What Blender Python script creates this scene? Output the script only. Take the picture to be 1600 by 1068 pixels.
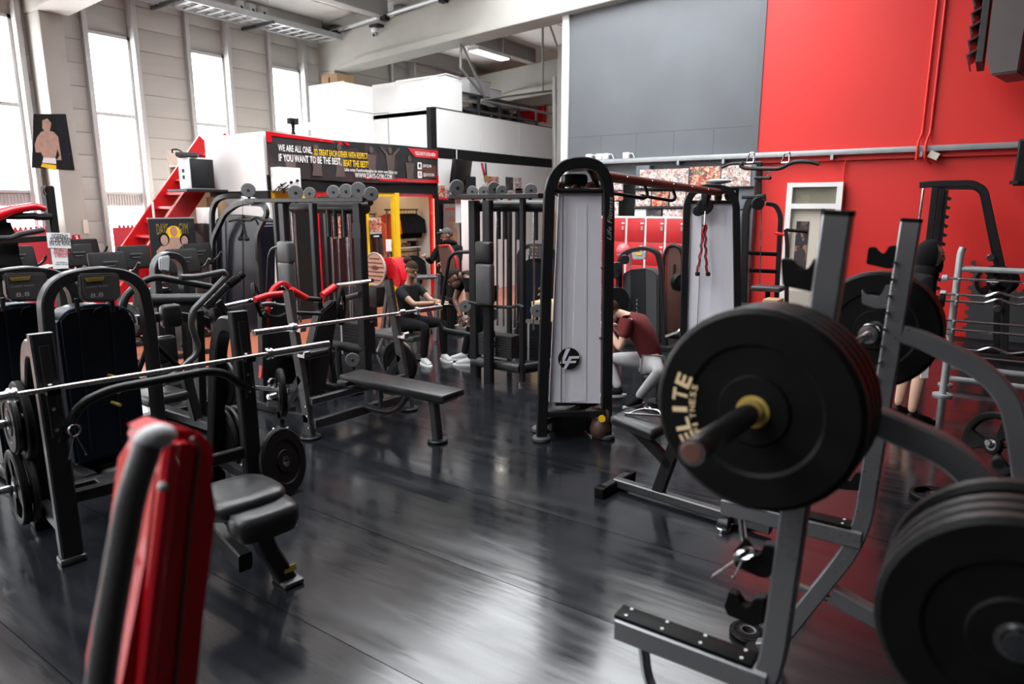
import bpy, bmesh, math, random
from mathutils import Vector as V, Matrix as MX, Quaternion
random.seed(7)
for o in list(bpy.data.objects): bpy.data.objects.remove(o)
SC = bpy.context.scene
COL = SC.collection
R = math.radians
# ------------------------------------------------------------------ camera, world, lights, exposure
F = 1067.0; CH = 1.9; TILT = R(11.24); YAW = R(34.9)
cd = bpy.data.cameras.new('camera'); cam = bpy.data.objects.new('camera', cd); COL.objects.link(cam)
cam.location = (0, 0, CH); cam.rotation_euler = (R(90) - TILT, 0, YAW)
cd.sensor_width = 36; cd.lens = F / 1600 * 36; cd.clip_start = 0.05; cd.clip_end = 200
cd.dof.use_dof = True; cd.dof.focus_distance = 5.6; cd.dof.aperture_fstop = 2.2
SC.camera = cam
SC.view_settings.view_transform = 'Standard'; SC.view_settings.look = 'None'
SC.view_settings.exposure = 0.28; SC.view_settings.gamma = 1.0; SC.view_settings.use_curve_mapping = False
W = bpy.data.worlds.new('world'); SC.world = W; W.use_nodes = True
W.node_tree.nodes['Background'].inputs[0].default_value = (0.86, 0.92, 1.0, 1)
W.node_tree.nodes['Background'].inputs[1].default_value = 1.0
WIN_E = 18.0      # daylight behind the frosted wall windows
SKY_E = 8.5      # daylight in the roof lights
LAMP_E = 14.0
FW = V((-math.sin(YAW) * math.cos(TILT), math.cos(YAW) * math.cos(TILT), -math.sin(TILT)))
RT = V((math.cos(YAW), math.sin(YAW), 0)); UP = RT.cross(FW); CAM = V((0, 0, CH))
def P(px, py, x=None, y=None, z=None):
    """point on a world plane x=, y= or z= seen at photo pixel (px, py)"""
    d = FW + RT * ((px - 800) / F) + UP * ((534 - py) / F)
    if x is not None: t = x / d.x
    elif y is not None: t = y / d.y
    else: t = (z - CH) / d.z
    return CAM + d * t
def tr(pts, **k): return [P(a, b, **k) for a, b in pts]
# ------------------------------------------------------------------ mesh helpers
def fillet(pts, r, n=4):
    pts = [V(p) for p in pts]
    if r <= 0 or len(pts) < 3: return pts
    out = [pts[0]]
    for i in range(1, len(pts) - 1):
        a, b, c = pts[i - 1], pts[i], pts[i + 1]
        u = (a - b); w = (c - b); lu, lw = u.length, w.length
        if lu < 1e-6 or lw < 1e-6: continue
        k = min(r, lu * .45, lw * .45); s = b + u / lu * k; e = b + w / lw * k
        for j in range(n + 1):
            t = j / n; out.append(s * (1 - t) ** 2 + b * 2 * t * (1 - t) + e * t * t)
    out.append(pts[-1]); return out
class B:
    def __init__(s): s.bm = bmesh.new()
    def ring(s, vs): return [s.bm.verts.new(v) for v in vs]
    def skin(s, rings, cap=True, closed=True):
        for a, b in zip(rings[:-1], rings[1:]):
            n = len(a)
            for i in range(n if closed else n - 1):
                try: s.bm.faces.new((a[i], a[(i + 1) % n], b[(i + 1) % n], b[i]))
                except ValueError: pass
        if cap:
            for r_ in (rings[0][::-1], rings[-1]):
                try: s.bm.faces.new(r_)
                except ValueError: pass
        return s
    def box(s, c, sz, rot=None, bev=0, seg=2):
        m = MX.Translation(V(c)) @ (rot.to_4x4() if rot else MX()) @ MX.Diagonal((sz[0], sz[1], sz[2], 1))
        g = bmesh.ops.create_cube(s.bm, size=1, matrix=m)
        if bev:
            es = {e for v in g['verts'] for e in v.link_edges}
            bmesh.ops.bevel(s.bm, geom=list(es), offset=bev, segments=seg, affect='EDGES', profile=0.5)
        return s
    def slab(s, lo, hi, bev=0):
        lo, hi = V(lo), V(hi); return s.box((lo + hi) / 2, [abs(a) for a in (hi - lo)], bev=bev)
    def frame(s, d, ref=None):
        d = d.normalized(); ref = V(ref) if ref else V((0, 0, 1))
        if abs(d.dot(ref)) > .98: ref = V((1, 0, 0)) if abs(d.x) < .9 else V((0, 1, 0))
        u = d.cross(ref).normalized(); return u, u.cross(d).normalized()
    def tube(s, pts, r, n=10, fil=0.06, seg=4, r2=None):
        pts = fillet(pts, fil, seg); rings = []; prev = None
        for i, p in enumerate(pts):
            t = (pts[min(i + 1, len(pts) - 1)] - pts[max(i - 1, 0)]).normalized()
            if prev is None: u, w = s.frame(t)
            else:
                u = (prev - t * prev.dot(t)).normalized(); w = t.cross(u)
            prev = u; w = t.cross(u)
            rr = r if r2 is None else r + (r2 - r) * i / (len(pts) - 1)
            rings.append(s.ring([p + (u * math.cos(a) + w * math.sin(a)) * rr for a in [2 * math.pi * k / n for k in range(n)]]))
        return s.skin(rings)
    def rod(s, a, b, r, n=12, r2=None): return s.tube([V(a), V(b)], r, n, 0, r2=r2)
    def flat(s, pts, side, w, h, fil=0.06, seg=4, c=0.12):
        """rectangular section along a path; w measured along `side`, h across it; c = corner chamfer fraction"""
        pts = fillet(pts, fil, seg); side = V(side).normalized(); rings = []
        for i, p in enumerate(pts):
            t = (pts[min(i + 1, len(pts) - 1)] - pts[max(i - 1, 0)]).normalized()
            sd = (side - t * side.dot(t)).normalized(); up = t.cross(sd); k = min(w, h) * c
            a, b = w / 2, h / 2
            rings.append(s.ring([p + sd * x + up * y for x, y in ((a, b - k), (a - k, b), (k - a, b), (-a, b - k), (-a, k - b), (k - a, -b), (a - k, -b), (a, k - b))]))
        return s.skin(rings)
    def lathe(s, prof, o, axis, n=24, cap=True):
        o = V(o); d = V(axis).normalized(); u, w = s.frame(d)
        rings = [s.ring([o + d * a + (u * math.cos(t) + w * math.sin(t)) * max(r_, 1e-4) for t in [2 * math.pi * k / n for k in range(n)]]) for r_, a in prof]
        return s.skin(rings, cap)
    def disc(s, o, axis, r, t, n=24, bev=0.0):
        b = min(bev, t * .45)
        return s.lathe([(r - b, -t / 2), (r, -t / 2 + b), (r, t / 2 - b), (r - b, t / 2)], o, axis, n)
    def torus(s, o, axis, Rr, r, n=24, m=8):
        o = V(o); d = V(axis).normalized(); u, w = s.frame(d); rings = []
        for k in range(n):
            t = 2 * math.pi * k / n; e = u * math.cos(t) + w * math.sin(t)
            rings.append(s.ring([o + e * (Rr + r * math.cos(q)) + d * r * math.sin(q) for q in [2 * math.pi * j / m for j in range(m)]]))
        rings.append(rings[0]); return s.skin(rings, False)
    def prism(s, poly, ext, bev=0):
        ext = V(ext); a = s.ring([V(p) for p in poly]); b = s.ring([V(p) + ext for p in poly])
        s.skin([a, b])
        if bev:
            es = {e for v in a + b for e in v.link_edges}
            bmesh.ops.bevel(s.bm, geom=list(es), offset=bev, segments=2, affect='EDGES')
        return s
    def face(s, poly):
        s.bm.faces.new(s.ring([V(p) for p in poly])); return s
    def ball(s, c, r, u=16, v=10, rot=None):
        r = (r, r, r) if isinstance(r, (int, float)) else r
        m = MX.Translation(V(c)) @ (rot.to_4x4() if rot else MX()) @ MX.Diagonal((r[0], r[1], r[2], 1))
        bmesh.ops.create_uvsphere(s.bm, u_segments=u, v_segments=v, radius=1, matrix=m); return s
OFF = {}
def finish(bm, name, mat, ang=0.6):
    bmesh.ops.recalc_face_normals(bm, faces=bm.faces)
    me = bpy.data.meshes.new(name); bm.to_mesh(me); bm.free()
    if mat is not None: me.materials.append(mat)
    me.polygons.foreach_set('use_smooth', [True] * len(me.polygons))
    me.set_sharp_from_angle(angle=ang); return me
def obj(name, b, mat, parent=None, label=None, kind=None, ang=0.6):
    me = finish(b.bm, name, mat, ang); o = bpy.data.objects.new(name, me); COL.objects.link(o)
    if parent is not None:
        off = OFF.get(parent.name, V((0, 0, 0))); me.transform(MX.Translation(-off)); o.parent = parent; OFF[o.name] = off
    if label: o['label'] = label
    if kind: o['kind'] = kind
    return o
def tag(o, label, cat, group=None):
    o['label'] = label; o['category'] = cat
    if group: o['group'] = group
    return o
def thing(name, label, cat, loc=(0, 0, 0), group=None):
    o = bpy.data.objects.new(name, None); COL.objects.link(o); o.location = loc; o.empty_display_size = .1
    OFF[o.name] = V(loc); return tag(o, label, cat, group)
def single(name, b, mat, label, cat, group=None):
    """a thing that is one mesh: origin at its base centre"""
    vs = [v.co for v in b.bm.verts]
    lo = V([min(v[i] for v in vs) for i in range(3)]); hi = V([max(v[i] for v in vs) for i in range(3)])
    c = V(((lo.x + hi.x) / 2, (lo.y + hi.y) / 2, lo.z)); bmesh.ops.translate(b.bm, vec=-c, verts=b.bm.verts)
    o = obj(name, b, mat); o.location = c; OFF[o.name] = c; return tag(o, label, cat, group)
def struct(name, b, mat, label=None):
    o = obj(name, b, mat); o['kind'] = 'structure'; OFF[o.name] = V((0, 0, 0))
    o['label'] = label or name.replace('_', ' '); return o
def inst(src, name, parent, loc, rot=None):
    o = bpy.data.objects.new(name, src); COL.objects.link(o); o.parent = parent
    o.location = V(loc) - OFF.get(parent.name, V((0, 0, 0)))
    if rot: o.rotation_euler = rot
    return o
def dup(root, loc, rz=None, label=None, group=None, sc=None):
    def cp(o, par):
        c = o.copy(); COL.objects.link(c); c.parent = par
        for ch in o.children: cp(ch, c)
        return c
    r = cp(root, None); r.location = loc
    if rz is not None: r.rotation_euler = (0, 0, rz)
    if sc: r.scale = (sc,) * 3
    if label: r['label'] = label
    if group: r['group'] = group
    return r
# ------------------------------------------------------------------ materials
def mat(name, c, rough=.5, metal=0, var=.12, scale=6, bump=0, bscale=80, coat=0, spec=.5, rvar=.12, stretch=None):
    m = bpy.data.materials.new(name); m.use_nodes = True; nt = m.node_tree; n = nt.nodes; l = nt.links
    bs = n['Principled BSDF']; bs.inputs['Metallic'].default_value = metal; bs.inputs['Coat Weight'].default_value = coat
    bs.inputs['Specular IOR Level'].default_value = spec
    tc = n.new('ShaderNodeTexCoord'); mp = n.new('ShaderNodeMapping'); l.new(tc.outputs['Object'], mp.inputs[0])
    if stretch: mp.inputs['Scale'].default_value = stretch
    nz = n.new('ShaderNodeTexNoise'); nz.inputs['Scale'].default_value = scale; nz.inputs['Detail'].default_value = 5
    l.new(mp.outputs[0], nz.inputs['Vector'])
    mx = n.new('ShaderNodeMix'); mx.data_type = 'RGBA'
    mx.inputs[6].default_value = [x * (1 - var) for x in c] + [1]; mx.inputs[7].default_value = [min(1, x * (1 + var)) for x in c] + [1]
    l.new(nz.outputs['Fac'], mx.inputs[0]); l.new(mx.outputs[2], bs.inputs['Base Color'])
    mr = n.new('ShaderNodeMapRange'); mr.inputs[3].default_value = max(.02, rough - rvar); mr.inputs[4].default_value = min(1, rough + rvar)
    l.new(nz.outputs['Fac'], mr.inputs[0]); l.new(mr.outputs[0], bs.inputs['Roughness'])
    if bump:
        n2 = n.new('ShaderNodeTexNoise'); n2.inputs['Scale'].default_value = bscale; l.new(mp.outputs[0], n2.inputs['Vector'])
        bp = n.new('ShaderNodeBump'); bp.inputs['Strength'].default_value = bump; bp.inputs['Distance'].default_value = .004
        l.new(n2.outputs['Fac'], bp.inputs['Height']); l.new(bp.outputs[0], bs.inputs['Normal'])
    return m
def emit(name, c, e):
    m = bpy.data.materials.new(name); m.use_nodes = True; nt = m.node_tree; nt.nodes.clear()
    em = nt.nodes.new('ShaderNodeEmission'); em.inputs[0].default_value = (*c, 1); em.inputs[1].default_value = e
    nz = nt.nodes.new('ShaderNodeTexNoise'); nz.inputs['Scale'].default_value = .8
    mr = nt.nodes.new('ShaderNodeMapRange'); mr.inputs[3].default_value = e * .9; mr.inputs[4].default_value = e * 1.1
    nt.links.new(nz.outputs['Fac'], mr.inputs[0]); nt.links.new(mr.outputs[0], em.inputs[1])
    o = nt.nodes.new('ShaderNodeOutputMaterial'); nt.links.new(em.outputs[0], o.inputs[0]); return m
def collage(name, cols, scale=14, rough=.4):
    """printed photograph: patches of several inks"""
    m = bpy.data.materials.new(name); m.use_nodes = True; nt = m.node_tree; n = nt.nodes; l = nt.links
    bs = n['Principled BSDF']; bs.inputs['Roughness'].default_value = rough
    tc = n.new('ShaderNodeTexCoord'); nz = n.new('ShaderNodeTexNoise'); nz.inputs['Scale'].default_value = scale * .6; nz.inputs['Detail'].default_value = 3
    l.new(tc.outputs['Object'], nz.inputs['Vector'])
    vo = n.new('ShaderNodeTexVoronoi'); vo.inputs['Scale'].default_value = scale
    ad = n.new('ShaderNodeMixRGB'); ad.blend_type = 'ADD'; ad.inputs[0].default_value = .25
    l.new(tc.outputs['Object'], ad.inputs[1]); l.new(nz.outputs['Color'], ad.inputs[2]); l.new(ad.outputs[0], vo.inputs['Vector'])
    sp = n.new('ShaderNodeSeparateColor'); l.new(vo.outputs['Color'], sp.inputs[0])
    cr = n.new('ShaderNodeValToRGB'); cr.color_ramp.interpolation = 'CONSTANT'; e = cr.color_ramp.elements
    while len(e) < len(cols): e.new(.5)
    for i, c in enumerate(cols): e[i].position = i / len(cols); e[i].color = (*c, 1)
    l.new(sp.outputs[0], cr.inputs[0]); l.new(cr.outputs[0], bs.inputs['Base Color']); return m
M = {}
M['blk'] = mat('black_powder_coat', (.009, .009, .01), .38, 0, .25, 8, .05, 300, spec=.3)
M['blk2'] = mat('satin_charcoal_coat', (.011, .011, .0125), .38, 0, .2, 6, .04, 300, spec=.3)
M['dark'] = mat('dark_plastic', (.011, .0115, .013), .45, 0, .2, 5, spec=.35)
M['navy'] = mat('smoked_blue_shroud', (.005, .008, .014), .36, 0, .25, 3, spec=.25)
M['vinyl'] = mat('black_vinyl', (.011, .011, .012), .36, 0, .2, 9, .12, 90, spec=.4)
M['gvinyl'] = mat('grey_vinyl', (.05, .05, .052), .42, 0, .15, 9, .25, 90)
M['rub'] = mat('black_rubber', (.004, .004, .004), .5, 0, .3, 12, .1, 60, spec=.08)
M['rubedge'] = mat('scuffed_rubber_edge', (.012, .011, .011), .4, 0, .4, 14, .2, 50, spec=.35)
M['steel'] = mat('grey_painted_steel', (.17, .17, .178), .3, .7, .16, 5, .05, 120)
M['gun'] = mat('gunmetal_tube', (.07, .07, .072), .3, .6, .2, 6)
M['chrome'] = mat('chrome', (.62, .62, .63), .17, 1, .1, 20, rvar=.08)
M['worn'] = mat('worn_bar_steel', (.42, .39, .37), .28, 1, .2, 20)
M['red'] = mat('red_paint', (.52, .008, .012), .33, 0, .12, 4)
M['redplastic'] = mat('red_gloss_plastic', (.5, .004, .012), .24, 0, .1, 3, coat=.3)
M['redmat'] = mat('red_foam_mat', (.5, .03, .05), .75, 0, .12, 6, .2, 120)
M['greymat'] = mat('grey_foam_mat', (.045, .045, .048), .75, 0, .15, 6, .2, 120)
M['white'] = mat('white_board', (.78, .77, .76), .5, 0, .04, 3)
M['whitepl'] = mat('white_plastic', (.72, .72, .73), .4, 0, .05, 3)
M['paper'] = mat('paper', (.8, .8, .82), .7, 0, .03, 4)
M['lilac'] = mat('pale_tower_panel', (.82, .79, .86), .4, 0, .05, 2.5)
M['conc'] = mat('painted_concrete', (.37, .365, .335), .75, 0, .12, 2.2, .25, 40)
M['siding'] = mat('white_grey_siding', (.43, .415, .395), .55, 0, .06, 2, .06, 60, stretch=(1, .3, 8))
M['alu'] = mat('window_aluminium', (.5, .5, .5), .45, .3, .08, 4)
M['roof'] = mat('roof_sheet_underside', (.84, .82, .79), .7, 0, .06, 1.5)
M['purlin'] = mat('grey_purlin_steel', (.3, .29, .28), .55, .1, .12, 3)
M['galv'] = mat('galvanised_steel', (.4, .42, .43), .45, .5, .18, 9)
M['cream'] = mat('cream_wall', (.62, .56, .48), .7, 0, .06, 2)
M['black'] = mat('matt_black_board', (.009, .009, .009), .6, 0, .2, 4, spec=.18)
M['yellow'] = mat('yellow_paint', (.8, .5, .01), .4, 0, .08, 4)
M['gold'] = mat('gold_badge', (.36, .25, .05), .4, .3, .15, 8)
M['cardbd'] = mat('brown_cardboard', (.3, .19, .1), .8, 0, .12, 5)
M['wood'] = mat('pale_plywood', (.52, .34, .18), .55, 0, .15, 3, stretch=(1, 6, 6))
M['wgrey'] = mat('grey_partition_paint', (.115, .125, .138), .4, 0, .32, .7, .06, 30, rvar=.16)
M['wred'] = mat('red_wall_paint', (.66, .02, .015), .5, 0, .07, 1.1, .06, 30)
M['steelgrey'] = mat('dark_grey_column_paint', (.1, .11, .125), .45, 0, .12, 3)
M['locker'] = mat('red_locker_steel', (.56, .025, .03), .4, 0, .06, 2)
M['screen'] = mat('dark_screen', (.008, .008, .01), .12, 0, .1, 3)
M['lcd'] = mat('console_face', (.05, .045, .045), .35, 0, .15, 8)
M['skinlight'] = mat('light_skin', (.55, .33, .24), .5, 0, .1, 14)
M['skinbrown'] = mat('brown_skin', (.3, .15, .09), .45, 0, .12, 14)
M['skindark'] = mat('dark_brown_skin', (.14, .07, .045), .45, 0, .12, 14)
M['hair'] = mat('black_hair', (.008, .006, .005), .75, 0, .4, 60, .4, 200, spec=.12)
M['hairbr'] = mat('brown_hair', (.03, .016, .01), .75, 0, .4, 60, .4, 200, spec=.12)
M['cloth'] = mat('black_fabric', (.009, .009, .01), .9, 0, .3, 30, .3, 200, spec=.1)
M['cloth2'] = mat('charcoal_fabric', (.018, .018, .02), .9, 0, .3, 30, .3, 200, spec=.12)
M['redcloth'] = mat('dark_red_fabric', (.12, .009, .01), .9, 0, .2, 30, .3, 200)
M['greycloth'] = mat('light_grey_fabric', (.36, .35, .36), .85, 0, .12, 30, .3, 200)
M['shoe'] = mat('white_shoe_mesh', (.42, .42, .42), .6, 0, .12, 60, .3, 120)
M['print'] = mat('cream_print', (.6, .45, .26), .6, 0, .12, 12)
M['wheel'] = mat('grey_pulley_plastic', (.1, .1, .102), .5, 0, .12, 8)
M['ltgrey'] = mat('light_grey_plastic', (.35, .36, .37), .4, 0, .08, 5)
M['orange'] = mat('orange_fabric', (.6, .08, .02), .8, 0, .2, 12)
M['brown'] = mat('brown_leatherette', (.09, .035, .025), .5, 0, .25, 8)
M['tan'] = mat('tan_footplate', (.52, .25, .18), .6, 0, .1, 6)
M['kettle'] = mat('rusty_iron', (.07, .035, .025), .6, .3, .4, 20, .3, 60)
M['win'] = emit('bright_frosted_window', (.97, .985, 1.0), WIN_E)
M['sky'] = emit('roof_light_sheet', (.95, .98, 1.0), SKY_E)
M['lamp'] = emit('fluorescent_tube', (1, .93, .82), LAMP_E)
M['shoplamp'] = emit('shop_lamp', (1, .74, .45), 20)
M['neon'] = emit('red_neon', (1, .12, .07), 5)
M['ph1'] = collage('pale_photo_print', [(.75, .7, .66), (.6, .45, .38), (.3, .18, .14), (.7, .62, .55), (.2, .22, .3), (.62, .3, .25)], 24)
M['ph2'] = collage('colour_photo_print', [(.5, .1, .05), (.6, .35, .2), (.05, .05, .06), (.65, .5, .4), (.4, .06, .05), (.2, .15, .12)], 20)
M['ph3'] = collage('dark_photo_print', [(.02, .02, .022), (.3, .16, .1), (.05, .04, .04), (.12, .08, .06), (.03, .03, .04)], 8)
M['shopstuff'] = collage('mixed_clothes', [(.25, .15, .08), (.45, .28, .12), (.05, .05, .05), (.35, .1, .05), (.2, .18, .15)], 7, .8)
FONTS = {}
def text(s, o, right, up, h, mat_, parent, width=None, align='LEFT', name='lettering', ext=.0008, shear=0, bold=0):
    cu = bpy.data.curves.new('t', 'FONT'); cu.body = s; cu.size = 1; cu.extrude = 0; cu.resolution_u = 2; cu.shear = shear; cu.offset = bold
    ob = bpy.data.objects.new('t', cu); COL.objects.link(ob); dg = bpy.context.evaluated_depsgraph_get(); dg.update()
    me = bpy.data.meshes.new_from_object(ob.evaluated_get(dg)); bpy.data.objects.remove(ob); me.name = name
    xs = [v.co.x for v in me.vertices]; w0, w1 = min(xs), max(xs); ch = .7
    sy = h / ch; sx = (width / (w1 - w0)) if width else sy
    sh = {'LEFT': 0, 'CENTER': .5, 'RIGHT': 1}[align] * (w1 - w0)
    r, u = V(right).normalized(), V(up).normalized(); n = r.cross(u); off = OFF.get(parent.name, V((0, 0, 0)))
    for v in me.vertices: v.co = V(o) + r * ((v.co.x - w0 - sh) * sx) + u * (v.co.y * sy) + n * ext - off
    me.materials.clear(); me.materials.append(mat_)
    t = bpy.data.objects.new(name, me); COL.objects.link(t); t.parent = parent; return t
def poly2(pts, o, right, up, mat_, parent, name='print', ext=.0006):
    r, u = V(right).normalized(), V(up).normalized(); n = r.cross(u)
    b = B(); b.face([V(o) + r * x + u * y + n * ext for x, y in pts]); return obj(name, b, mat_, parent)
def ell(cx, cy, rx, ry, a=0, n=18):
    return [(cx + rx * math.cos(t) * math.cos(a) - ry * math.sin(t) * math.sin(a), cy + rx * math.cos(t) * math.sin(a) + ry * math.sin(t) * math.cos(a)) for t in [2 * math.pi * k / n for k in range(n)]]
# ================================================================== STRUCTURE
def floor_mat():
    m = bpy.data.materials.new('black_scuffed_floor'); m.use_nodes = True; nt = m.node_tree; n = nt.nodes; l = nt.links
    bs = n['Principled BSDF']; tc = n.new('ShaderNodeTexCoord')
    mp = n.new('ShaderNodeMapping'); mp.inputs['Scale'].default_value = (.8, 6, 1); l.new(tc.outputs['Object'], mp.inputs[0])
    a = n.new('ShaderNodeTexNoise'); a.inputs['Scale'].default_value = 1.6; a.inputs['Detail'].default_value = 6; l.new(mp.outputs[0], a.inputs['Vector'])
    b = n.new('ShaderNodeTexNoise'); b.inputs['Scale'].default_value = 1.1; b.inputs['Detail'].default_value = 5; l.new(tc.outputs['Object'], b.inputs['Vector'])
    mu = n.new('ShaderNodeMath'); mu.operation = 'MULTIPLY'; l.new(a.outputs['Fac'], mu.inputs[0]); l.new(b.outputs['Fac'], mu.inputs[1])
    cr = n.new('ShaderNodeValToRGB'); cr.color_ramp.elements[0].position = .1; cr.color_ramp.elements[0].color = (.004, .0045, .006, 1)
    cr.color_ramp.elements[1].position = .55; cr.color_ramp.elements[1].color = (.014, .015, .018, 1); l.new(mu.outputs[0], cr.inputs[0])
    l.new(cr.outputs[0], bs.inputs['Base Color'])
    mr = n.new('ShaderNodeMapRange'); mr.inputs[1].default_value = .1; mr.inputs[2].default_value = .5; mr.inputs[3].default_value = .07; mr.inputs[4].default_value = .3
    l.new(mu.outputs[0], mr.inputs[0]); l.new(mr.outputs[0], bs.inputs['Roughness'])
    c = n.new('ShaderNodeTexNoise'); c.inputs['Scale'].default_value = 3; mp2 = n.new('ShaderNodeMapping'); mp2.inputs['Scale'].default_value = (1, 7, 1)
    l.new(tc.outputs['Object'], mp2.inputs[0]); l.new(mp2.outputs[0], c.inputs['Vector'])
    bp = n.new('ShaderNodeBump'); bp.inputs['Strength'].default_value = .06; bp.inputs['Distance'].default_value = .01
    l.new(c.outputs['Fac'], bp.inputs['Height']); l.new(bp.outputs[0], bs.inputs['Normal'])
    bs.inputs['Specular IOR Level'].default_value = .6
    return m
M['floor'] = floor_mat()
M['rust'] = mat('terracotta_floor', (.36, .11, .06), .3, 0, .06, 3, rvar=.03)
XL, YP, XS = -14.0, 12.0, -9.5         # window wall, partition, shop front
fl = struct('floor', B().slab((-15, -11, -.3), (8, 26, -.012)), M['black'], 'dark sub-floor under the floor sheets')
y = -4.6; yy = [1.8 + .812 * k for k in range(-15, 13)]
sm = None
for a, b_ in zip(yy[:-1], yy[1:]):
    if sm is None:
        bb = B().slab((-7.6, .002, -.012), (7.9, b_ - a - .002, 0)); sm = finish(bb.bm, 'floor_strip', M['floor'])
    inst(sm, 'floor_strip', fl, (0, a, 0))
obj('floor_field', B().slab((-14, -10.9, -.012), (-7.606, 26, -.001)), M['rust'], fl, 'terracotta red floor by the windows')
# --- window wall
wl = struct('wall_left', B().slab((-14.5, -11, 0), (-14.25, 26, 6.3)), M['siding'], 'white ribbed wall behind the tall windows')
wins = [(4.5, 5.32), (6.48, 7.29), (8.45, 9.28), (10.4, 11.28)]
segs = []; e = -10.9
allw = [(-9.2, -8.38), (-7.25, -6.43), (-5.3, -4.48), (-3.35, -2.53), (-1.4, -.58), (.55, 1.37), (2.5, 3.35)] + wins + [(14.3, 15.1), (16.3, 17.1)]
for a, b_ in allw: segs.append((e, a)); e = b_
segs.append((e, 22.0))
ph = .405
for a, b_ in segs:
    w_ = b_ - a
    for k in range(15):
        obj('siding_panel', B().slab((-14.24, a, k * ph + .003), (-14.0, b_, (k + 1) * ph - .003), .005), M['siding'], wl)
for i, (a, b_) in enumerate(allw):
    top = 5.02 if b_ < 12 else 4.6
    for z0, z1 in ((0, .7), (top + .06, 6.08)):
        n_ = max(1, round((z1 - z0) / ph))
        for k in range(n_):
            obj('siding_panel', B().slab((-14.24, a, z0 + (z1 - z0) * k / n_ + .004), (-14.12, b_, z0 + (z1 - z0) * (k + 1) / n_ - .004), .006), M['siding'], wl)
    w = struct('window_%d' % (i + 1), B().slab((-14.2, a + .03, .72), (-14.18, b_ - .03, top)), M['win'], 'tall frosted window in the ribbed wall')
    fr = B()
    fr.slab((-14.22, a, .7), (-14.06, a + .055, top + .06)).slab((-14.22, b_ - .055, .7), (-14.06, b_, top + .06))
    fr.slab((-14.22, a, top), (-14.06, b_, top + .06)).slab((-14.22, a, .68), (-14.02, b_, .74))
    obj('window_frame', fr, M['alu'], w)
    obj('transom', B().slab((-14.2, a, 3.58), (-14.08, b_, 3.65)), M['alu'], w)
    obj('transom', B().slab((-14.2, a, 2.13), (-14.08, b_, 2.18)), M['alu'], w)
    g = B().slab((-14.19, a + .05, 1.9), (-14.12, b_ - .05, 2.13))
    for k in range(14):
        q = a + .08 + k * (b_ - a - .16) / 13; g.slab((-14.12, q - .008, 1.92), (-14.1, q + .008, 2.11))
    obj('vent_grille', g, M['alu'], w)
    for yy_ in (a - .05, b_ + .05):
        obj('mullion_post', B().slab((-14.06, yy_ - .045, 0), (-13.9, yy_ + .045, 6.08), .006), M['alu'], wl)
# portal columns and rafters
def portal(yc, n_, hw=.22):
    c = struct('trim_%d' % n_, B().slab((-14.0, yc - hw, 0), (-13.42, yc + hw, 5.1), .02), M['conc'], 'concrete portal column on the window wall')
    sl = .045
    poly = [(-14.0, yc - .2, 5.1), (-13.4, yc - .2, 5.1), (5, yc - .2, 5.1 + 18.4 * .052), (5, yc - .2, 5.9 + 18.4 * .062), (-14, yc - .2, 5.86)]
    obj('rafter', B().prism(poly, (0, .4, 0), .015), M['conc'], c)
    flg = [(-13.4, yc - .28, 5.09), (5, yc - .28, 5.09 + 18.4 * .052), (5, yc - .28, 5.24 + 18.4 * .052), (-12.2, yc - .28, 5.24 + 1.2 * .052)]
    obj('rafter_flange', B().prism(flg, (0, .56, 0), .01), M['conc'], c)
    return c
portal(5.68, 1, .185); portal(12.0, 2); portal(18.0, 3); portal(-.32, 4); portal(-6.3, 12)
def roofz(x): return 5.98 + (x + 14) * .066
# ceiling: sheets with roof lights between the purlins
ceil = struct('ceiling', B().prism([(-14.5, -11, 6.3), (8, -11, 6.3 + 22.5 * .066), (8, -11, 6.5 + 22.5 * .066), (-14.5, -11, 6.5)], (0, 37, 0)), M['roof'], 'sloping white sheet roof')
sheet = {}
bays = [(-10.9, -6.0), (-5.98, -.02), (.02, 6.0), (6.04, 11.98), (12.02, 18), (18, 26)]
for (a, b_) in bays:
    x = -14.3
    while x < 7.5:
        x2 = x + 1.48
        light = (-8.6 < x < -3.6) and b_ < 12.5
        key = (round(b_ - a, 2), light)
        bb = B().prism([(x, a, roofz(x) + .27), (x2 - .03, a, roofz(x2 - .03) + .27), (x2 - .03, a, roofz(x2 - .03) + .29), (x, a, roofz(x) + .29)], (0, b_ - a, 0))
        o = obj('roof_light_sheet' if light else 'roof_sheet', bb, M['sky'] if light else M['roof'], ceil, 'translucent roof light' if light else None)
        x = x2
for x in [-13.9, -11.7, -8.75, -5.8, -2.8, .2, 3.2, 6]:
    for (a, b_) in bays[1:5]:
        obj('purlin', B().slab((x - .13, a + .2, roofz(x) - .12), (x + .13, b_ - .2, roofz(x) + .26), .01), M['purlin'], ceil)
# --- partition (grey board, red wall)
pr = struct('wall_right', B().slab((-3.35, YP, 0), (8, YP + .2, 7.6)), M['wred'], 'bright red painted wall')
# door opening is modelled as a frame in front of a lit niche
obj('wall_step', B().slab((-3.4, YP - .05, 2.62), (8, YP, 7.4)), M['wred'], pr, 'upper red wall face')
bx_ = struct('wall_back', B().slab((-7.0, YP - .03, 2.62), (-3.4, YP + .12, 5.62)), M['wgrey'], 'large dark grey painted board high on the wall')
for k in range(5):
    obj('board_panel', B().slab((-7.0 + k * .72 + .002, YP - .055, 2.66), (-7.0 + (k + 1) * .72 - .002, YP - .03, 3.2)), M['wgrey'], bx_)
obj('board_panel', B().slab((-7.0, YP - .05, 3.204), (-3.4, YP - .03, 5.62)), M['wgrey'], bx_)
obj('white_edge', B().slab((-7.14, YP - .1, 0), (-7.0, YP + .15, 5.62), .004), M['whitepl'], bx_)
obj('beam_casing', B().slab((-7.0, YP - .1, 5.63), (-3.4, YP + .3, 6.4)), M['white'], bx_)
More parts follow.
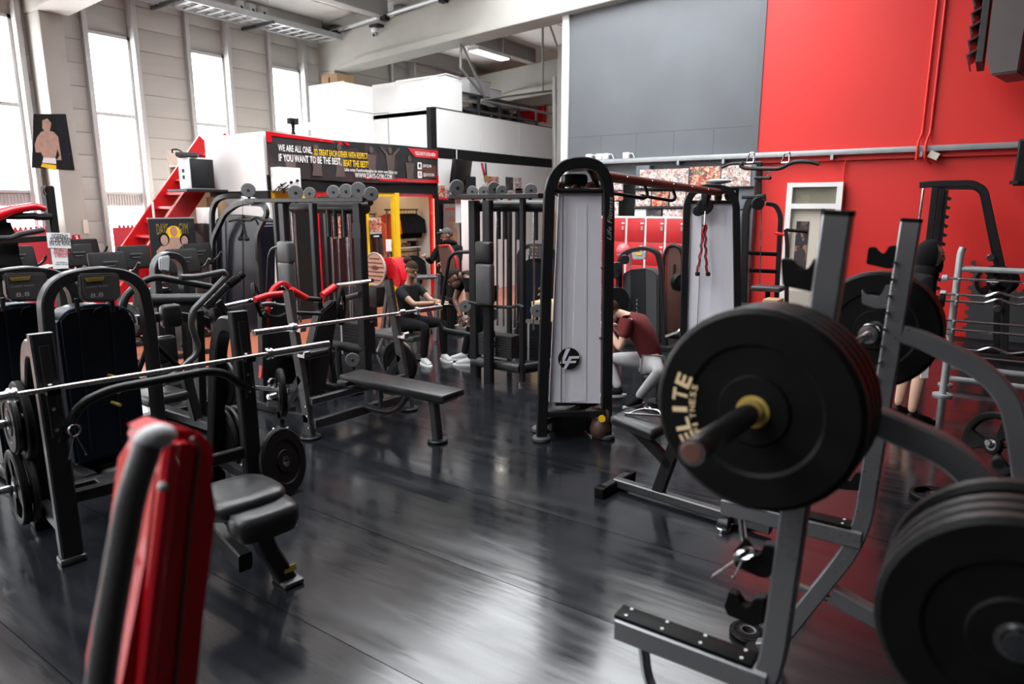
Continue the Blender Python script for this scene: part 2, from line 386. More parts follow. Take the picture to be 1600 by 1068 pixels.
obj('header', B().slab((-7.0, YP - .02, 2.3), (-3.4, YP + .12, 2.66)), M['steelgrey'], bx_)
obj('corner_post', B().slab((-3.47, YP - .07, 0), (-3.37, YP + .1, 6.6)), M['steelgrey'], bx_)
for x in (-5.35, -3.46): obj('steel_column', B().slab((x - .13, YP - .2, 0), (x + .13, YP, 2.62), .01), M['steelgrey'], bx_)
obj('end_wall', B().slab((-7.0, YP, 0), (-3.4, YP + .12, 2.3)), M['black'], bx_)
rl = struct('trim_5', B().slab((-7.0, YP - .16, 2.68), (2.2, YP - .06, 2.76), .004), M['galv'], 'long grey steel rail across the wall')
for x in [-6.2, -4.7, -3.9, -2.2, -1.0, .4]: obj('rail_bracket', B().box((x, YP - .12, 2.645), (.04, .1, .07)), M['galv'], rl)
obj('wall_ledge', B().slab((-3.3, YP - .075, 2.6), (8, YP - .04, 2.63)), M['wred'], rl)
# far bay walls
struct('wall_rear', B().slab((-14.2, 20.4, 0), (-3.4, 20.6, 5.2)), M['cream'], 'cream wall at the end of the storage bay')
ub = struct('trim_6', B().slab((-14.2, 20.1, 5.2), (-3.4, 20.6, 5.75)), M['conc'], 'concrete beam above the cream wall')
rb = B()
for k in range(60): rb.slab((-14 + k * .18, 20.2, 5.75), (-14 + k * .18 + .1, 20.3, 6.3))
obj('ribbed_band', rb.slab((-14.2, 20.3, 5.75), (-3.4, 20.5, 6.6)), M['purlin'], ub)
struct('wall_side', B().slab((7.8, -11, 0), (8, 26, 7.8)), M['greymat'], 'side wall beyond the right edge')
struct('wall_near', B().slab((-14.2, -11.2, 0), (8, -11, 7.8)), M['greymat'], 'wall behind the viewpoint')
# door in red wall
dx0, dx1 = -2.83, -2.0
d1 = struct('door_1', B().slab((dx0, YP - .16, 0), (dx0 + .085, YP - .04, 2.27)).slab((dx1 - .085, YP - .16, 0), (dx1, YP - .04, 2.27)).slab((dx0 + .085, YP - .158, 2.2), (dx1 - .085, YP - .04, 2.268)).slab((dx0 + .085, YP - .158, 1.86), (dx1 - .085, YP - .04, 1.94)), M['white'], 'white framed doorway with a transom light in the red wall')
obj('transom_pane', B().slab((dx0 + .08, YP - .09, 1.94), (dx1 - .08, YP - .07, 2.2)), mat('transom_glass', (.2, .19, .14), .25, 0, .1, 3), d1)
obj('corridor_wall', B().slab((dx0 + .08, YP - .06, 0), (dx1 - .2, YP - .03, 1.86)), M['cream'], d1)
obj('door_leaf', B().slab((dx1 - .24, YP - .1, 0), (dx1 - .085, YP - .05, 1.86)), M['cream'], d1)
obj('door_edge', B().slab((dx1 - .3, YP - .08, 0), (dx1 - .25, YP - .05, 1.86)), M['dark'], d1)
obj('door_poster', B().slab((dx0 + .17, YP - .075, .85), (dx0 + .36, YP - .06, 1.66)), M['ph3'], d1)
# pipes on red wall
pp = struct('trim_7', B().tube([(-1.02, YP - .08, 6.6), (-1.02, YP - .08, 2.95), (-1.05, YP - .2, 2.8), (-1.05, YP - .2, 2.56)], .018, 8).tube([(-.92, YP - .08, 6.6), (-.92, YP - .08, 2.95), (-.95, YP - .2, 2.8), (-.95, YP - .2, 2.58), (-.86, YP - .1, 2.5)], .018, 8).tube([(-2.0, YP - .05, 2.62), (-2.02, YP - .06, 2.55), (-2.02, YP - .06, .2)], .012, 8), M['wred'], 'red painted pipes running down the wall')
obj('lamp_box', B().box((-.84, YP - .13, 2.62), (.13, .1, .1), MX.Rotation(R(25), 3, 'Y')), M['cream'], pp)
# ================================================================== SHOP BUILDING, MEZZANINE, WALL ITEMS
sh = struct('wall_shop', B().slab((-11.1, 6.95, 2.98), (XS - .06, 10.85, 3.03)).slab((-14, 10.85, 3.72), (XS - .06, 15.4, 3.8)), M['white'], 'white shop building built inside the hall')
def sp(name, lo, hi, m, label=None, bev=0): return obj(name, B().slab(lo, hi, bev), M[m], sh, label)
sp('side_panel', (-11.1, 6.84, 2.14), (XS, 6.9, 3.04), 'white')
sp('side_trim', (-11.1, 6.86, 1.98), (XS, 6.92, 2.14), 'black')
sp('side_wall', (-11.1, 6.88, 0), (XS, 6.94, 1.98), 'white')
sp('front_panel', (XS - .06, 6.9, 2.38), (XS, 10.86, 3.04), 'white')
sp('fascia_band', (XS - .05, 6.86, 2.15), (XS + .02, 10.93, 2.385), 'black', 'black fascia band above the shop windows')
sp('corner_trim', (XS - .1, 10.76, 2.9), (XS + .015, 10.93, 3.84), 'black')
for a, b_ in ((10.93, 12.4), (12.41, 13.9), (13.91, 15.4)): sp('upper_panel', (XS - .06, a, 3.08), (XS, b_ - .004, 3.84), 'white')
sp('panel_band', (XS - .06, 10.93, 2.865), (XS + .005, 11.55, 3.075), 'black'); sp('panel_band', (XS - .06, 11.59, 2.865), (XS + .005, 15.4, 3.075), 'black')
sp('band_joint', (XS - .06, 11.55, 2.865), (XS, 11.59, 3.075), 'white')
sp('top_edge', (XS - .07, 10.93, 3.84), (XS + .006, 15.4, 3.855), 'black')
sp('lower_panel', (XS - .06, 10.93, 2.05), (XS, 15.4, 2.865), 'white')
sp('lower_panel', (XS - .06, 12.25, 0), (XS, 15.4, 2.05), 'white')
sp('recess_wall', (XS - .5, 10.93, 0), (XS - .45, 12.25, 2.05), 'black')
t = thing('display_shelf', 'red display shelf with photos above the dark recess', 'shelf', (XS + .05, 11.6, 2.03)); obj('board', B().slab((XS + .002, 10.95, 2.03), (XS + .1, 12.3, 2.06)), M['red'], t); obj('lip', B().slab((XS + .1, 10.95, 2.03), (XS + .106, 12.3, 2.07)), M['redplastic'], t)
sp('end_cap', (-14, 15.4, 0), (XS, 15.46, 3.84), 'white')
# frames of the shop front
for a, b_, m in ((6.92, 7.75, 'yellow'), (7.8, 8.9, 'redplastic'), (8.95, 9.68, 'yellow'), (9.76, 10.78, 'redplastic')):
    f = B().slab((XS - .06, a, 0), (XS, a + .05, 2.15)).slab((XS - .06, b_ - .05, 0), (XS, b_, 2.15)).slab((XS - .055, a + .05, 2.08), (XS - .002, b_ - .05, 2.15))
    obj('window_frame', f, M[m], sh)
sp('frame_post', (XS - .07, 9.66, 0), (XS + .03, 9.78, 2.15), 'yellow')
obj('neon_strip', B().rod((XS + .03, 10.77, .45), (XS + .03, 10.77, 2.05), .012, 8), M['neon'], sh)
sp('frame_post', (XS - .07, 10.78, 0), (XS + .03, 10.93, 2.15), 'black')
sp('window_infill', (XS - .04, 7.0, 0), (XS - .02, 7.7, 2.0), 'black'); sp('window_infill', (XS - .04, 7.86, .2), (XS - .02, 8.84, 2.05), 'screen')
sp('yellow_header', (XS - .05, 6.97, 1.98), (XS + .01, 7.7, 2.1), 'yellow')
# shop interior
sp('rear_lining', (-12.6, 7, 0), (-12.55, 10.85, 2.9), 'cream'); sp('side_lining', (-12.6, 10.86, 0), (-9.6, 10.9, 2.9), 'cream'); sp('shop_ceiling', (-12.6, 7, 2.6), (-9.6, 10.86, 2.64), 'white')
for yq in (8.6, 9.3, 10.2): obj('shop_spotlight', B().box((-10.6, yq, 2.57), (.5, .12, .05)), M['shoplamp'], sh)
# mezzanine room
mz = struct('wall_mezzanine', B().slab((-11.19, 10.85, 3.04), (XS - .08, 10.9, 4.42)), M['white'], 'white boxed storage room on the shop roof')
def mp_(name, lo, hi, m='white'): return obj(name, B().slab(lo, hi), M[m], mz)
mp_('room_panel', (-11.22, 10.07, 3.04), (-11.19, 10.85, 4.38)); mp_('room_panel', (-12.3, 10.07, 3.04), (-11.22, 10.1, 4.4))
mp_('box_panel', (-10.45, 10.835, 3.85), (XS, 10.848, 4.44)); mp_('box_panel', (XS - .04, 10.85, 3.86), (XS, 11.78, 4.44)); mp_('box_lid', (-10.45, 10.8, 4.4), (XS - .04, 11.78, 4.43))
mp_('panel_joint', (-11.18, 10.843, 3.83), (-10.75, 10.85, 3.838), 'dark'); mp_('panel_joint', (-10.757, 10.843, 3.04), (-10.75, 10.85, 3.83), 'dark'); mp_('panel_joint', (-11.19, 10.09, 3.84), (-11.185, 10.85, 3.848), 'dark')
# banner on the shop front
bn = thing('printed_banner', 'long black and red printed banner hanging across the shop front', 'banner', (XS + .05, 6.86, 2.38))
def banner_pt(u, v):    # u along Y, v height fraction: slightly sagging sheet
    yv = 6.86 + 4.05 * u; zt = 3.04 - .05 * math.sin(math.pi * min(1, u * 1.3)) * (1 - u); zb = 2.36 - .04 * math.sin(math.pi * u)
    return V((XS + .05 + .012 * math.sin(u * 23) * (1 - v), yv, zb + (zt - zb) * v))
b = B(); g = [b.ring([banner_pt(i / 40, j / 8) for j in range(9)]) for i in range(41)]; b.skin(g, False, False)
M['banner'] = collage('banner_print', [(.016, .015, .016), (.024, .02, .021), (.012, .012, .013), (.035, .022, .022), (.02, .02, .022)], 3.2, .4)
obj('sheet', b, M['banner'], bn)
YR, ZU = V((0, 1, 0)), V((0, 0, 1)); BX = XS + .066
def bpoly(pts, m, name='print', e=.0): poly2(pts, (BX + e, 6.86, 2.36), YR, ZU, M[m], bn, name)
bpoly([(0, .68), (0, .52), (.09, .52), (.09, .62), (1.35, .6), (1.3, .645)], 'redplastic', 'red_border')
for q in (1.4, 1.56): bpoly([(q, .635), (q + .09, .63), (q + .15, .58), (q + .06, .585)], 'redplastic', 'red_stripe')
for q in (2.0, 2.16): bpoly([(q, .07), (q + .09, .07), (q + .15, .015), (q + .06, .015)], 'redplastic', 'red_stripe')
bpoly([(2.34, .06), (3.97, .06), (3.97, .16), (4.04, .16), (4.04, -.0), (2.4, .0)], 'redplastic', 'red_border')
bpoly([(3.15, .64), (4.04, .64), (4.04, .48), (3.36, .48)], 'redplastic', 'red_flash')
bpoly([(3.4, .1), (3.98, .1), (3.98, .34), (3.4, .34)], 'brown', 'dark_red_panel')
M['ghost'] = mat('dim_printed_figure', (.085, .06, .055), .5, 0, .3, 9)
for cx, hh in ((.42, .5), (.95, .55), (1.45, .6), (2.2, .6), (2.68, .62), (3.2, .5)):
    bpoly(ell(cx, hh - .06, .05, .06), 'ghost', 'printed_figure', .0002)
    bpoly([(cx - .12, hh - .14), (cx + .12, hh - .14), (cx + .09, hh - .4), (cx + .11, .04), (cx - .11, .04), (cx - .08, hh - .4)], 'ghost', 'printed_figure', .0002)
for s_ in (-1, 1): bpoly([(2.68 + s_ * .1, .46), (2.68 + s_ * .26, .6), (2.68 + s_ * .24, .63), (2.68 + s_ * .06, .5)][::s_], 'ghost', 'printed_figure', .0004)
def bt(s, u, v, h, w, m, **k): text(s, V((BX + .002, 6.86 + u, 2.36 + v)), YR, ZU, h, M[m], bn, w, bold=.012, **k)
bt('WE ARE ALL ONE,', .2, .4, .1, .66, 'white'); bt('SO TREAT EACH OTHER WITH RESPECT', .9, .375, .1, 1.2, 'yellow')
bt('IF YOU WANT TO BE THE BEST,', .2, .245, .11, 1.28, 'white'); bt('BEAT THE BEST!', 1.53, .225, .11, .58, 'yellow')
bt('Like onze Facebookpagina en neem een kijkje op:', 1.55, .145, .055, 1.3, 'white'); bt('WWW.DAYS-GYM.COM', 1.78, .04, .085, .92, 'white')
bt('VOLG ONS OP SOCIAL MEDIA', 3.36, .525, .065, .6, 'white'); bt('DAYSGYM', 3.58, .3, .055, .24, 'white'); bt('@DAYSGYM', 3.58, .13, .055, .32, 'white')
for v in (.255, .085):
    bpoly([(3.42, v), (3.54, v), (3.54, v + .13), (3.42, v + .13)], 'white', 'white_icon', .0004)
    bpoly(ell(3.48, v + .07, .032, .036), 'black', 'icon_mark', .0012)
    bpoly(ell(3.48, v + .07, .018, .02) if v < .1 else [(3.445, v + .03), (3.515, v + .03), (3.48, v + .07)], 'white' if v < .1 else 'black', 'icon_mark', .0018)
# white equipment box in front of the banner's end, small camera on the shop roof, speaker, TV
t = thing('amplifier_box', 'white box with black cable clutter mounted under the banner corner', 'box', (-9.35, 7.05, 2.2))
obj('case', B().slab((-9.46, 6.9, 2.14), (-9.25, 7.32, 2.5), .01), M['white'], t)
cb = B()
for k in range(9):
    a = V((-9.24, 6.85 + random.random() * .3, 2.12 + random.random() * .16)); cb.tube([a, a + V((.05, random.uniform(-.1, .1), random.uniform(-.02, .1))), a + V((.01, random.uniform(-.15, .15), -.03))], .008, 6, .03)
obj('cable_bundle', cb, M['black'], t)
for yy_, z_ in ((7.12, 2.27), (7.22, 2.2), (7.24, 2.3)): obj('knob', B().disc((-9.24, yy_, z_), (1, 0, 0), .022, .03, 12), M['black'], t)
def speaker(name, c, sx, sy, sz, rz, label, body='whitepl'):
    t = thing(name, label, 'speaker', (c[0], c[1], c[2] - sz / 2)); rot = MX.Rotation(rz, 3, 'Z')
    obj('cabinet', B().box(c, (sx, sy, sz), rot, .012), M[body], t)
    obj('grille', B().box(V(c) + rot @ V((sx * .5 + .004, 0, 0)), (.02, sy * .94, sz * .92), rot, .006), M['dark'], t)
    for dz in (.04, -.06): obj('port', B().box(V(c) + rot @ V((-.02, -sy / 2 - .002, dz)), (.05, .01, .06), rot), M['black'], t)
    return t
t = speaker('loudspeaker', (-10.85, 6.5, 2.42), .3, .44, .5, R(3), 'white loudspeaker with dark front grille beside the red stairs')
obj('wall_shelf', B().slab((-11.06, 6.1, 2.13), (-10.5, 6.82, 2.165)), M['dark'], t)
t = thing('tool_case', 'grey flat case lying on top of the white loudspeaker', 'case', (-10.9, 6.4, 2.67)); obj('shell', B().box((-10.9, 6.4, 2.71), (.5, .32, .07), MX.Rotation(R(-35), 3, 'Z'), .02), M['greymat'], t); obj('handle', B().tube([(-10.98, 6.2, 2.74), (-10.95, 6.17, 2.79), (-10.85, 6.22, 2.79), (-10.8, 6.27, 2.74)], .012, 8, .03), M['black'], t)
t = thing('television', 'black flat television tilted on a wall mount beside the banner', 'television', (-9.5, 11.4, 2.3))
obj('panel', B().box((-9.26, 11.42, 2.6), (.05, .78, .5), MX.Rotation(R(10), 3, 'Z') @ MX.Rotation(R(9), 3, 'Y'), .008), M['screen'], t)
obj('bracket', B().rod((-9.47, 11.42, 2.6), (-9.3, 11.42, 2.6), .03), M['black'], t)
t = thing('subwoofer', 'small black box hung below the television', 'box', (-9.4, 11.75, 2.2)); obj('case', B().slab((-9.468, 11.62, 2.2), (-9.28, 11.95, 2.52), .01), M['dark'], t)
t = thing('camera_unit', 'small black camera standing on the shop roof edge', 'camera', (-9.7, 7.5, 3.03)); obj('body', B().box((-9.6, 7.5, 3.26), (.12, .16, .1), bev=.01), M['black'], t); obj('stem', B().rod((-9.6, 7.5, 3.03), (-9.6, 7.5, 3.22), .03), M['black'], t); obj('lens', B().disc((-9.53, 7.5, 3.26), (1, 0, 0), .04, .06, 12), M['dark'], t)
# medals, pictures on the TV wall
t = thing('rosette', 'red white and blue ribbon hanging on the white wall', 'ribbon', (-9.48, 12.5, 2.55))
for dy, m in ((-.06, 'redplastic'), (0, 'white'), (.06, 'navy')): obj('ribbon_tail', B().prism([(-9.49, 12.45 + dy, 2.84), (-9.49, 12.51 + dy, 2.84), (-9.49, 12.58 + dy * .4, 2.56), (-9.49, 12.52 + dy * .4, 2.56)], (.02, 0, 0)), M[m], t)
obj('medal', B().disc((-9.46, 12.55, 2.52), (1, 0, 0), .06, .02, 16), M['gold'], t)
pics = [(12.85, 2.3, .42, .52, 'ph2', 'tall red toned photo collage below the ribbon'), (12.6, 2.22, .3, .3, 'ph2', 'orange toned medal photo left of the red collage'), (13.5, 2.42, .3, .3, 'ph3', 'dark action photo beside the red collage'), (13.85, 2.42, .3, .3, 'ph1', 'pale action photo right of the dark one'), (13.2, 2.2, .3, .22, 'ph2', 'small red photo under the dark action photo'), (13.55, 2.18, .28, .22, 'ph1', 'small pale photo in the lower picture row'), (13.9, 2.2, .3, .24, 'ph3', 'small dark photo ending the lower picture row'), (13.5, 2.0, .18, .2, 'ph2', 'lowest little photo under the picture rows'), (14.75, 2.08, .6, .12, 'paper', 'white notice strip near the end of the white wall'), (15.15, 2.08, .16, .3, 'ph2', 'narrow reddish print at the end of the white wall')]
for yc, zc, w_, h_, m, lb in pics:
    single('photo_print', B().slab((-9.5, yc - w_ / 2, zc - h_ / 2), (-9.485, yc + w_ / 2, zc + h_ / 2)), M[m], lb, 'picture', 'pictures on the white wall')
for k in range(5):
    yc = 11.05 + k * .22
    single('framed_photo', B().slab((-9.5, yc - .09, 2.065), (-9.47, yc + .09, 2.32 - .05 * (k % 2))), M['ph1' if k % 2 else 'ph2'], ['reddish photo standing first on the red shelf by the shop corner', 'pale photo standing second on the red shelf', 'red photo in the middle of the red shelf', 'pale photo standing fourth on the red shelf', 'red photo at the far end of the red shelf'][k], 'picture', 'photos on the red shelf')
t = thing('hanging_poster', 'tall poster of a shirtless fighter in the dark recess', 'poster', (-9.9, 11.75, .9))
obj('sheet', B().slab((-9.93, 11.6, .85), (-9.92, 12.15, 1.95)), mat('poster_grey', (.35, .3, .28), .5, 0, .2, 4), t)
M['figprint'] = mat('printed_skin', (.42, .2, .12), .5, 0, .35, 9)
po = (-9.919, 11.6, .85)
poly2([(.05, 1.02), (.5, 1.02), (.5, .96), (.05, .96)], po, YR, ZU, M['redplastic'], t, 'red_title')
poly2(ell(.27, .72, .1, .13), po, YR, ZU, M['figprint'], t, 'printed_head')
poly2([(.06, .12), (.48, .12), (.5, .45), (.4, .58), (.14, .58), (.04, .45)], po, YR, ZU, M['figprint'], t, 'printed_torso')
single('paper_note', B().slab((-9.5, 11.5, 1.55), (-9.49, 11.68, 2.03)), M['paper'], 'long white paper note hanging from the red shelf', 'paper')
# shelving, crates, red board on the mezzanine
t = thing('storage_rack', 'grey metal storage rack with dark clutter on the shop roof', 'rack', (-10.2, 13.4, 3.8))
for yy_ in (11.95, 12.8, 13.6, 14.4, 15.2):
    for x_ in (-10.5, -9.85): obj('upright', B().slab((x_ - .025, yy_ - .025, 3.8), (x_ + .025, yy_ + .025, 4.34)), M['gun'], t)
for z_ in (3.98, 4.3): obj('shelf_board', B().slab((-10.52, 11.92, z_), (-9.83, 15.25, z_ + .05)), M['gun'], t)
cl = B()
for k in range(46):
    cl.box((random.uniform(-10.4, -9.95), random.uniform(12.0, 15.1), random.choice((3.88, 4.12)) + random.uniform(-.02, .04)), [random.uniform(.06, .22) for _ in range(3)], MX.Rotation(random.random() * 3, 3, random.choice('XYZ')))
o = obj('clutter', cl, mat('dark_clutter', (.06, .055, .055), .6, 0, .6, 9), t); o['kind'] = 'stuff'
crates = [(-10.2, 12.1, 4.36, .5, .5, .16, 'white plastic crate at the near end of the storage rack'), (-10.3, 13.1, 4.36, .55, .8, .36, 'large wrapped white crate on top of the storage rack'), (-10.3, 13.75, 4.36, .5, .45, .24, 'smaller wrapped crate beside the large one on the rack')]
for x_, yy_, z_, a, c, h_, lb in crates:
    t = thing('storage_crate', lb, 'crate', (x_, yy_, z_), 'crates on the storage rack'); obj('box', B().slab((x_ - a / 2, yy_ - c / 2, z_), (x_ + a / 2, yy_ + c / 2, z_ + h_), .03), M['whitepl'], t); obj('lid', B().slab((x_ - a / 2 - .01, yy_ - c / 2 - .01, z_ + h_), (x_ + a / 2 + .01, yy_ + c / 2 + .01, z_ + h_ + .02), .008), M['lilac'], t)
t = thing('cardboard_box', 'brown cardboard box on top of the white storage room', 'box', (-12, 10.8, 4.4)); obj('carton', B().slab((-12.5, 10.6, 4.1), (-12.0, 11.1, 4.72), .01), M['cardbd'], t); obj('tape', B().slab((-12.27, 10.595, 4.5), (-12.23, 10.6, 4.65)), M['black'], t); obj('flap', B().slab((-12.5, 10.6, 4.72), (-12.26, 11.1, 4.73)), M['cardbd'], t)
t = thing('plastic_basket', 'crumpled pale plastic basket on the corner of the white box', 'basket', (-9.7, 11.55, 4.44)); obj('body', B().slab((-9.85, 11.3, 4.44), (-9.52, 11.76, 4.52), .02), M['whitepl'], t); obj('rim', B().tube([(-9.86, 11.29, 4.53), (-9.51, 11.29, 4.54), (-9.51, 11.77, 4.52), (-9.86, 11.77, 4.53), (-9.86, 11.29, 4.53)], .015, 6, .02), M['whitepl'], t)
t = thing('red_board', 'red board leaning against the cream wall behind the rack', 'board', (-9.2, 20.3, 3.9))
q = tr([(812, 160), (850, 157), (850, 187), (820, 191), (780, 190)], y=20.2); obj('panel', B().prism([P(770, 166, y=20.3), P(850, 157, y=20.3), P(850, 190, y=20.3), P(770, 196, y=20.3)], (0, .08, 0)), M['redplastic'], t)
obj('frame', B().prism([P(768, 164, y=20.25), P(851, 155, y=20.25), P(851, 159, y=20.25), P(768, 168, y=20.25)], (0, .05, 0)).prism([P(768, 164, y=20.25), P(771, 164, y=20.25), P(771, 196, y=20.25), P(768, 196, y=20.25)], (0, .05, 0)).prism([P(848, 156, y=20.25), P(851, 155, y=20.25), P(851, 191, y=20.25), P(848, 191, y=20.25)], (0, .05, 0)), M['red'], t)
br = B()
for pts in (((720, 62), (720, 107)), ((720, 107), (758, 152)), ((723, 72), (757, 150)), ((752, 156), (882, 139)), ((848, 35), (848, 143)), ((856, 30), (884, 112)), ((752, 157), (862, 178))):
    br.bar = br.rod(*tr(pts, x=-9.75), .028, 6)
struct('trim_8', br, M['purlin'], 'thin steel bracing rods above the storage bay')
bp2 = B()
for px_ in (866, 874): bp2.rod(P(px_, 120, y=13.2), P(px_ + 2, 330, y=13.2), .05, 8)
bp2.slab((-7.9, 13, 0), (-7.3, 13.3, 5.2)); struct('trim_9', bp2, M['purlin'], 'grey steel columns in the gap beside the partition')
t = thing('ceiling_lamp', 'glowing fluorescent lamp on the ceiling above the storage bay', 'lamp', (-10.9, 14.7, 5.6)); obj('housing', B().slab((-11.05, 13.95, 5.62), (-10.72, 15.3, 5.7)), M['whitepl'], t); obj('tube_light', B().slab((-11.02, 13.98, 5.6), (-10.75, 15.27, 5.622)), M['lamp'], t)
for yq in (14.05, 15.2): obj('hanger', B().rod((-10.88, yq, 5.7), (-10.88, yq, 6.3), .008, 6), M['galv'], t)
# cable tray with junction boxes, dome camera on the rafter
t = thing('cable_tray', 'grey perforated cable tray running under the roof edge', 'cable tray', (-13.3, 8.5, 5.72))
for x_ in (-13.75, -13.05): obj('side_rail', B().slab((x_ - .02, 5.5, 5.72), (x_ + .02, 11.75, 5.84)), M['galv'], t)
for k in range(26): obj('rung', B().slab((-13.73, 5.6 + k * .24, 5.74), (-13.07, 5.68 + k * .24, 5.76)), M['galv'], t)
obj('cable_bundle', B().tube([(-13.5, 5.5, 5.79), (-13.45, 8, 5.79), (-13.52, 11.7, 5.79)], .04, 8).tube([(-13.3, 5.5, 5.79), (-13.35, 8.5, 5.79), (-13.25, 11.7, 5.79)], .035, 8), M['purlin'], t)
for yy_ in (7.75, 9.75): obj('support_arm', B().slab((-14, yy_ - .03, 5.66), (-12.9, yy_ + .03, 5.72)), M['gun'], t)
for yy_ in (7.75, 9.75): obj('hanger', B().rod((-13.05, yy_, 5.72), (-13.05, yy_, 6.25), .008, 6), M['galv'], t)
for k, lb in enumerate(('grey junction box nearest the viewer on the cable tray', 'grey junction box in the middle of the three on the cable tray', 'grey junction box farthest along the cable tray')):
    c = (-13.2, 9.15 + k * .27, 5.93); q = thing('junction_box', lb, 'box', (c[0], c[1], 5.84), 'junction boxes on the cable tray')
    obj('case', B().box(c, (.16, .16, .16), bev=.015), M['ltgrey'], q); obj('gland', B().rod((c[0] + .08, c[1], 5.9), (c[0] + .12, c[1], 5.86), .02, 8), M['dark'], q)
t = thing('dome_camera', 'white dome camera on a bracket under the concrete rafter', 'camera', (-11.5, 11.7, 5.7)); c = P(586, 52, y=11.62)
obj('bracket', B().box(c + V((0, .05, .16)), (.28, .2, .06), bev=.01), M['dark'], t); obj('body', B().disc(c + V((0, 0, .06)), (0, 0, 1), .08, .1, 18, .02), M['whitepl'], t); obj('dome', B().ball(c, .07), M['ltgrey'], t); obj('lens', B().ball(c + V((0, -.04, -.04)), .035), M['screen'], t)
pz = B().rod((-14, 11.72, 5.9), (-4, 11.72, 6.5), .05, 8); tp = struct('trim_10', pz, M['galv'], 'grey conduit along the top of the concrete rafter')
for x_ in (-13.2, -11.6, -9.9): obj('conduit_clip', B().box((x_, 11.7, 5.9 + (x_ + 14) * .06 - .06), (.16, .14, .1)), M['dark'], tp)
# red stairs
t = thing('steel_staircase', 'steep red steel staircase beside the white shop wall', 'stairs', (-11.5, 5.6, 0))
s0, s1 = V((0, 4.85, 0)), V((0, 7.35, 3.05)); dr = (s1 - s0)
for x_ in (-11.9, -11.12):
    a = s0 + V((x_, 0, 0)); c = s1 + V((x_, 0, 0)); obj('stringer', B().flat([a, c], (1, 0, 0), .05, .3, 0), M['red'], t)
for k in range(1, 13):
    f = k / 13; p = s0 + dr * f; obj('tread', B().slab((-11.88, p.y - .1, p.z - .02), (-11.14, p.y + .12, p.z + .02)), M['red'], t)
for x_ in (-11.93, -11.09):
    if x_ < -11.5: obj('handrail', B().flat([P(232, 345, x=-11.93) + (P(232, 345, x=-11.93) - P(322, 222, x=-11.93)) * .45, P(321, 222, x=-11.93), P(326, 224, x=-11.93) + V((0, .15, 0))], (1, 0, 0), .04, .13, .05), M['red'], t)
    for f in (() if x_ < -11.5 else (.4,)):
        p = s0 + dr * f; obj('baluster', B().rod((x_, p.y, p.z), (x_, p.y, p.z + .75), .018, 8), M['whitepl'], t)
# foam mats along the window wall
tm = B(); L = .95
def foam(y0, label):
    poly = []; n = 12
    for k in range(n): yv = y0 + L * k / n; poly += [(-13.86, yv, 1.5), (-13.86, yv + .028, 1.5), (-13.86, yv + .036, 1.55), (-13.86, yv + .07, 1.55)] if k else [(-13.86, y0, 1.5), (-13.86, y0 + .07, 1.5)]
    poly += [(-13.86, y0 + L, 1.5)]
    for k in range(1, 12): z_ = 1.5 - k * .125; poly += [(-13.86, y0 + L, z_ + .04), (-13.86, y0 + L + .05, z_ + .03), (-13.86, y0 + L + .05, z_ - .02), (-13.86, y0 + L, z_ - .03)]
    poly += [(-13.86, y0 + L, 0), (-13.86, y0, 0)]
    single('foam_mat', B().prism(poly, (-.03, 0, 0)), M['redmat'], label, 'mat', 'red foam mats along the windows')
for y0, lb in ((3.5, 'red puzzle edged foam mat below the leftmost window'), (4.52, 'red puzzle edged foam mat left of the concrete column'), (6.5, 'red puzzle edged foam mat below the window beside the column'), (7.5, 'red puzzle edged foam mat behind the red stairs')): foam(y0, lb)
# poster on the column, signs
t = thing('hanging_banner', 'black banner of a shirtless boxer hung on the concrete column', 'poster', (-13.35, 5.55, 2.4)); A_, B_ = P(52, 178, x=-13.405), P(103, 178, x=-13.405); C_, D_ = P(117, 266, x=-13.405), P(50, 262, x=-13.405)
b = B(); b.prism([D_, C_, B_, A_], (-.018, 0, 0)); obj('sheet', b, M['black'], t); w_ = B_.y - A_.y
M['figpale'] = mat('printed_pale_skin', (.4, .25, .2), .5, 0, .35, 14)
def bq(px, py): p = P(px, py, x=-13.403); return (p.y, p.z)
def pxpoly(pts, m, name, e=0, par=t): poly2([bq(*p) for p in pts], (-13.404 + e, 0, 0), YR, ZU, M[m], par, name)
pxpoly([(72, 203), (84, 206), (94, 217), (100, 228), (109, 241), (97, 250), (88, 250), (93, 243), (90, 232), (86, 248), (68, 246), (64, 238), (56, 238), (54, 226), (58, 214), (64, 206)][::-1], 'figpale', 'printed_torso')
pxpoly([(66, 188), (74, 185), (80, 192), (78, 204), (72, 208), (66, 200)][::-1], 'figpale', 'printed_head', .001)
pxpoly([(66, 255), (88, 258), (88, 266), (78, 264), (64, 260)][::-1], 'yellow', 'printed_belt', .001); pxpoly([(68, 246), (87, 247), (88, 256), (66, 254)][::-1], 'whitepl', 'printed_shorts', .001)
pxpoly([(86, 181), (103, 178), (110, 262), (98, 262)][::-1], 'navy', 'printed_curtain', .0003)
t = thing('fire_extinguisher_sign', 'small red square fire extinguisher sign on the concrete column', 'sign', (-13.3, 5.9, 1.4)); a, c = P(113, 367, x=-13.4), P(127, 383, x=-13.4)
obj('plate', B().slab((-13.425, a.y, c.z), (-13.4, c.y, a.z)), M['redplastic'], t); w_ = c.y - a.y; h_ = a.z - c.z
poly2([(w_ * .42, h_ * .08), (w_ * .72, h_ * .08), (w_ * .72, h_ * .7), (w_ * .62, h_ * .82), (w_ * .5, h_ * .82), (w_ * .42, h_ * .7)], (-13.399, a.y, c.z), YR, ZU, M['white'], t, 'extinguisher_symbol'); poly2([(w_ * .3, h_ * .84), (w_ * .66, h_ * .84), (w_ * .66, h_ * .94), (w_ * .3, h_ * .9)], (-13.399, a.y, c.z), YR, ZU, M['white'], t, 'extinguisher_symbol')
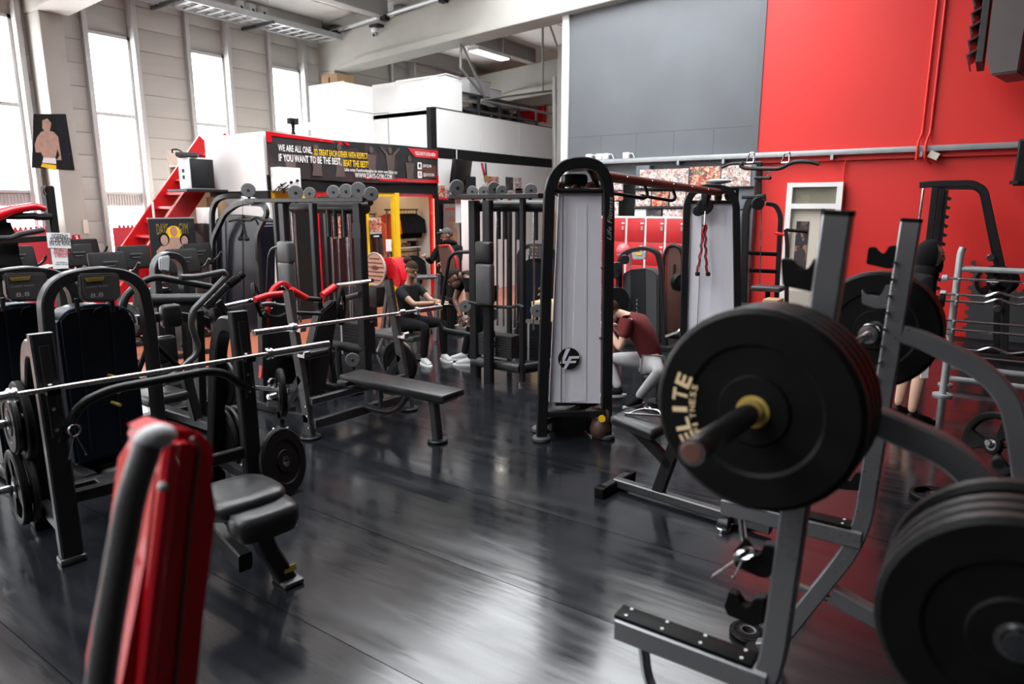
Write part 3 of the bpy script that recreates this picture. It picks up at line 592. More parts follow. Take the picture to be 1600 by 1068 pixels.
single('notice_sheet', B().slab((-13.41, P(131, 360, x=-13.4).y, 1.42), (-13.4, P(139, 360, x=-13.4).y, 1.66)), M['cream'], 'small cream notice beside the fire extinguisher sign', 'paper')
# lockers and photo posters under the grey board
LY = 11.42
lk = thing('locker_column', 'red steel locker column with white edges in the row along the back wall', 'locker', (0, LY, 0), 'red lockers in a row')
lw = .372
obj('carcass', B().slab((0, LY + .02, 0), (lw, LY + .4, 1.72)), M['whitepl'], lk)
obj('side_edge', B().slab((lw - .035, LY, 0), (lw, LY + .02, 1.72)), M['white'], lk); obj('top_edge', B().slab((0, LY, 1.69), (lw - .035, LY + .02, 1.72)), M['white'], lk)
for k in range(4):
    d = obj('locker_door', B().slab((.006, LY - .008, .05 + k * .41), (lw - .04, LY + .018, .45 + k * .41), .004), M['locker'], lk)
    obj('latch', B().slab((lw - .1, LY - .02, .25 + k * .41), (lw - .06, LY - .008, .32 + k * .41)), M['ltgrey'], d); obj('number_plate', B().slab((lw - .11, LY - .012, .36 + k * .41), (lw - .05, LY - .008, .385 + k * .41)), M['white'], d)
lk.location = (-6.55, LY, 0)
for k in range(1, 8): dup(lk, (-6.55 + k * lw, LY, 0))
def post(px0, px1, py0, py1, m, lb, Y_=11.78):
    a = P(px0, py0, y=Y_); c = P(px1, py0, y=Y_); zt = P((px0 + px1) / 2, py0, y=Y_).z; zb = P((px0 + px1) / 2, py1, y=Y_).z
    single('photo_poster', B().slab((a.x, Y_, zb), (c.x - .01, Y_ + .015, zt)), M[m], lb, 'poster', 'photo posters above the lockers')
rows = [(1000, 1077, 264, 293, 'ph1', 'wide pale crowd photo above the cable crossbeam'), (1078, 1127, 260, 292, 'ph2', 'reddish crowd photo in the top poster row'), (1128, 1175, 258, 292, 'ph1', 'large pale fight photo at the right end of the poster row'),
        (994, 1018, 299, 322, 'ph1', 'pale poster left in the second row behind the crossbeam'), (1019, 1046, 299, 322, 'ph2', 'colour poster in the middle of the second row'), (1047, 1072, 299, 322, 'ph1', 'pale poster near the far cable tower, second row'), (1073, 1150, 298, 322, 'ph1', 'pale poster partly behind the far cable tower'),
        (992, 1010, 327, 338, 'whitepl', 'blank white poster in the bottom row above the lockers'), (1011, 1034, 327, 338, 'ph3', 'grey poster in the bottom row above the lockers'), (1036, 1070, 327, 338, 'ph1', 'pale group photo in the bottom row above the lockers'),
        (955, 974, 271, 281, 'ph2', 'small red poster left of the steel column'), (955, 974, 283, 297, 'ph1', 'small pale poster left of the steel column'), (955, 974, 299, 313, 'ph2', 'small colour poster low left of the steel column'), (955, 967, 315, 337, 'ph1', 'narrow pale poster just above the leftmost lockers')]
for r_ in rows: post(*r_)
rs = B()
for a, c in (((990, 295), (1178, 292)), ((990, 325), (1075, 324))): rs.rod(P(*a, y=11.76), P(*c, y=11.76), .02, 6)
struct('trim_11', rs, M['black'], 'dark rails between the poster rows')
for k, px_ in enumerate((921, 937, 947, 979)):
    p = P(px_, 238, y=11.88); t = thing('socket_box', ['white socket box first on the steel rail beside the cable tower', 'white socket box second on the steel rail', 'white socket box third on the steel rail', 'white socket box standing apart above the steel column'][k], 'box', (p.x, 11.88, 2.76), 'socket boxes on the rail')
    obj('case', B().slab((p.x - .06, 11.84, 2.76), (p.x + .06, 11.92, 2.87), .01), M['whitepl'], t); obj('cable', B().tube([(p.x + .06, 11.88, 2.84), (p.x + .12, 11.88, 2.86), (p.x + .16, 11.88, 2.77)], .008, 6, .05), M['whitepl'], t)
# unit heater and wall speaker at the right edge
t = thing('unit_heater', 'large grey fan heater with louvres hung high on the red wall', 'heater', (.2, 10.8, 3.6))
Hy = 10.6
poly = tr([(1558, -60), (1540, 90), (1548, 118), (1592, 112), (1602, 30), (1614, -60)], y=Hy)
hc = B(); a = P(1538, 92, y=Hy); obj('casing', B().prism(poly, (.15, .75, 0), .02), mat('heater_grey', (.13, .11, .11), .5, .1, .12, 4), t)
q0, q1 = P(1549, -60, y=Hy), P(1530, 96, y=Hy); obj('front_frame', B().flat([q0 + V((0, .38, 0)), q1 + V((0, .38, 0))], (0, 1, 0), .74, .08, 0), M['greymat'], t)
for k in range(7):
    f = (k + .3) / 7; p = q0.lerp(q1, f); obj('louvre', B().prism([p + V((-.05, 0, .04)), p + V((-.15, 0, -.02)), p + V((-.12, 0, -.11)), p + V((-.10, 0, -.11)), p + V((-.13, 0, -.03)), p + V((-.04, 0, .02))], (0, .74, 0)), M['gun'], t)
obj('gas_pipe', B().rod(P(1588, 112, y=Hy + .3), P(1640, 108, y=Hy + .3), .03), M['galv'], t)
obj('wall_bracket', B().slab((.1, 11, 4.4), (.4, 12, 4.48)), M['gun'], t)
t = thing('wall_speaker', 'tall black speaker hanging at the right end of the rail', 'speaker', (.1, 11.6, 2.2)); a, c = P(1592, 218, y=11.6), P(1592, 290, y=11.6)
obj('cabinet', B().slab((a.x, 11.45, c.z), (a.x + .3, 11.75, a.z), .015), M['dark'], t); obj('grille', B().slab((a.x + .02, 11.43, c.z + .05), (a.x + .28, 11.45, a.z - .03)), M['black'], t); obj('foot_plate', B().slab((a.x - .04, 11.42, c.z + .02), (a.x + .05, 11.7, c.z + .06)), M['gun'], t)
# foam wall mat bottom right
tp_ = []; a, c = P(1518, 452, y=11.93), P(1640, 452, y=11.93)
poly = [(a.x, 11.93, 0)]
for k in range(9): z_ = .1 + k * .12; poly += [(a.x, 11.93, z_), (a.x - .05, 11.93, z_ + .02), (a.x - .05, 11.93, z_ + .06), (a.x, 11.93, z_ + .08)]
zt = a.z
for k in range(9): x_ = a.x + .1 + k * .12; poly += [(x_, 11.93, zt), (x_ + .015, 11.93, zt + .05), (x_ + .055, 11.93, zt + .05), (x_ + .07, 11.93, zt)]
poly += [(a.x + 1.5, 11.93, zt), (a.x + 1.5, 11.93, 0)]
single('wall_mat', B().prism(poly, (0, -.03, 0)), M['greymat'], 'dark grey puzzle edged mat standing against the red wall', 'mat')
# clothes in the shop
def garment(y_, x_, zt, m, L_, w_, lb, rz=0):
    t = thing('hanging_jacket', lb, 'clothing', (x_, y_, zt), 'clothes hanging in the shop')
    o = B(); prof = [(-w_ * .12, 0), (w_ * .12, 0), (w_ * .3, -.05), (w_ * .5, -.12), (w_ * .56, -L_ * .8), (w_ * .42, -L_ * .8), (w_ * .36, -.3), (w_ * .34, -L_), (-w_ * .34, -L_), (-w_ * .36, -.3), (-w_ * .42, -L_ * .8), (-w_ * .56, -L_ * .8), (-w_ * .5, -.12), (-w_ * .3, -.05)]
    o.prism([(x_ + a * .9, y_ - .03 + a * .45, zt + c) for a, c in prof], (-.012, .05, 0), .012); obj('body', o, M[m], t)
    obj('hanger_hook', B().tube([(x_, y_, zt), (x_, y_, zt + .05), (x_ + .02, y_, zt + .075), (x_, y_, zt + .09)], .005, 6, .01), M['chrome'], t); return t
def rail(x_, y0, y1, z_, lb):
    t = thing('clothes_rail', lb, 'rail', (x_, y0, z_)); obj('bar', B().rod((x_, y0, z_), (x_, y1, z_), .014, 8), M['dark'], t)
    for yq in (y0 + .05, y1 - .05): obj('post', B().rod((x_, yq, z_), (x_, yq, 0), .016, 8), M['chrome'], t)
rail(-9.95, 9.85, 10.82, 1.83, 'black clothes rail in the shop doorway behind the neon frame'); rail(-9.95, 8.6, 9.62, 1.75, 'black clothes rail behind the yellow framed shop window'); rail(-9.9, 9.9, 10.8, .98, 'low clothes rail under the glass shelf in the shop')
for k in range(9): garment(9.95 + k * .09, -9.95, 1.75, 'cloth' if k else 'orange', .5, .5, ('black hooded top hanging %s on the rail in the shop doorway' % ('', 'first', 'second', 'third', 'fourth', 'fifth', 'sixth', 'seventh', 'last')[k] if k else 'orange jacket hanging behind the yellow shop post'))
for k in range(7): garment(8.68 + k * .14, -9.95, 1.67, ('wood', 'shopstuff', 'shopstuff', 'brown', 'brown', 'greymat', 'orange')[k], .85, .55, ('mustard shirt hanging leftmost in the shop window', 'patterned brown shirt second in the shop window', 'patterned brown shirt third in the shop window', 'dark brown padded jacket in the middle of the shop window', 'dark brown padded jacket near the yellow post', 'grey padded jacket near the yellow post', 'orange jacket against the yellow post in the shop window')[k])
for k in range(5): garment(10.0 + k * .15, -9.9, .89, 'cloth', .6, .5, 'black shirt hanging %s on the low shop rail' % ('first', 'second', 'third', 'fourth', 'last')[k])
t = thing('glass_shelf', 'white framed glass shelf between the two shop rails', 'shelf', (-10.1, 10.3, 1.1))
for z_ in (1.05, 1.2): obj('shelf_bar', B().slab((-10.2, 9.85, z_), (-9.9, 10.85, z_ + .02)), M['whitepl'], t)
for k in range(6): single('shop_carton', B().slab((-10.15, 9.92 + k * .15, 1.071), (-10.0, 10.03 + k * .15, 1.12 + .03 * (k % 3)), .004), M[('wood', 'cardbd', 'black')[k % 3]], ['pale carton first on the glass shelf', 'brown carton second on the glass shelf', 'black tall carton third on the glass shelf', 'pale carton fourth on the glass shelf', 'brown carton fifth on the glass shelf', 'black carton at the far end of the glass shelf'][k], 'box', 'cartons on the glass shelf')
t = thing('shop_poster', 'red and white event poster hanging in the shop window', 'poster', (-9.47, 9.2, 1.0)); a, c = P(577, 340, x=-9.46), P(597, 372, x=-9.46)
obj('sheet', B().slab((-9.47, a.y, c.z), (-9.462, c.y, a.z)), M['ph2'], t); w_, h_ = c.y - a.y, a.z - c.z
poly2([(0, 0), (w_, 0), (w_, h_ * .22), (0, h_ * .22)], (-9.461, a.y, c.z), YR, ZU, M['black'], t, 'text_strip'); poly2([(w_ * .3, h_ * .08), (w_ * .75, h_ * .08), (w_ * .75, h_ * .14), (w_ * .3, h_ * .14)], (-9.46, a.y, c.z), YR, ZU, M['white'], t, 'print_line'); poly2([(0, h_ * .22), (w_, h_ * .22), (w_, h_ * .32), (0, h_ * .32)], (-9.461, a.y, c.z), YR, ZU, M['ltgrey'], t, 'text_strip')
a, c = P(605, 374, x=-9.42), P(614, 392, x=-9.42); single('paper_note', B().slab((-9.46, a.y, c.z), (-9.455, c.y, a.z)), M['paper'], 'white paper note taped to the shop window by the yellow post', 'paper')
a, c = P(520, 338, x=-9.48), P(533, 372, x=-9.48); single('shop_poster', B().slab((-9.49, a.y, c.z), (-9.48, c.y, a.z)), M['ph2'], 'red poster on the dark shop window behind the pulley station', 'poster')
# ================================================================== FREE WEIGHT GEAR: builders
def PN(px, py, o, n):
    """point on the plane through o with normal n seen at photo pixel (px, py)"""
    d = FW + RT * ((px - 800) / F) + UP * ((534 - py) / F); n = V(n); return CAM + d * ((V(o) - CAM).dot(n) / d.dot(n))
PLC = {}
def plate(c, axis, r, t, label, group=None, style='bumper', name='weight_plate', edge='rubedge', txt=None, n=40, hub=False):
    """a disc weight: body with recessed face, hub ring, optional rim holes; origin at its lowest point"""
    c = V(c); ax = V(axis).normalized(); root = thing(name, label, 'weight plate', (c.x, c.y, max(0, c.z - r)), group)
    if style == 'bumper':
        pr_ = [(.027, -t / 2), (.075, -t / 2), (.08, -t / 2 + .007), (r * .62, -t / 2 + .007), (r * .66, -t / 2), (r - .012, -t / 2), (r, -t / 2 + .012), (r, t / 2 - .012), (r - .012, t / 2), (r * .66, t / 2), (r * .62, t / 2 - .007), (.08, t / 2 - .007), (.075, t / 2), (.027, t / 2)]
        obj('body', B().lathe(pr_ + [pr_[0]], c, ax, n, False), M['rub'], root)
        obj('rim_band', B().lathe([(r - .006, -t / 2 + .008), (r + .0012, -t / 2 + .012), (r + .0012, t / 2 - .012), (r - .006, t / 2 - .008)], c, ax, n, False), M[edge], root)
        obj('hub_ring', B().lathe([(.026, -t / 2 - .002), (.036, -t / 2 - .003), (.036, t / 2 + .003), (.026, t / 2 + .002), (.026, -t / 2 - .002)], c, ax, 24, False), M['gold'] if hub else M['gun'], root)
    else:      # grip plate with three hand holes
        pr_ = [(.026, -t / 2), (.06, -t / 2), (.066, -t / 2 + .006), (r * .8, -t / 2 + .006), (r * .84, -t / 2), (r - .008, -t / 2), (r, -t / 2 + .008), (r, t / 2 - .008), (r - .008, t / 2), (r * .84, t / 2), (r * .8, t / 2 - .006), (.066, t / 2 - .006), (.06, t / 2), (.026, t / 2)]
        u, w = B.frame(None, ax); b = B(); rings = []
        for k in range(n):
            a = 2 * math.pi * k / n; e_ = u * math.cos(a) + w * math.sin(a)
            rings.append(b.ring([c + ax * q + e_ * s for s, q in pr_]))
        hole = lambda k: (k % (n // 3)) in range(2, n // 3 - 2)
        m_ = len(pr_)
        for k in range(n):
            a_, b_ = rings[k], rings[(k + 1) % n]
            for i in range(m_):
                j = (i + 1) % m_
                if hole(k) and i in (2, 10): continue
                b.bm.faces.new((a_[i], a_[j], b_[j], b_[i]))
        obj('body', b, M['rub'], root)
        # spokes close the ring between holes
        obj('hub_ring', B().lathe([(.026, -t / 2 - .002), (.04, -t / 2 - .002), (.04, t / 2 + .002), (.026, t / 2 + .002), (.026, -t / 2 - .002)], c, ax, 20, False), M['steel'], root)
    return root
def barbell(c, axis, label, L=2.2, sl=.43, group=None, shaft='worn'):
    c = V(c); a = V(axis).normalized(); h = L / 2; root = thing('barbell', label, 'barbell', (c.x, c.y, c.z - .025), group)
    obj('shaft', B().rod(c - a * (h - sl), c + a * (h - sl), .0142, 14), M[shaft], root)
    for s in (-1, 1):
        sp_ = obj('sleeve', B().rod(c + a * s * (h - sl), c + a * s * h, .025, 18), M['chrome'], root)
        obj('collar', B().lathe([(.02, -.022), (.034, -.02), (.038, -.008), (.03, -.004), (.03, .004), (.038, .008), (.036, .02), (.02, .022)], c + a * s * (h - sl), a, 20), M['chrome'], root)
        obj('end_cap', B().disc(c + a * s * (h - .002), a, .02, .008, 16, .002), M['brown'], sp_)
    return root
def spring_clip(c, axis, down, label, m='chrome', R_=.027, L=.1, spread=.35):
    c = V(c); a = V(axis).normalized(); d = V(down).normalized(); w = a.cross(d).normalized(); t = thing('spring_collar', label, 'collar', c + d * L)
    pts = [c + a * (k / 36 * .022 - .011) + (d * math.cos(k / 12 * 2 * math.pi) + w * math.sin(k / 12 * 2 * math.pi)) * R_ for k in range(37)]
    obj('coil', B().tube(pts, .0028, 6, 0), M[m], t)
    for s in (-1, 1):
        q = c + d * R_ + a * s * .011; e_ = q + d * L + w * s * L * spread
        obj('grip_leg', B().tube([q, q.lerp(e_, .5), e_, e_ - w * s * .012 - d * .012], .0028, 6, .01), M[m], t)
    return t
# ================================================================== GREY SQUAT RACK (right foreground)
Y1, Y2 = 1.74, 2.78
t = thing('squat_rack', 'grey steel squat rack in the right foreground with leaning uprights', 'rack', (-.3, 2.26, 0))
SX = (0, 1, 0)
for Yq, top, low, bend in ((Y1, P(1310, 334, y=Y1), P(1203, 1068, y=Y1), None), (Y2, P(1424, 345, y=Y2), P(1345, 840, y=Y2), 1)):
    k1 = low + V((-.02, 0, -.06)); k2 = V((low.x - .28, Yq, .06))
    obj('upright', B().flat([top, low, k2, V((low.x - .34, Yq, .03))], SX, .05, .064, .14, 6), M['steel'], t)
    obj('top_cap', B().flat([top + V((0, 0, -.004)), top + V((.0006, 0, .008))], SX, .052, .066, 0), M['rub'], t)
    fb = low + V((.0, 0, -.2))
    obj('foot_pad', B().disc((low.x - .34, Yq, .012), (0, 0, 1), .06, .024, 18, .004), M['rub'], t)
rear1 = tr([(1335, 652), (1372, 657), (1490, 708), (1550, 775)], y=Y1); e1 = rear1[-1]; rear1 += [V((e1.x + .09, Y1, e1.z - .28)), V((e1.x + .16, Y1, .03))]
obj('rear_brace', B().flat(rear1, SX, .05, .066, .16, 6), M['steel'], t)
rear2 = tr([(1410, 521), (1440, 530), (1530, 573), (1578, 622), (1594, 700)], y=Y2); e2 = rear2[-1]; rear2 += [V((e2.x + .06, Y2, e2.z - .3)), V((e2.x + .1, Y2, .03))]
obj('rear_brace', B().flat(rear2, SX, .05, .066, .16, 6), M['steel'], t)
obj('cross_tube', B().rod((rear1[-1].x - .02, Y1, .5), (rear2[-1].x - .02, Y2, .5), .03), M['steel'], t)
obj('floor_tube', B().flat([P(1300, 926, y=Y2), V((e2.x + .08, Y2, .2))], SX, .06, .07, 0), M['steel'], t)
obj('floor_tube', B().flat([V((P(1203, 1068, y=Y1).x - .14, Y1, .32)), V((e1.x + .15, Y1, .2))], SX, .06, .07, 0), M['steel'], t)
# spotter arms with rubber strip
for Yq, tip, root_ in ((Y1, P(968, 968, y=Y1), P(1190, 1045, y=Y1)), (Y2, P(1130, 790, y=Y2), P(1338, 838, y=Y2))):
    z_ = (tip.z + root_.z) / 2 if Yq == Y1 else root_.z - .005; z_ = .64
    ar = obj('safety_arm', B().flat([V((tip.x, Yq, z_)), V((root_.x + .02, Yq, z_))], SX, .07, .075, 0), M['steel'], t)
    obj('rubber_strip', B().slab((tip.x - .004, Yq - .034, z_ + .0375), (root_.x - .02, Yq + .034, z_ + .05), .003), M['rub'], ar)
    n_ = 4
    for k in range(n_):
        for dy in (-.02, .02): obj('screw', B().disc((tip.x + .03 + (root_.x - tip.x - .08) * k / (n_ - 1), Yq + dy, z_ + .051), (0, 0, 1), .005, .004, 8), M['galv'], ar)
    obj('arm_brace', B().tube([V((tip.x + .08, Yq, z_ - .035)), V((tip.x + .1, Yq, z_ - .16)), V((tip.x + .2, Yq, z_ - .26)), V((root_.x + .02, Yq, z_ - .3))], .017, 10, .1, 6), M['chrome'], t)
def cup(pts, Yq, m='rub', th=.035): obj('bar_hook', B().prism(tr(pts, y=Yq), (0, th, 0), .003), M[m], t)
cup([(1219, 404), (1234, 405), (1244, 420), (1253, 424), (1264, 420), (1271, 403), (1284, 401), (1284, 440), (1272, 457), (1222, 447)], Y1 - .02)
cup([(1357, 386), (1367, 386), (1374, 397), (1382, 398), (1388, 385), (1400, 383), (1400, 418), (1388, 420), (1353, 412)], Y2 - .02)
cup([(1346, 451), (1354, 462), (1372, 465), (1378, 460), (1383, 446), (1400, 446), (1396, 482), (1366, 482), (1346, 474)], Y2 + .03, 'steel')
cup([(1192, 851), (1212, 854), (1212, 890), (1201, 903), (1188, 903), (1148, 885), (1146, 862), (1160, 846), (1172, 860), (1175, 867), (1182, 870), (1190, 866)], Y1 - .02)
cup([(1138, 925), (1150, 930), (1158, 947), (1166, 951), (1173, 948), (1178, 935), (1196, 935), (1194, 974), (1178, 979), (1136, 961), (1131, 948)], Y1 - .02)
cup([(1306, 735), (1314, 740), (1322, 752), (1330, 752), (1338, 738), (1356, 740), (1352, 768), (1310, 764)], Y2 - .02)
for py_ in range(430, 640, 26):
    p = P(1403 - (py_ - 400) * .155, py_ - 20, y=Y2 - .035); obj('adjuster_stud', B().disc(p, (0, 1, 0), .006, .02, 8), M['chrome'], t)
for px_, py_ in ((1242, 610), (1560, 722)): obj('bolt', B().disc(P(px_, py_, y=Y1 - .035), (0, 1, 0), .012, .02, 10), M['black'], t)
hp = P(1590, 985, y=1.42)
horn = obj('storage_horn', B().rod((hp.x, 1.36, hp.z), (hp.x, Y1, hp.z), .024, 16), M['chrome'], t)
# loaded barbell
bc = V((-.37, 2.31, 1.45)); ba = (V((-.335, 2.95, 1.43)) - V((-.385, 1.45, 1.465))).normalized()
bn0 = V((-.387, 1.47, 1.462))
barbell(bn0 + ba * (.72), ba, 'barbell on the grey rack loaded with black bumper plates', 2.12, .42)
for k in range(4):
    plate(bn0 + ba * (.02 + k * .043), ba, .226 - .0 * k, .041, ['outermost black bumper plate on the near barbell sleeve, cream lettering', 'second black bumper plate from the near sleeve end', 'third black bumper plate from the near sleeve end', 'innermost black bumper plate on the near sleeve'][k], 'bumper plates on the near sleeve', hub=(k == 0))
fp = bn0 + ba * 1.5
for k in range(3): plate(fp + ba * k * .043, ba, .226, .041, ['black bumper plate facing the rack on the far barbell sleeve', 'middle black bumper plate on the far barbell sleeve', 'outer black bumper plate on the far barbell sleeve'][k], 'bumper plates on the far sleeve')
# lettering on the outer plate: cream word running round the left side
op = [o for o in bpy.data.objects if o.get('label', '').startswith('outermost black bumper')][0]
fc = bn0 - ba * .002; ux = (V((1, 0, 0)) - ba * ba.x).normalized(); uz = -ux.cross(ba).normalized()
if uz.z < 0: uz = -uz
for k, ch in enumerate('ELITE'):
    a = R(212 - k * 12); e_ = ux * math.cos(a) + uz * math.sin(a); tg = ux * math.sin(a) - uz * math.cos(a)
    text(ch, fc + e_ * .15 - tg * (.006 if ch == 'I' else .0145), tg, e_, .034, M['print'], op, .012 if ch == 'I' else .029, ext=.0015, bold=.03)
for k, ch in enumerate('FITNESS'):
    a = R(208 - k * 7); e_ = ux * math.cos(a) + uz * math.sin(a); tg = ux * math.sin(a) - uz * math.cos(a)
    text(ch, fc + e_ * .13 - tg * .006, tg, e_, .014, M['print'], op, .005 if ch == 'I' else .013, ext=.0015, bold=.01)
# plates on the rear horn
for k in range(5):
    plate((hp.x, 1.4 + k * .046, hp.z), (0, 1, 0), .226 if k != 3 else .21, .042, ['front black bumper plate stored on the rack horn at the right edge', 'second stored bumper plate behind the front one on the horn', 'third stored bumper plate on the horn', 'slightly smaller fourth stored plate on the horn', 'rearmost stored bumper plate on the horn'][k], 'bumper plates on the storage horn')
spring_clip(P(1163, 866, y=Y1 - .05), (.85, -.35, .38), (-.5, 0, -.8), 'chrome spring collar hooked over the rack bar hook', L=.075, spread=.4)
# ================================================================== bench behind the rack
bt0 = P(962, 752, z=.05); bt1 = P(1140, 806, z=.05); bd = (bt1 - bt0).normalized(); bs_ = V((-bd.y, bd.x, 0))
t = thing('adjustable_bench', 'black adjustable bench with short seat pad behind the squat rack', 'bench', bt0.lerp(bt1, .5) * 1.0); t.location.z = 0; OFF[t.name] = V(t.location)
obj('base_tube', B().flat([bt0, bt1 + bd * .25], bs_, .06, .06, 0), M['gun'], t)
obj('cross_foot', B().flat([bt0 - bs_ * .17 - V((0, 0, .01)), bt0 + bs_ * .17 - V((0, 0, .01))], bd, .06, .06, 0), M['blk'], t)
for s in (-1, 1): obj('foot_cap', B().box(bt0 + bs_ * s * .18 - V((0, 0, .015)), (.07, .07, .07), bev=.008), M['rub'], t)
ft = P(1130, 828, z=.0); obj('front_leg', B().flat([bt1 + bd * .0, ft + V((0, 0, .05)), ft + V((0, 0, .01))], bs_, .05, .07, .03), M['blk'], t); obj('foot_cap', B().disc(ft + V((0, 0, .012)), (0, 0, 1), .045, .024, 16, .004), M['chrome'], t)
obj('front_leg', B().flat([bt1, bt1 + bd * .2 + bs_ * .25 + V((0, 0, -.04))], bs_, .05, .06, .0), M['blk'], t)
mp0 = bt0 + bd * .32; obj('post', B().flat([mp0, mp0 + bd * .12 + V((0, 0, .4))], bs_, .05, .08, 0), M['blk'], t)
obj('seat_arm', B().flat([mp0 + bd * .09 + V((0, 0, .22)), mp0 - bd * .02 + V((0, 0, .3)), mp0 - bd * .2 + V((0, 0, .42))], bs_, .05, .07, .08), M['blk'], t)
rotb = MX((bd, bs_, V((0, 0, 1)))).transposed()
obj('seat_pad', B().box(mp0 - bd * .14 + V((0, 0, .455)), (.34, .27, .075), rotb @ MX.Rotation(R(8), 3, 'Y'), .035, 4), M['vinyl'], t)
obj('back_pad', B().box(mp0 + bd * .55 + V((0, 0, .44)), (.85, .28, .07), rotb, .03, 4), M['vinyl'], t)
obj('back_support', B().flat([mp0 + bd * .12 + V((0, 0, .37)), mp0 + bd * .8 + V((0, 0, .37))], bs_, .05, .05, 0), M['blk'], t)
sc0 = mp0 - bd * .12 + V((0, 0, .505))
q = thing('pulldown_attachment', 'chrome cable attachment lying on the bench seat', 'handle', sc0); obj('bar', B().rod(sc0 + V((-.12, -.04, .01)), sc0 + V((.12, .05, .012)), .008, 10), M['chrome'], q); obj('loop', B().tube([sc0 + V((-.1, -.03, .01)), sc0 + V((-.05, .06, .03)), sc0 + V((.06, .1, .03)), sc0 + V((.1, .04, .012))], .006, 8, .04), M['chrome'], q); obj('link', B().torus(sc0 + V((-.02, .1, .03)), (.2, .1, 1), .025, .005, 16, 6), M['chrome'], q)
# kettlebell, small plate and loose items on the floor
kp = P(938, 683, z=.0); t = thing('kettlebell', 'rusty brown kettlebell with a yellow mark beside the cable tower', 'kettlebell', kp)
obj('bell', B().lathe([(.02, 0), (.06, .002), (.085, .04), (.09, .085), (.075, .135), (.045, .165), (.02, .172)], kp, (0, 0, 1), 24), M['kettle'], t); obj('handle', B().tube([kp + V((-.06, 0, .14)), kp + V((-.075, 0, .2)), kp + V((-.045, 0, .26)), kp + V((.045, 0, .26)), kp + V((.075, 0, .2)), kp + V((.06, 0, .14))], .017, 10, .05), M['kettle'], t); obj('mark', B().disc(kp + V((.045, -.068, .19)), (.5, -.8, .1), .03, .01, 14), M['yellow'], t)
sp0 = P(1168, 992, z=.0); plate(sp0 + V((0, 0, .014)), (0.05, 0.02, 1), .075, .026, 'small steel change plate lying on the floor under the rack', None, n=24, edge='steel')
sp1 = P(1463, 780, z=.0); plate(sp1 + V((0, 0, .022)), (0, .03, 1), .16, .035, 'grip plate lying flat on the floor right of the rack', None, 'grip')
pq = P(1545, 745, z=0); dq = V((.62, .75, 0)).normalized()
ps = thing('plate_stand', 'low black plate stand behind the leaning grip plate', 'stand', pq + dq * .2)
obj('base', B().box(pq + dq * .22 + V((0, 0, .02)), (.3, .3, .04), bev=.01), M['blk'], ps); obj('post', B().flat([pq + dq * .22 + V((0, 0, .04)), pq + dq * .22 + V((0, 0, .42))], (1, 0, 0), .06, .06, 0), M['blk'], ps); obj('peg', B().rod(pq + dq * .22 + V((0, 0, .2)), pq - dq * .06 + V((0, 0, .262)), .022, 12), M['chrome'], ps)
sp2 = P(1548, 690, z=.225); plate((P(1545, 745, z=0).x, P(1545, 745, z=0).y, .24), (-.62, -.75, .18), .235, .045, 'large grip plate leaning upright behind the squat rack', None, 'grip')
# ================================================================== RED PAD MACHINE (left foreground, out of focus)
xr = -1.05
t = thing('red_machine_back', 'red machine seat back with black side roller, blurred in the left foreground', 'gym machine', (xr, .45, 0))
red = tr([(256, 676), (268, 670), (300, 672), (322, 678), (336, 690), (344, 706), (346, 726), (338, 800), (318, 960), (308, 1068), (292, 1240), (160, 1240), (190, 1068), (225, 880), (243, 740), (248, 696)], x=xr)
dv = V((-.75, .5, 0)).normalized() * .1
obj('backrest_shell', B().prism(red, V((-.12, 0, 0)), .022), M['redplastic'], t)
sr = tr([(268, 690), (258, 780), (240, 930), (222, 1100), (205, 1240)], x=xr + .006)
obj('side_ridge', B().tube(sr, .016, 10, .05), M['redplastic'], t)
ridge = tr([(300, 684), (312, 700), (296, 820), (274, 1068), (262, 1200)], x=xr + .004); obj('seam', B().tube(ridge, .0035, 6, .02), M['brown'], t)
arm = tr([(232, 694), (206, 770), (188, 870), (168, 985), (150, 1120), (132, 1240)], x=xr + .05); obj('side_roller', B().tube(arm, .021, 14, .12, 5), M['gvinyl'], t)
obj('roller_cap', B().ball(arm[0] + V((0, .012, .008)), (.024, .03, .02)), M['ltgrey'], t)
obj('bolt', B().ball(P(254, 760, x=xr + .02), .008), M['ltgrey'], t)
lo_ = P(225, 1240, x=xr - .06)
obj('seat_post', B().flat([lo_ + V((0, 0, .1)), V((lo_.x, lo_.y, .04))], (0, 1, 0), .08, .06, 0), M['blk'], t)
obj('base_plate', B().slab((lo_.x - .25, lo_.y - .15, 0), (lo_.x + .25, lo_.y + .15, .04), .01), M['blk'], t)
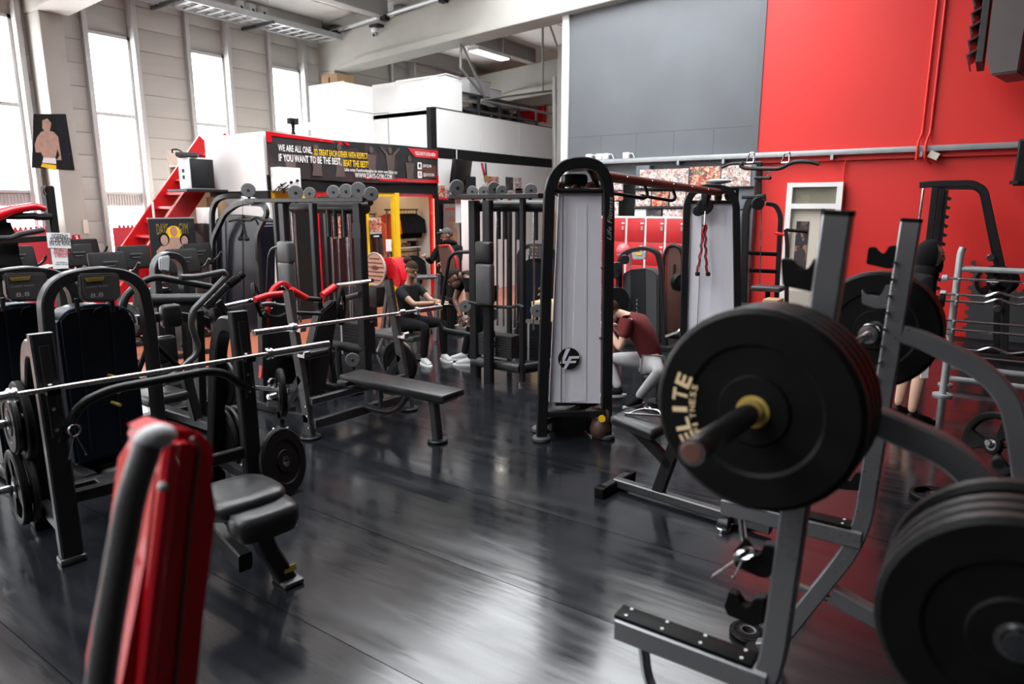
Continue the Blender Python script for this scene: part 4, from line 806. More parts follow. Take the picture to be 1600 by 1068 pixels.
# ================================================================== OLYMPIC SHOULDER PRESS STATION (left)
O = V((-3.85, 1.95, 0)); vv = V((.156, .988, 0)).normalized(); uu = V((.988, -.156, 0)).normalized(); Z = V((0, 0, 1))
def L(u, v, z): return O + uu * u + vv * v + Z * z
t = thing('press_station', 'black barbell press station with curved seat in the left foreground', 'bench station', O)
rotL = MX((uu, vv, Z)).transposed()
for s in (-1, 1):
    v_ = .52 * s
    obj('upright', B().flat([L(0, v_, 0.02), L(.0, v_, .6), L(-.035, v_, 1.26)], uu, .075, .105, .2), M['blk2'], t)
    obj('foot_cap', B().box(L(.0, v_, .02), (.1, .125, .04), rotL, .01), M['gun'], t)
    obj('rear_leg', B().flat([L(-.02, v_, 1.17), L(-.24, v_, 1.17), L(-.36, v_, 1.0), L(-.62, v_, .04)], vv, .085, .1, .12, 6), M['blk'], t)
    obj('foot_cap', B().box(L(-.62, v_, .025), (.13, .11, .05), rotL, .01), M['rub'], t)
    hk = obj('hook_plate', B().flat([L(.045, v_, .72), L(.03, v_, .95), L(.01, v_, 1.2)], vv, .045, .018, .2), M['blk2'], t)
    for z_ in (.76, .87, 1.0): obj('bolt', B().disc(L(.055 - (z_ - .72) * .08, v_, z_), uu, .009, .008, 10), M['chrome'], hk)
    obj('bar_rest', B().prism([L(.03, v_ - .03, .955), L(.1, v_ - .03, .955), L(.115, v_ - .03, .99), L(.105, v_ - .03, 1.0), L(.09, v_ - .03, .97), L(.03, v_ - .03, .97)], vv * .06, .003), M['rub'], t)
    obj('side_brace', B().flat([L(-.58, v_, .16), L(.0, v_, .16)], vv, .05, .07, 0), M['blk'], t)
    for z_, l_ in ((.72, .24), (.3, .24)): obj('plate_horn', B().rod(L(-.55 if z_ < .5 else -.43, v_, z_), L(-.55 if z_ < .5 else -.43, v_ + s * l_, z_), .024, 14), M['chrome'], t)
obj('grab_loop', B().tube([L(.02, -.5, .68), L(.03, -.4, .87), L(.03, -.25, .92), L(.03, .28, .93), L(.03, .38, .9), L(.02, .5, .79)], .026, 12, .09, 5), M['blk'], t)
obj('cross_beam', B().flat([L(-.55, -.5, .2), L(-.55, .5, .2)], uu, .06, .09, 0), M['blk'], t); obj('cross_beam', B().flat([L(0, -.5, .36), L(0, .5, .36)], uu, .05, .07, 0), M['blk'], t)
obj('spotter_plate', B().box(L(-.22, 0, .28), (.4, .55, .03), rotL, .01), M['blk2'], t)
# seat, footed beam
obj('seat_beam', B().flat([L(-.3, 0, .32), L(.45, 0, .26), L(1.0, .0, .17)], vv, .07, .1, .2), M['blk'], t)
leg_ = P(450, 908, z=.0); lt = P(405, 815, z=.36)
obj('front_leg', B().flat([V((lt.x, lt.y, .36)), V((lt.x + .03, lt.y, .24)), leg_ + V((-.01, 0, .01))], vv, .09, .085, .1, 5), M['blk2'], t)
fq = leg_ + V((0, 0, .015)); obj('foot_cap', B().box(fq, (.15, .11, .03), rotL, .012), M['gvinyl'], t)
lbp = leg_ + V((-.0, -.048, .1)); obj('maker_badge', B().box(leg_ + uu * .032 + V((.0, 0, .085)), (.01, .065, .03), rotL @ MX.Rotation(R(-14), 3, 'Y')), M['gold'], t)
sc1 = P(372, 775, z=.47)
def saddle(c, l, w, h, m, name, tilt=0, wf=1.0):
    b = B(); rings = []; n = 20
    for j, (sc, dz) in enumerate(((.55, -h / 2), (.93, -h / 2), (1, -h * .25), (1, h * .2), (.92, h * .45), (.6, h * .5), (.15, h * .5))):
        rr = []
        for k in range(n):
            a = 2 * math.pi * k / n; cx = math.copysign(abs(math.cos(a)) ** .6, math.cos(a)) * l / 2 * sc; cy = math.copysign(abs(math.sin(a)) ** .6, math.sin(a)) * w / 2 * sc * (wf if cx > 0 else 1)
            rr.append(c + uu * cx + vv * cy + Z * (dz + tilt * cx))
        rings.append(b.ring(rr))
    b.skin(rings); obj(name, b, M[m], t, ang=1.2)
saddle(sc1, .42, .4, .09, 'vinyl', 'seat_pad', .05)
saddle(P(412, 808, z=.42), .2, .33, .12, 'vinyl', 'thigh_pad', -.1)
barbell(L(.07, -.02, .985), vv + V((0, 0, .0)), 'bare olympic barbell resting on the black press station', 2.2, .43)
grp = 'plates on the press station horns'
pl = [(-1, .72, 0, .225, 'grip', 'big grip plate on the upper left horn of the press station'), (-1, .72, 1, .18, 'bumper', 'smaller plate on the upper left horn outside the big one'), (-1, .3, 0, .225, 'bumper', 'inner large plate on the lower left horn of the press station'), (-1, .3, 1, .225, 'grip', 'outer large grip plate on the lower left horn'),
      (1, .72, 0, .16, 'bumper', 'medium plate on the upper right horn of the press station'), (1, .72, 1, .16, 'bumper', 'second medium plate on the upper right horn'), (1, .3, 0, .215, 'bumper', 'inner large plate low on the right horn of the press station'), (1, .3, 1, .215, 'bumper', 'middle large plate low on the right horn'), (1, .3, 2, .21, 'bumper', 'outer large plate low on the right horn')]
for s, z_, k, r_, st, lb in pl:
    u_ = -.55 if z_ < .5 else -.43; plate(L(u_, s * (.58 + .047 * k), z_), vv, r_, .042, lb, grp, st, edge='rubedge')
# plates leaning against the right upright
gp = P(440, 612, z=.62); t2 = PN(440, 613, L(.06, .62, 0), vv)
plate(V((t2.x, t2.y, t2.z)), (.5, .86, .0), .15, .035, 'grip plate hung on the peg of the right upright', None, 'grip')
spring_clip(PN(425, 598, L(.12, .6, 0), uu), (.9, .1, .1), (0, 0, -1), 'wire spring collar hanging on the right upright peg', R_=.03, L=.12, m='worn')
o_ = [o for o in bpy.data.objects if o.name == 'press_station'][0]
obj('side_peg', B().rod(L(.02, .55, t2.z), V((t2.x, t2.y, t2.z)) + vv * .05, .014, 10), M['chrome'], o_)
spring_clip(PN(116, 672, L(.08, -.52, 0), uu), (.95, .1, .1), (0, 0, -1), 'wire spring collar hanging on the left upright of the press station', R_=.032, L=.12, m='chrome')
lp = P(452, 735, z=.1); plate((-3.74, 2.68, .22), (.93, .3, .22), .228, .042, 'large black plate leaning at the foot of the right upright', None, 'bumper')
# ================================================================== FLAT BENCH PRESS
ya, yb = 3.5, 4.57
t = thing('flat_bench_press', 'flat bench press with gunmetal uprights in the middle of the floor', 'bench', (-4.2, 4.03, 0))
for Yq, tp_, bs2 in ((ya, P(450, 452, y=ya), P(486, 684, y=ya)), (yb, P(607, 447, y=yb), P(640, 640, y=yb))):
    tp_ = V((tp_.x, Yq, 1.22))
    obj('upright', B().flat([V((bs2.x, Yq, .02)), tp_], (0, 1, 0), .05, .085, 0), M['gun'], t)
    obj('upright_cap', B().flat([tp_, tp_ + (tp_ - bs2).normalized() * .012], (0, 1, 0), .045, .08, 0), M['blk'], t)
    obj('foot_disc', B().disc((bs2.x, Yq, .014), (0, 0, 1), .085, .028, 24, .008), M['blk2'], t)
    rf = V((bs2.x - .4, Yq, 0)); mid = V((bs2.x, Yq, 0)).lerp(tp_, .42)
    obj('rear_leg', B().flat([mid, V((rf.x, Yq, .12)), V((rf.x, Yq, .02))], (0, 1, 0), .05, .07, .06), M['blk2'], t)
    obj('foot_disc', B().disc((rf.x, Yq, .014), (0, 0, 1), .07, .028, 24, .008), M['chrome'], t)
    obj('side_tube', B().flat([V((bs2.x, Yq, .17)), V((rf.x, Yq, .14))], (0, 1, 0), .05, .075, 0), M['blk2'], t)
    for z_ in (.93, .72): 
        q = V((bs2.x, Yq, 0)).lerp(tp_, z_ / 1.22); obj('bar_hook', B().prism([q + V((.03, -.03, -.03)), q + V((.12, -.03, -.03)), q + V((.13, -.03, .02)), q + V((.115, -.03, .03)), q + V((.105, -.03, -.005)), q + V((.03, -.03, -.005))], (0, .06, 0), .003), M['chrome'], t)
    for z_ in (.1, .2, .28): obj('bolt', B().disc((V((bs2.x, Yq, 0)).lerp(tp_, z_ / 1.22)) + V((.03, -.026, 0)), (0, 1, 0), .009, .012, 8), M['chrome'], t)
    obj('plate_horn', B().rod((rf.x + .14, Yq, .36), (rf.x + .14, Yq + (-.2 if Yq == ya else .2), .36), .024, 12), M['chrome'], t)
obj('cross_tube', B().flat([V((-4.47, ya, .32)), V((-4.42, yb, .32))], (1, 0, 0), .05, .06, 0), M['gun'], t)
obj('cross_tube', B().flat([V((-4.44, ya, .13)), V((-4.38, yb, .13))], (1, 0, 0), .05, .085, 0), M['gun'], t)
cy = 4.03
obj('bench_pad', B().box((-3.97, cy, .425), (1.2, .27, .06), bev=.018, seg=3), M['vinyl'], t); obj('pad_board', B().slab((-4.5, cy - .1, .37), (-3.42, cy + .1, .395)), M['blk'], t)
obj('pad_wing', B().box((-4.5, cy, .39), (.12, .34, .05), bev=.015), M['vinyl'], t)
fl_ = P(684, 690, z=0); obj('front_leg', B().flat([V((-3.6, fl_.y, .38)), V((fl_.x, fl_.y, .02))], (0, 1, 0), .075, .065, 0), M['gun'], t); obj('foot_disc', B().disc((fl_.x, fl_.y, .014), (0, 0, 1), .085, .028, 24, .008), M['blk2'], t)
obj('pad_bracket', B().tube([(-3.85, cy, .37), (-3.98, cy, .22), (-4.1, cy, .16), (-4.42, cy, .16)], .028, 10, .1), M['blk2'], t); obj('pad_stay', B().rod((-4.2, cy, .16), (-4.2, cy, .37), .02), M['gun'], t)
barbell((-4.5, 4.12, .93), (0, 1, -.03), 'bare olympic barbell racked on the flat bench press', 2.16, .36)
plate((-4.74, 4.83, .36), (0, 1, 0), .225, .045, 'black plate stored on the far horn of the flat bench press', None)
# ================================================================== CABLE CROSSOVER
t = thing('cable_crossover', 'black cable crossover with two pale panelled towers joined by a top beam', 'gym machine', (-2.75, 6.6, 0))
def tower(o, d, path_px, panel_px, zt, badge_px):
    o = V(o); d = V(d).normalized(); n = V((d.y, -d.x, 0)); Q = lambda px, py, off=0: PN(px, py, o + n * off, n)
    path = [Q(*p) for p in path_px]; path[0].z = .03; path[-1].z = .03; pL, pR = path[0], path[-1]; ctr = (pL + pR) / 2; ctr.z = 0
    obj('tower_frame', B().flat(path, n, .06, .085, .12, 7), M['blk'], t)
    rear = [p - n * .24 + (ctr - V((p.x, p.y, 0))) * .12 for p in path]; obj('rear_frame', B().flat(rear, n, .04, .045, .12, 7), M['blk'], t)
    pc = [Q(*p, -.02) for p in panel_px]; pn = obj('tower_panel', B().prism(pc, -n * .02), M['lilac'], t)
    w_ = (pc[1] - pc[0]); fo = lambda f, z_, off: V((pc[0].x, pc[0].y, 0)) + V((w_.x, w_.y, 0)) * f + n * off + V((0, 0, z_))
    obj('panel_ridge', B().prism([fo(.42, .32, .001), fo(.72, .32, .001), fo(.66, zt - .3, .001), fo(.48, zt - .3, .001)], n * .003), M['lilac'], pn)
    for z_ in (zt - .34, 1.42, .85): obj('panel_clip', B().ball(fo(.97, z_, .02), (.02, .02, .012), 10, 6), M['dark'], pn)
    cb0, cb1 = Q(*panel_px[3]), Q(*panel_px[2]); obj('crossbar', B().rod(cb0 + V((0, 0, .02)) - d * .05, cb1 + V((0, 0, .02)) + d * .05, .02), M['blk'], t)
    tc_ = ctr - n * .16 + V((0, 0, zt)); obj('top_cover', B().lathe([(.06, -.03), (.15, -.01), (.16, .008), (.1, .03), (.02, .035)], tc_, (0, 0, 1), 24), M['ltgrey'], t)
    rt_ = MX((d, n, V((0, 0, 1)))).transposed(); obj('top_housing', B().box(ctr - n * .16 + V((0, 0, zt - .1)), (.2, .14, .1), rt_, .03), M['blk'], t)
    for k, f in enumerate((-.13, .0, .12)): obj('pulley', B().disc(ctr - n * .1 + d * f + V((0, 0, zt - .17 - .02 * (k % 2))), d * .8 + n, .06, .04, 20, .012), M['brown'], t)
    obj('cable', B().rod(fo(.2, zt - .22, .03), fo(.22, .3, .03), .004, 6), M['dark'], t)
    b0, b1 = Q(*panel_px[0]), Q(*panel_px[1]); obj('base_tube', B().flat([pL.lerp(path[1], .1), pR.lerp(path[-2], .1)], n, .05, .05, 0), M['blk'], t)
    obj('base_tube', B().flat([pL.lerp(path[1], .06), rear[-1] + V((0, 0, .22))], n, .05, .05, 0), M['blk'], t)
    obj('lower_housing', B().box(ctr - n * .22 + V((0, 0, .1)), (.36, .28, .14), rt_, .03), M['blk'], t)
    for p in (pL, pR, rear[0], rear[-1]): obj('foot_disc', B().disc((p.x, p.y, .02), (0, 0, 1), .075, .04, 24, .01), M['greymat'], t)
    obj('weight_stack', B().box(ctr - n * .2 + V((0, 0, .55)), (.26, .12, .6), rt_), M['dark'], t)
    if badge_px:
        c = Q(*badge_px, .0); bg = obj('maker_badge', B().disc(c, n, .09, .012, 28, .003), M['black'], pn); o_ = c + n * .0075; k = .86
        sc_ = lambda L_: [(x * k, y * k) for x, y in L_]
        poly2(sc_([(-.03, .1), (.01, .1), (-.045, -.02), (.01, -.02), (.0, -.045), (-.09, -.045)]), o_, d, (0, 0, 1), M['lilac'], bg, 'badge_letter')
        poly2(sc_([(.0, .025), (.1, .025), (.095, .0), (.022, .0), (.012, -.02), (.07, -.02), (.062, -.042), (.004, -.042), (-.03, -.1), (-.055, -.09)]), o_, d, (0, 0, 1), M['lilac'], bg, 'badge_letter')
    return path, ctr, d, n
path1, c1, d1, n1 = tower((-2.88, 4.55, 0), (.74, .67, 0), [(846, 688), (858, 300), (866, 274), (880, 259), (897, 254), (920, 254), (938, 262), (949, 284), (951, 320), (947, 678)], [(858, 628), (938, 630), (940, 302), (873, 302)], 2.2, (889, 560))
path2, c2, d2, n2 = tower((-2.95, 8.4, 0), (.9, .43, 0), [(1066, 560), (1073, 318), (1082, 300), (1098, 293), (1124, 293), (1142, 299), (1150, 318), (1153, 560)], [(1072, 520), (1148, 522), (1146, 318), (1080, 318)], 2.2, None)
zt2 = max(p.z for p in path2) + .02
b0, b1 = V((c1.x, c1.y, 2.2)) - n1 * .12 + d1 * .18 - V((0, 0, .06)), V((c2.x, c2.y, zt2 - .08))
bm_ = obj('top_beam', B().rod(b0, b1, .042, 14), M['brown'], t)
for f in (.28, .5):
    c = b0.lerp(b1, f); hb = obj('pull_up_handle', B().tube([c, c + V((.04, .02, -.12)), c + V((.03, -.04, -.15)), c + V((-.14, -.42, -.1))], .016, 10, .05), M['blk2'], t)
for k in range(5): obj('beam_bolt', B().ball(b0.lerp(b1, .15 + k * .17) + V((.04, -.01, .01)), .011, 8, 6), M['chrome'], bm_)
c = PN(1101, 322, c2 + n2 * .12, n2); obj('swivel_pulley', B().disc(c, n2, .1, .06, 24, .015), M['black'], t); obj('pulley_wheel', B().disc(c + V((-.07, -.02, -.05)), n2, .07, .05, 20, .01), M['dark'], t); obj('pulley_strap', B().box(c + V((0, 0, .11)), (.08, .08, .2), bev=.01), M['black'], t)
rp = thing('triceps_rope', 'black and red braided rope hanging from the far cable tower', 'rope', (c.x, c.y, 1.0)); c3 = c + V((.02, -.02, -.1))
for s in (-1, 1):
    pts = [c3 + d2 * s * (.014 + .05 * (k / 14) ** 2) + d2 * .008 * math.sin(k * 1.9) + V((0, 0, -.12 - .6 * k / 14)) for k in range(15)]
    r_ = obj('strand', B().tube(pts, .016, 8, 0), M['black'], rp)
    obj('red_twist', B().tube([p + n2 * .014 + d2 * .008 * math.cos(i * 2.2) for i, p in enumerate(pts)], .007, 6, .0), M['red'], r_); obj('rubber_stop', B().disc(pts[-1], (0, 0, 1), .028, .05, 14, .008), M['black'], rp)
obj('clip', B().rod(c3 + V((0, 0, .04)), c3 + V((0, 0, -.12)), .008, 8), M['chrome'], rp)
q0, q1 = PN(951, 375, path1[0] + n1 * .033, n1), PN(953.5, 307, path1[0] + n1 * .033, n1); text('Life Fitness', q0 + d1 * .02, q1 - q0, -d1, .035, M['ltgrey'], t, (q1 - q0).length, shear=.3)
# ================================================================== PULLEY MULTI-STATIONS
def wheel(par, px, py, plane, r=.07, axis=(.75, -.65, 0), double=True):
    p = P(px, py, y=plane); w = obj('pulley_wheel', B().disc(p, axis, r, .018, 24, .006), M['wheel'], par); a = V(axis).normalized()
    obj('wheel_hub', B().disc(p - a * -.011, axis, r * .2, .012, 12, .003), M['dark'], w)
    obj('wheel_guard', B().disc(p - a * .03, axis, r * .9, .03, 20, .006), M['dark'], w)
    obj('wheel_fork', B().rod(p - a * .015, V((p.x, p.y, p.z - r - .03)) - a * .015, .018, 8), M['blk2'], w)
def stack(par, lo, hi, n=11, m='gun'):
    s_ = obj('weight_stack', B().slab((lo[0], lo[1] + .01, lo[2]), (hi[0], hi[1], hi[2])), M['black'], par); h = (hi[2] - lo[2]) / n
    for k in range(n): obj('stack_plate', B().slab((lo[0] - .006, lo[1], lo[2] + k * h + .003), (hi[0] + .006, hi[1] + .006, lo[2] + (k + 1) * h - .003)), M[m], s_)
    obj('pin_strip', B().slab(((lo[0] + hi[0]) / 2 - .012, lo[1] - .004, lo[2]), ((lo[0] + hi[0]) / 2 + .012, lo[1] + .01, hi[2])), M['ltgrey'], s_)
ys = 5.95
t = thing('pulley_station', 'black multi pulley station beside the near cable tower', 'gym machine', (-4.3, ys, 0))
SY = (0, 1, 0)
def vpost(px, y, zt, w, h, m='blk', foot=True, par=None):
    p = P(px, 440, y=y); 
    # foot position along the vertical through that pixel column at its base
    b = B().flat([V((p.x, y, .0)), V((p.x, y, zt))], SY, h, w, 0); return obj('post', b, M[m], par or t), p.x
_, xl = vpost(742, ys, 1.96, .1, .1); _, xr_ = vpost(816.5, ys, 1.98, .055, .055, 'blk2'); obj('foot_ring', B().disc((xr_, ys, .02), (0, 0, 1), .045, .04, 16), M['chrome'], t)
vpost(796, ys + .35, 1.96, .05, .05, 'gun'); vpost(763, ys - .12, 1.96, .1, .08, 'blk2')
obj('top_beam', B().rod((xl - .05, ys + .1, 1.9), (xr_ + .25, ys + .1, 1.9), .06, 14), M['blk'], t)
a = P(706, 308, y=ys - .1); c = P(845, 309, y=ys - .1); obj('pulley_rail', B().flat([V((a.x, ys - .1, 2.0)), V((c.x, ys - .1, 2.0))], SY, .1, .05, 0), M['blk2'], t)
obj('rail_end', B().ball((a.x, ys - .1, 2.0), .045), M['blk2'], t)
for px_, py_, r_, ax in ((714, 293, .085, (.9, -.45, 0)), (738, 299, .06, (.4, -.9, 0)), (756, 299, .06, (.4, -.9, 0)), (772, 295, .075, (.85, -.5, 0)), (784, 298, .06, (.7, -.7, 0)), (829, 297, .065, (.6, -.8, 0))): wheel(t, px_, py_, ys - .1, r_, ax)
obj('head_pad', B().box(P(757, 394, y=ys - .2), (.21, .09, .23), bev=.03, seg=3), M['vinyl'], t); obj('back_pad', B().box(P(758, 444, y=ys - .2), (.21, .09, .44), bev=.03, seg=3), M['gvinyl'], t)
for px_ in (777, 787, 806, 834): p = P(px_, 440, y=ys + .1); obj('guide_rod', B().rod((p.x, ys + .1, .6), (p.x, ys + .1, 1.9), .011, 8), M['chrome'], t); obj('cable_sleeve', B().rod((p.x + .03, ys + .1, 1.55), (p.x + .03, ys + .1, 1.9), .018, 8), M['dark'], t)
a, c = P(749, 553, y=ys), P(800, 526, y=ys); stack(t, (a.x, ys - .02, a.z), (c.x, ys + .16, c.z), 9, 'gun')
a, c = P(806, 560, y=ys + .3), P(846, 507, y=ys + .3); stack(t, (a.x, ys + .3, a.z), (c.x, ys + .55, c.z), 12, 'blk2')
a, c = P(740, 563, y=ys), P(814, 567, y=ys); obj('base_tube', B().rod((a.x, ys, a.z), (c.x, ys, a.z), .06, 16), M['gun'], t); obj('base_tube', B().rod((xr_, ys, a.z), (xr_ + .3, ys + .8, a.z), .06, 14), M['blk'], t)
obj('hand_bar', B().tube(tr([(733, 472), (760, 478), (800, 480), (810, 476), (818, 480)], y=ys - .15), .017, 10, .04), M['blk2'], t)
obj('row_frame', B().tube([V((xl - .03, ys, P(735, 393, y=ys).z))] + tr([(712, 394), (702, 402), (694, 450), (690, 490), (692, 514)], y=ys - .05) + [V((xl, ys - .03, P(735, 521, y=ys).z))], .021, 10, .07), M['blk2'], t)
for px_, py_ in ((727, 478), (769, 491), (839, 485)): wheel(t, px_, py_, ys - .08, .07, (.5, -.85, 0))
cs = B()
q = P(771, 515, y=ys - .06); obj('selector_cord', B().tube([q, q + V((.02, 0, -.06)), q + V((-.01, 0, -.1)), q + V((.03, 0, -.16)), q + V((0, 0, -.2))], .008, 6, .02), M['black'], t)
# station behind the flat bench
y1 = 5.2
t = thing('pulley_station', 'black multi pulley station with pads behind the flat bench press', 'gym machine', (-6.2, y1, 0))
_, xl = vpost(566, y1, 1.93, .12, .1); _, xm = vpost(495.5, y1 - .2, 1.93, .07, .07, 'blk2'); _, xq = vpost(450, y1 - .12, 1.93, .1, .08, 'blk2'); vpost(515, y1 + .5, 1.93, .06, .06); vpost(438, y1 + .2, 1.93, .06, .06)
obj('joint_plate', B().slab((xl - .065, y1 - .056, 1.56), (xl + .065, y1 - .05, 1.72)), M['dark'], t)
a, c = P(388, 315, y=y1 - .1), P(572, 315, y=y1 - .1); obj('pulley_rail', B().flat([V((a.x, y1 - .1, 1.965)), V((c.x, y1 - .1, 1.965))], SY, .1, .045, 0), M['blk2'], t)
obj('top_beam', B().rod((xq - .1, y1 + .1, 1.88), (xl, y1 + .1, 1.88), .065, 14), M['blk'], t); obj('rail_end', B().rod((c.x - .05, y1 - .1, 1.93), (c.x + .08, y1 - .12, 1.93), .03), M['blk2'], t)
for px_, py_, r_, ax in ((388, 297, .085, (.75, -.65, 0)), (462, 301, .085, (.75, -.65, 0)), (484, 302, .07, (.5, -.85, 0)), (521, 300, .075, (.5, -.85, 0)), (541, 299, .08, (.5, -.85, 0)), (560, 297, .085, (.6, -.8, 0)), (580, 303, .075, (.75, -.65, 0))): wheel(t, px_, py_, y1 - .1, r_, ax)
obj('head_pad', B().box(P(447, 394, y=y1 - .22), (.22, .1, .25), bev=.03, seg=3), M['gvinyl'], t); obj('back_pad', B().box(P(449, 440, y=y1 - .22), (.22, .1, .46), bev=.03, seg=3), M['gvinyl'], t)
for px_ in (461, 466, 521, 531, 545, 550): p = P(px_, 440, y=y1 + .1); obj('guide_rod', B().rod((p.x, y1 + .1, .5), (p.x, y1 + .1, 1.85), .013, 8), M['chrome'], t)
for px_ in (519, 529, 543): p = P(px_, 440, y=y1 + .05); obj('cable_sleeve', B().rod((p.x, y1 + .05, 1.56), (p.x, y1 + .05, 1.86), .025, 8), M['dark'], t)
a, c = P(512, 547, y=y1), P(564, 506, y=y1); stack(t, (a.x, y1 - .03, a.z), (c.x, y1 + .2, c.z), 11, 'blk2')
obj('base_tube', B().rod((xm - .2, y1 + .02, .33), (xl, y1 + .02, .33), .075, 16), M['blk'], t); obj('base_leg', B().rod((xm + .12, y1 - .05, .33), (xm + .12, y1 - .05, .0), .035, 12), M['blk'], t)
wheel(t, 551, 562, y1 - .2, .08, (.6, -.8, 0))
obj('side_arm', B().rod(P(528, 445, y=y1 - .15), P(582, 438, y=y1 - .35), .02), M['chrome'], t); obj('side_arm', B().rod(P(538, 466, y=y1 - .15), P(563, 459, y=y1 - .35), .028), M['blk2'], t)
obj('row_frame', B().tube(tr([(436, 385), (425, 388), (420, 402), (417, 470)], y=y1 + .05), .02, 8, .05), M['blk2'], t)
# pulldown machine with arch and dark shroud, left of that station
y0 = 6.1
t = thing('pulldown_machine', 'arched pulldown machine with a dark shroud and hanging rope handle', 'gym machine', (-6.95, y0, 0))
lf = P(331, 440, y=y0).x
obj('arch', B().flat([V((lf, y0, .02))] + tr([(331, 330), (338, 312), (352, 306)], y=y0) + [P(375, 306, y=y0 + .1)], SY, .07, .075, .12, 5), M['blk2'], t)
obj('front_arm', B().flat([V((lf + .02, y0 - .1, .02))] + tr([(333, 372), (352, 332), (372, 318), (398, 314)], y=y0 - .1), SY, .06, .075, .12, 5), M['blk2'], t)
obj('rear_arm', B().flat(tr([(395, 317), (412, 319), (418, 332), (402, 366), (405, 420), (410, 520)], y=y0) , SY, .06, .07, .1, 5), M['blk2'], t)
q = P(410, 520, y=y0); obj('rear_post', B().flat([q, V((q.x, y0, .02))], SY, .06, .07, 0), M['blk2'], t)
sh0 = obj('shroud', B().prism([V((p.x, y0 + .06, p.z)) for p in tr([(336, 342), (350, 335), (398, 340), (404, 352), (404, 640), (336, 640)], y=y0 + .06)], (0, .3, 0), .02), M['navy'], t)
for px_ in (352, 378): p0, p1_ = P(px_, 345, y=y0 + .05), P(px_ + 3, 520, y=y0 + .05); obj('shroud_rib', B().rod(p0, p1_, .006, 6), M['dark'], sh0)
obj('top_cover', B().prism(tr([(352, 305), (378, 308), (390, 322), (352, 322)], y=y0 + .1), (0, .25, 0), .02), M['ltgrey'], t)
obj('lat_handle', B().tube(tr([(358, 345), (372, 342), (392, 344), (400, 339), (412, 344), (436, 346)], y=y0 - .3), .02, 8, .03), M['black'], t)
q0, q1 = P(379, 315, y=y0 - .3), P(380, 335, y=y0 - .3); obj('cable', B().rod(q0, P(379, 352, y=y0 - .3), .004, 6), M['dark'], t)
q = P(380, 336, y=y0 - .3); obj('snap_hook', B().rod(q, q - V((0, 0, .1)), .022, 8), M['black'], t)
for s in (-1, 1): c_ = P(380, 349, y=y0 - .32); obj('rope_strand', B().tube([c_, c_ + V((s * .02, 0, -.1)), c_ + V((s * .07 - .02, 0, -.2))], .02, 8, .04), M['black'], t); obj('rope_stop', B().disc(c_ + V((s * .07 - .02, 0, -.21)), (s * .3, 0, 1), .04, .05, 14, .01), M['black'], t)
# ================================================================== SELECTORISED MACHINES (left)
def arch_machine(label, xq=-5.0):
    t = thing('selector_machine', label, 'gym machine', (xq, 2.22, 0), 'arched weight stack machines')
    fr_ = tr([(66, 560), (70, 470), (80, 448), (100, 434), (125, 428), (160, 424), (190, 428), (208, 436), (222, 452), (232, 500), (242, 600)], x=xq); fr_[0] = V((xq, fr_[0].y, .02)); fr_[-1] = V((xq, fr_[-1].y, .02))
    obj('arch_frame', B().flat(fr_, (1, 0, 0), .09, .075, .1, 4), M['blk2'], t)
    sh_ = tr([(90, 500), (104, 486), (130, 478), (160, 475), (190, 480), (206, 490), (210, 505)], x=xq - .06); a, c = sh_[0], sh_[-1]
    s_ = obj('shroud', B().prism([V((xq - .06, a.y, .12))] + sh_ + [V((xq - .06, c.y, .12))], (-.22, 0, 0), .02), M['navy'], t)
    obj('shroud_rim', B().tube([p + V((.012, 0, .004)) for p in sh_], .008, 6, .03), mat('blue_grey_rim', (.06, .09, .13), .3), s_)
    for px_ in (122, 172): q0, q1 = P(px_, 484, x=xq - .055), P(px_ + 10, 620, x=xq - .055); obj('shroud_rib', B().rod(q0, V((q1.x, q1.y, .2)), .005, 6), M['dark'], s_)
    obj('viewing_hole', B().disc(P(155, 490, x=xq - .05), (1, 0, 0), .04, .012, 18), M['black'], s_)
    cn = obj('console', B().prism(tr([(118, 427), (179, 426), (182, 462), (172, 470), (126, 470), (121, 462)], x=xq + .02), (.07, 0, 0), .012), M['lcd'], t)
    bp_ = P(148, 436, x=xq + .0925); obj('maker_badge', B().prism([bp_ + V((0, -.062, .012)), bp_ + V((0, .062, .012)), bp_ + V((0, .05, -.012)), bp_ + V((0, -.05, -.012))], (.003, 0, 0)), M['gold'], cn)
    text('TECHNOGYM', bp_ + V((.0035, -.045, -.006)), (0, 1, 0), (0, 0, 1), .011, M['black'], cn, .09)
    text('8.8', P(142, 465, x=xq + .094), (0, 1, 0), (0, 0, 1), .03, M['ltgrey'], cn, .08); text('CHEST PRESS', P(134, 450, x=xq + .094), (0, 1, 0), (0, 0, 1), .008, M['ltgrey'], cn, .14)
    for px_ in (121, 176): q = P(px_, 480, x=xq + .02); obj('console_stay', B().rod(q + V((0, 0, .06)), q - V((0, 0, .03)), .015, 8), M['dark'], cn)
    obj('base_rail', B().slab((xq - .3, a.y - .02, .02), (xq + .1, a.y + .06, .1), .01), M['blk'], t); obj('base_rail', B().slab((xq - .3, c.y - .06, .02), (xq + .1, c.y + .02, .1), .01), M['blk'], t)
    obj('cross_foot', B().slab((xq - .36, a.y - .1, 0), (xq - .28, c.y + .1, .06), .01), M['rub'], t)
    for z_, r_ in ((.62, .016), (.72, .01), (.52, .01)): obj('setting_knob', B().disc((xq + .0, (a.y + c.y) / 2 + .03, z_), (1, 0, 0), r_ * 1.2, .12, 12), M['gold'], t)
    return t
mB = arch_machine('arched weight machine with blue-black shroud behind the press station')
mA = dup(mB, (-5.45, 2.22 - .271, 0), 0, 'arched weight machine with blue-black shroud at the left edge of the picture')
mC = dup(mB, (-5.7, 8.9, 0), R(-70), 'arched weight machine standing behind the near pulley station'); mC.scale = (.9, .9, .9)
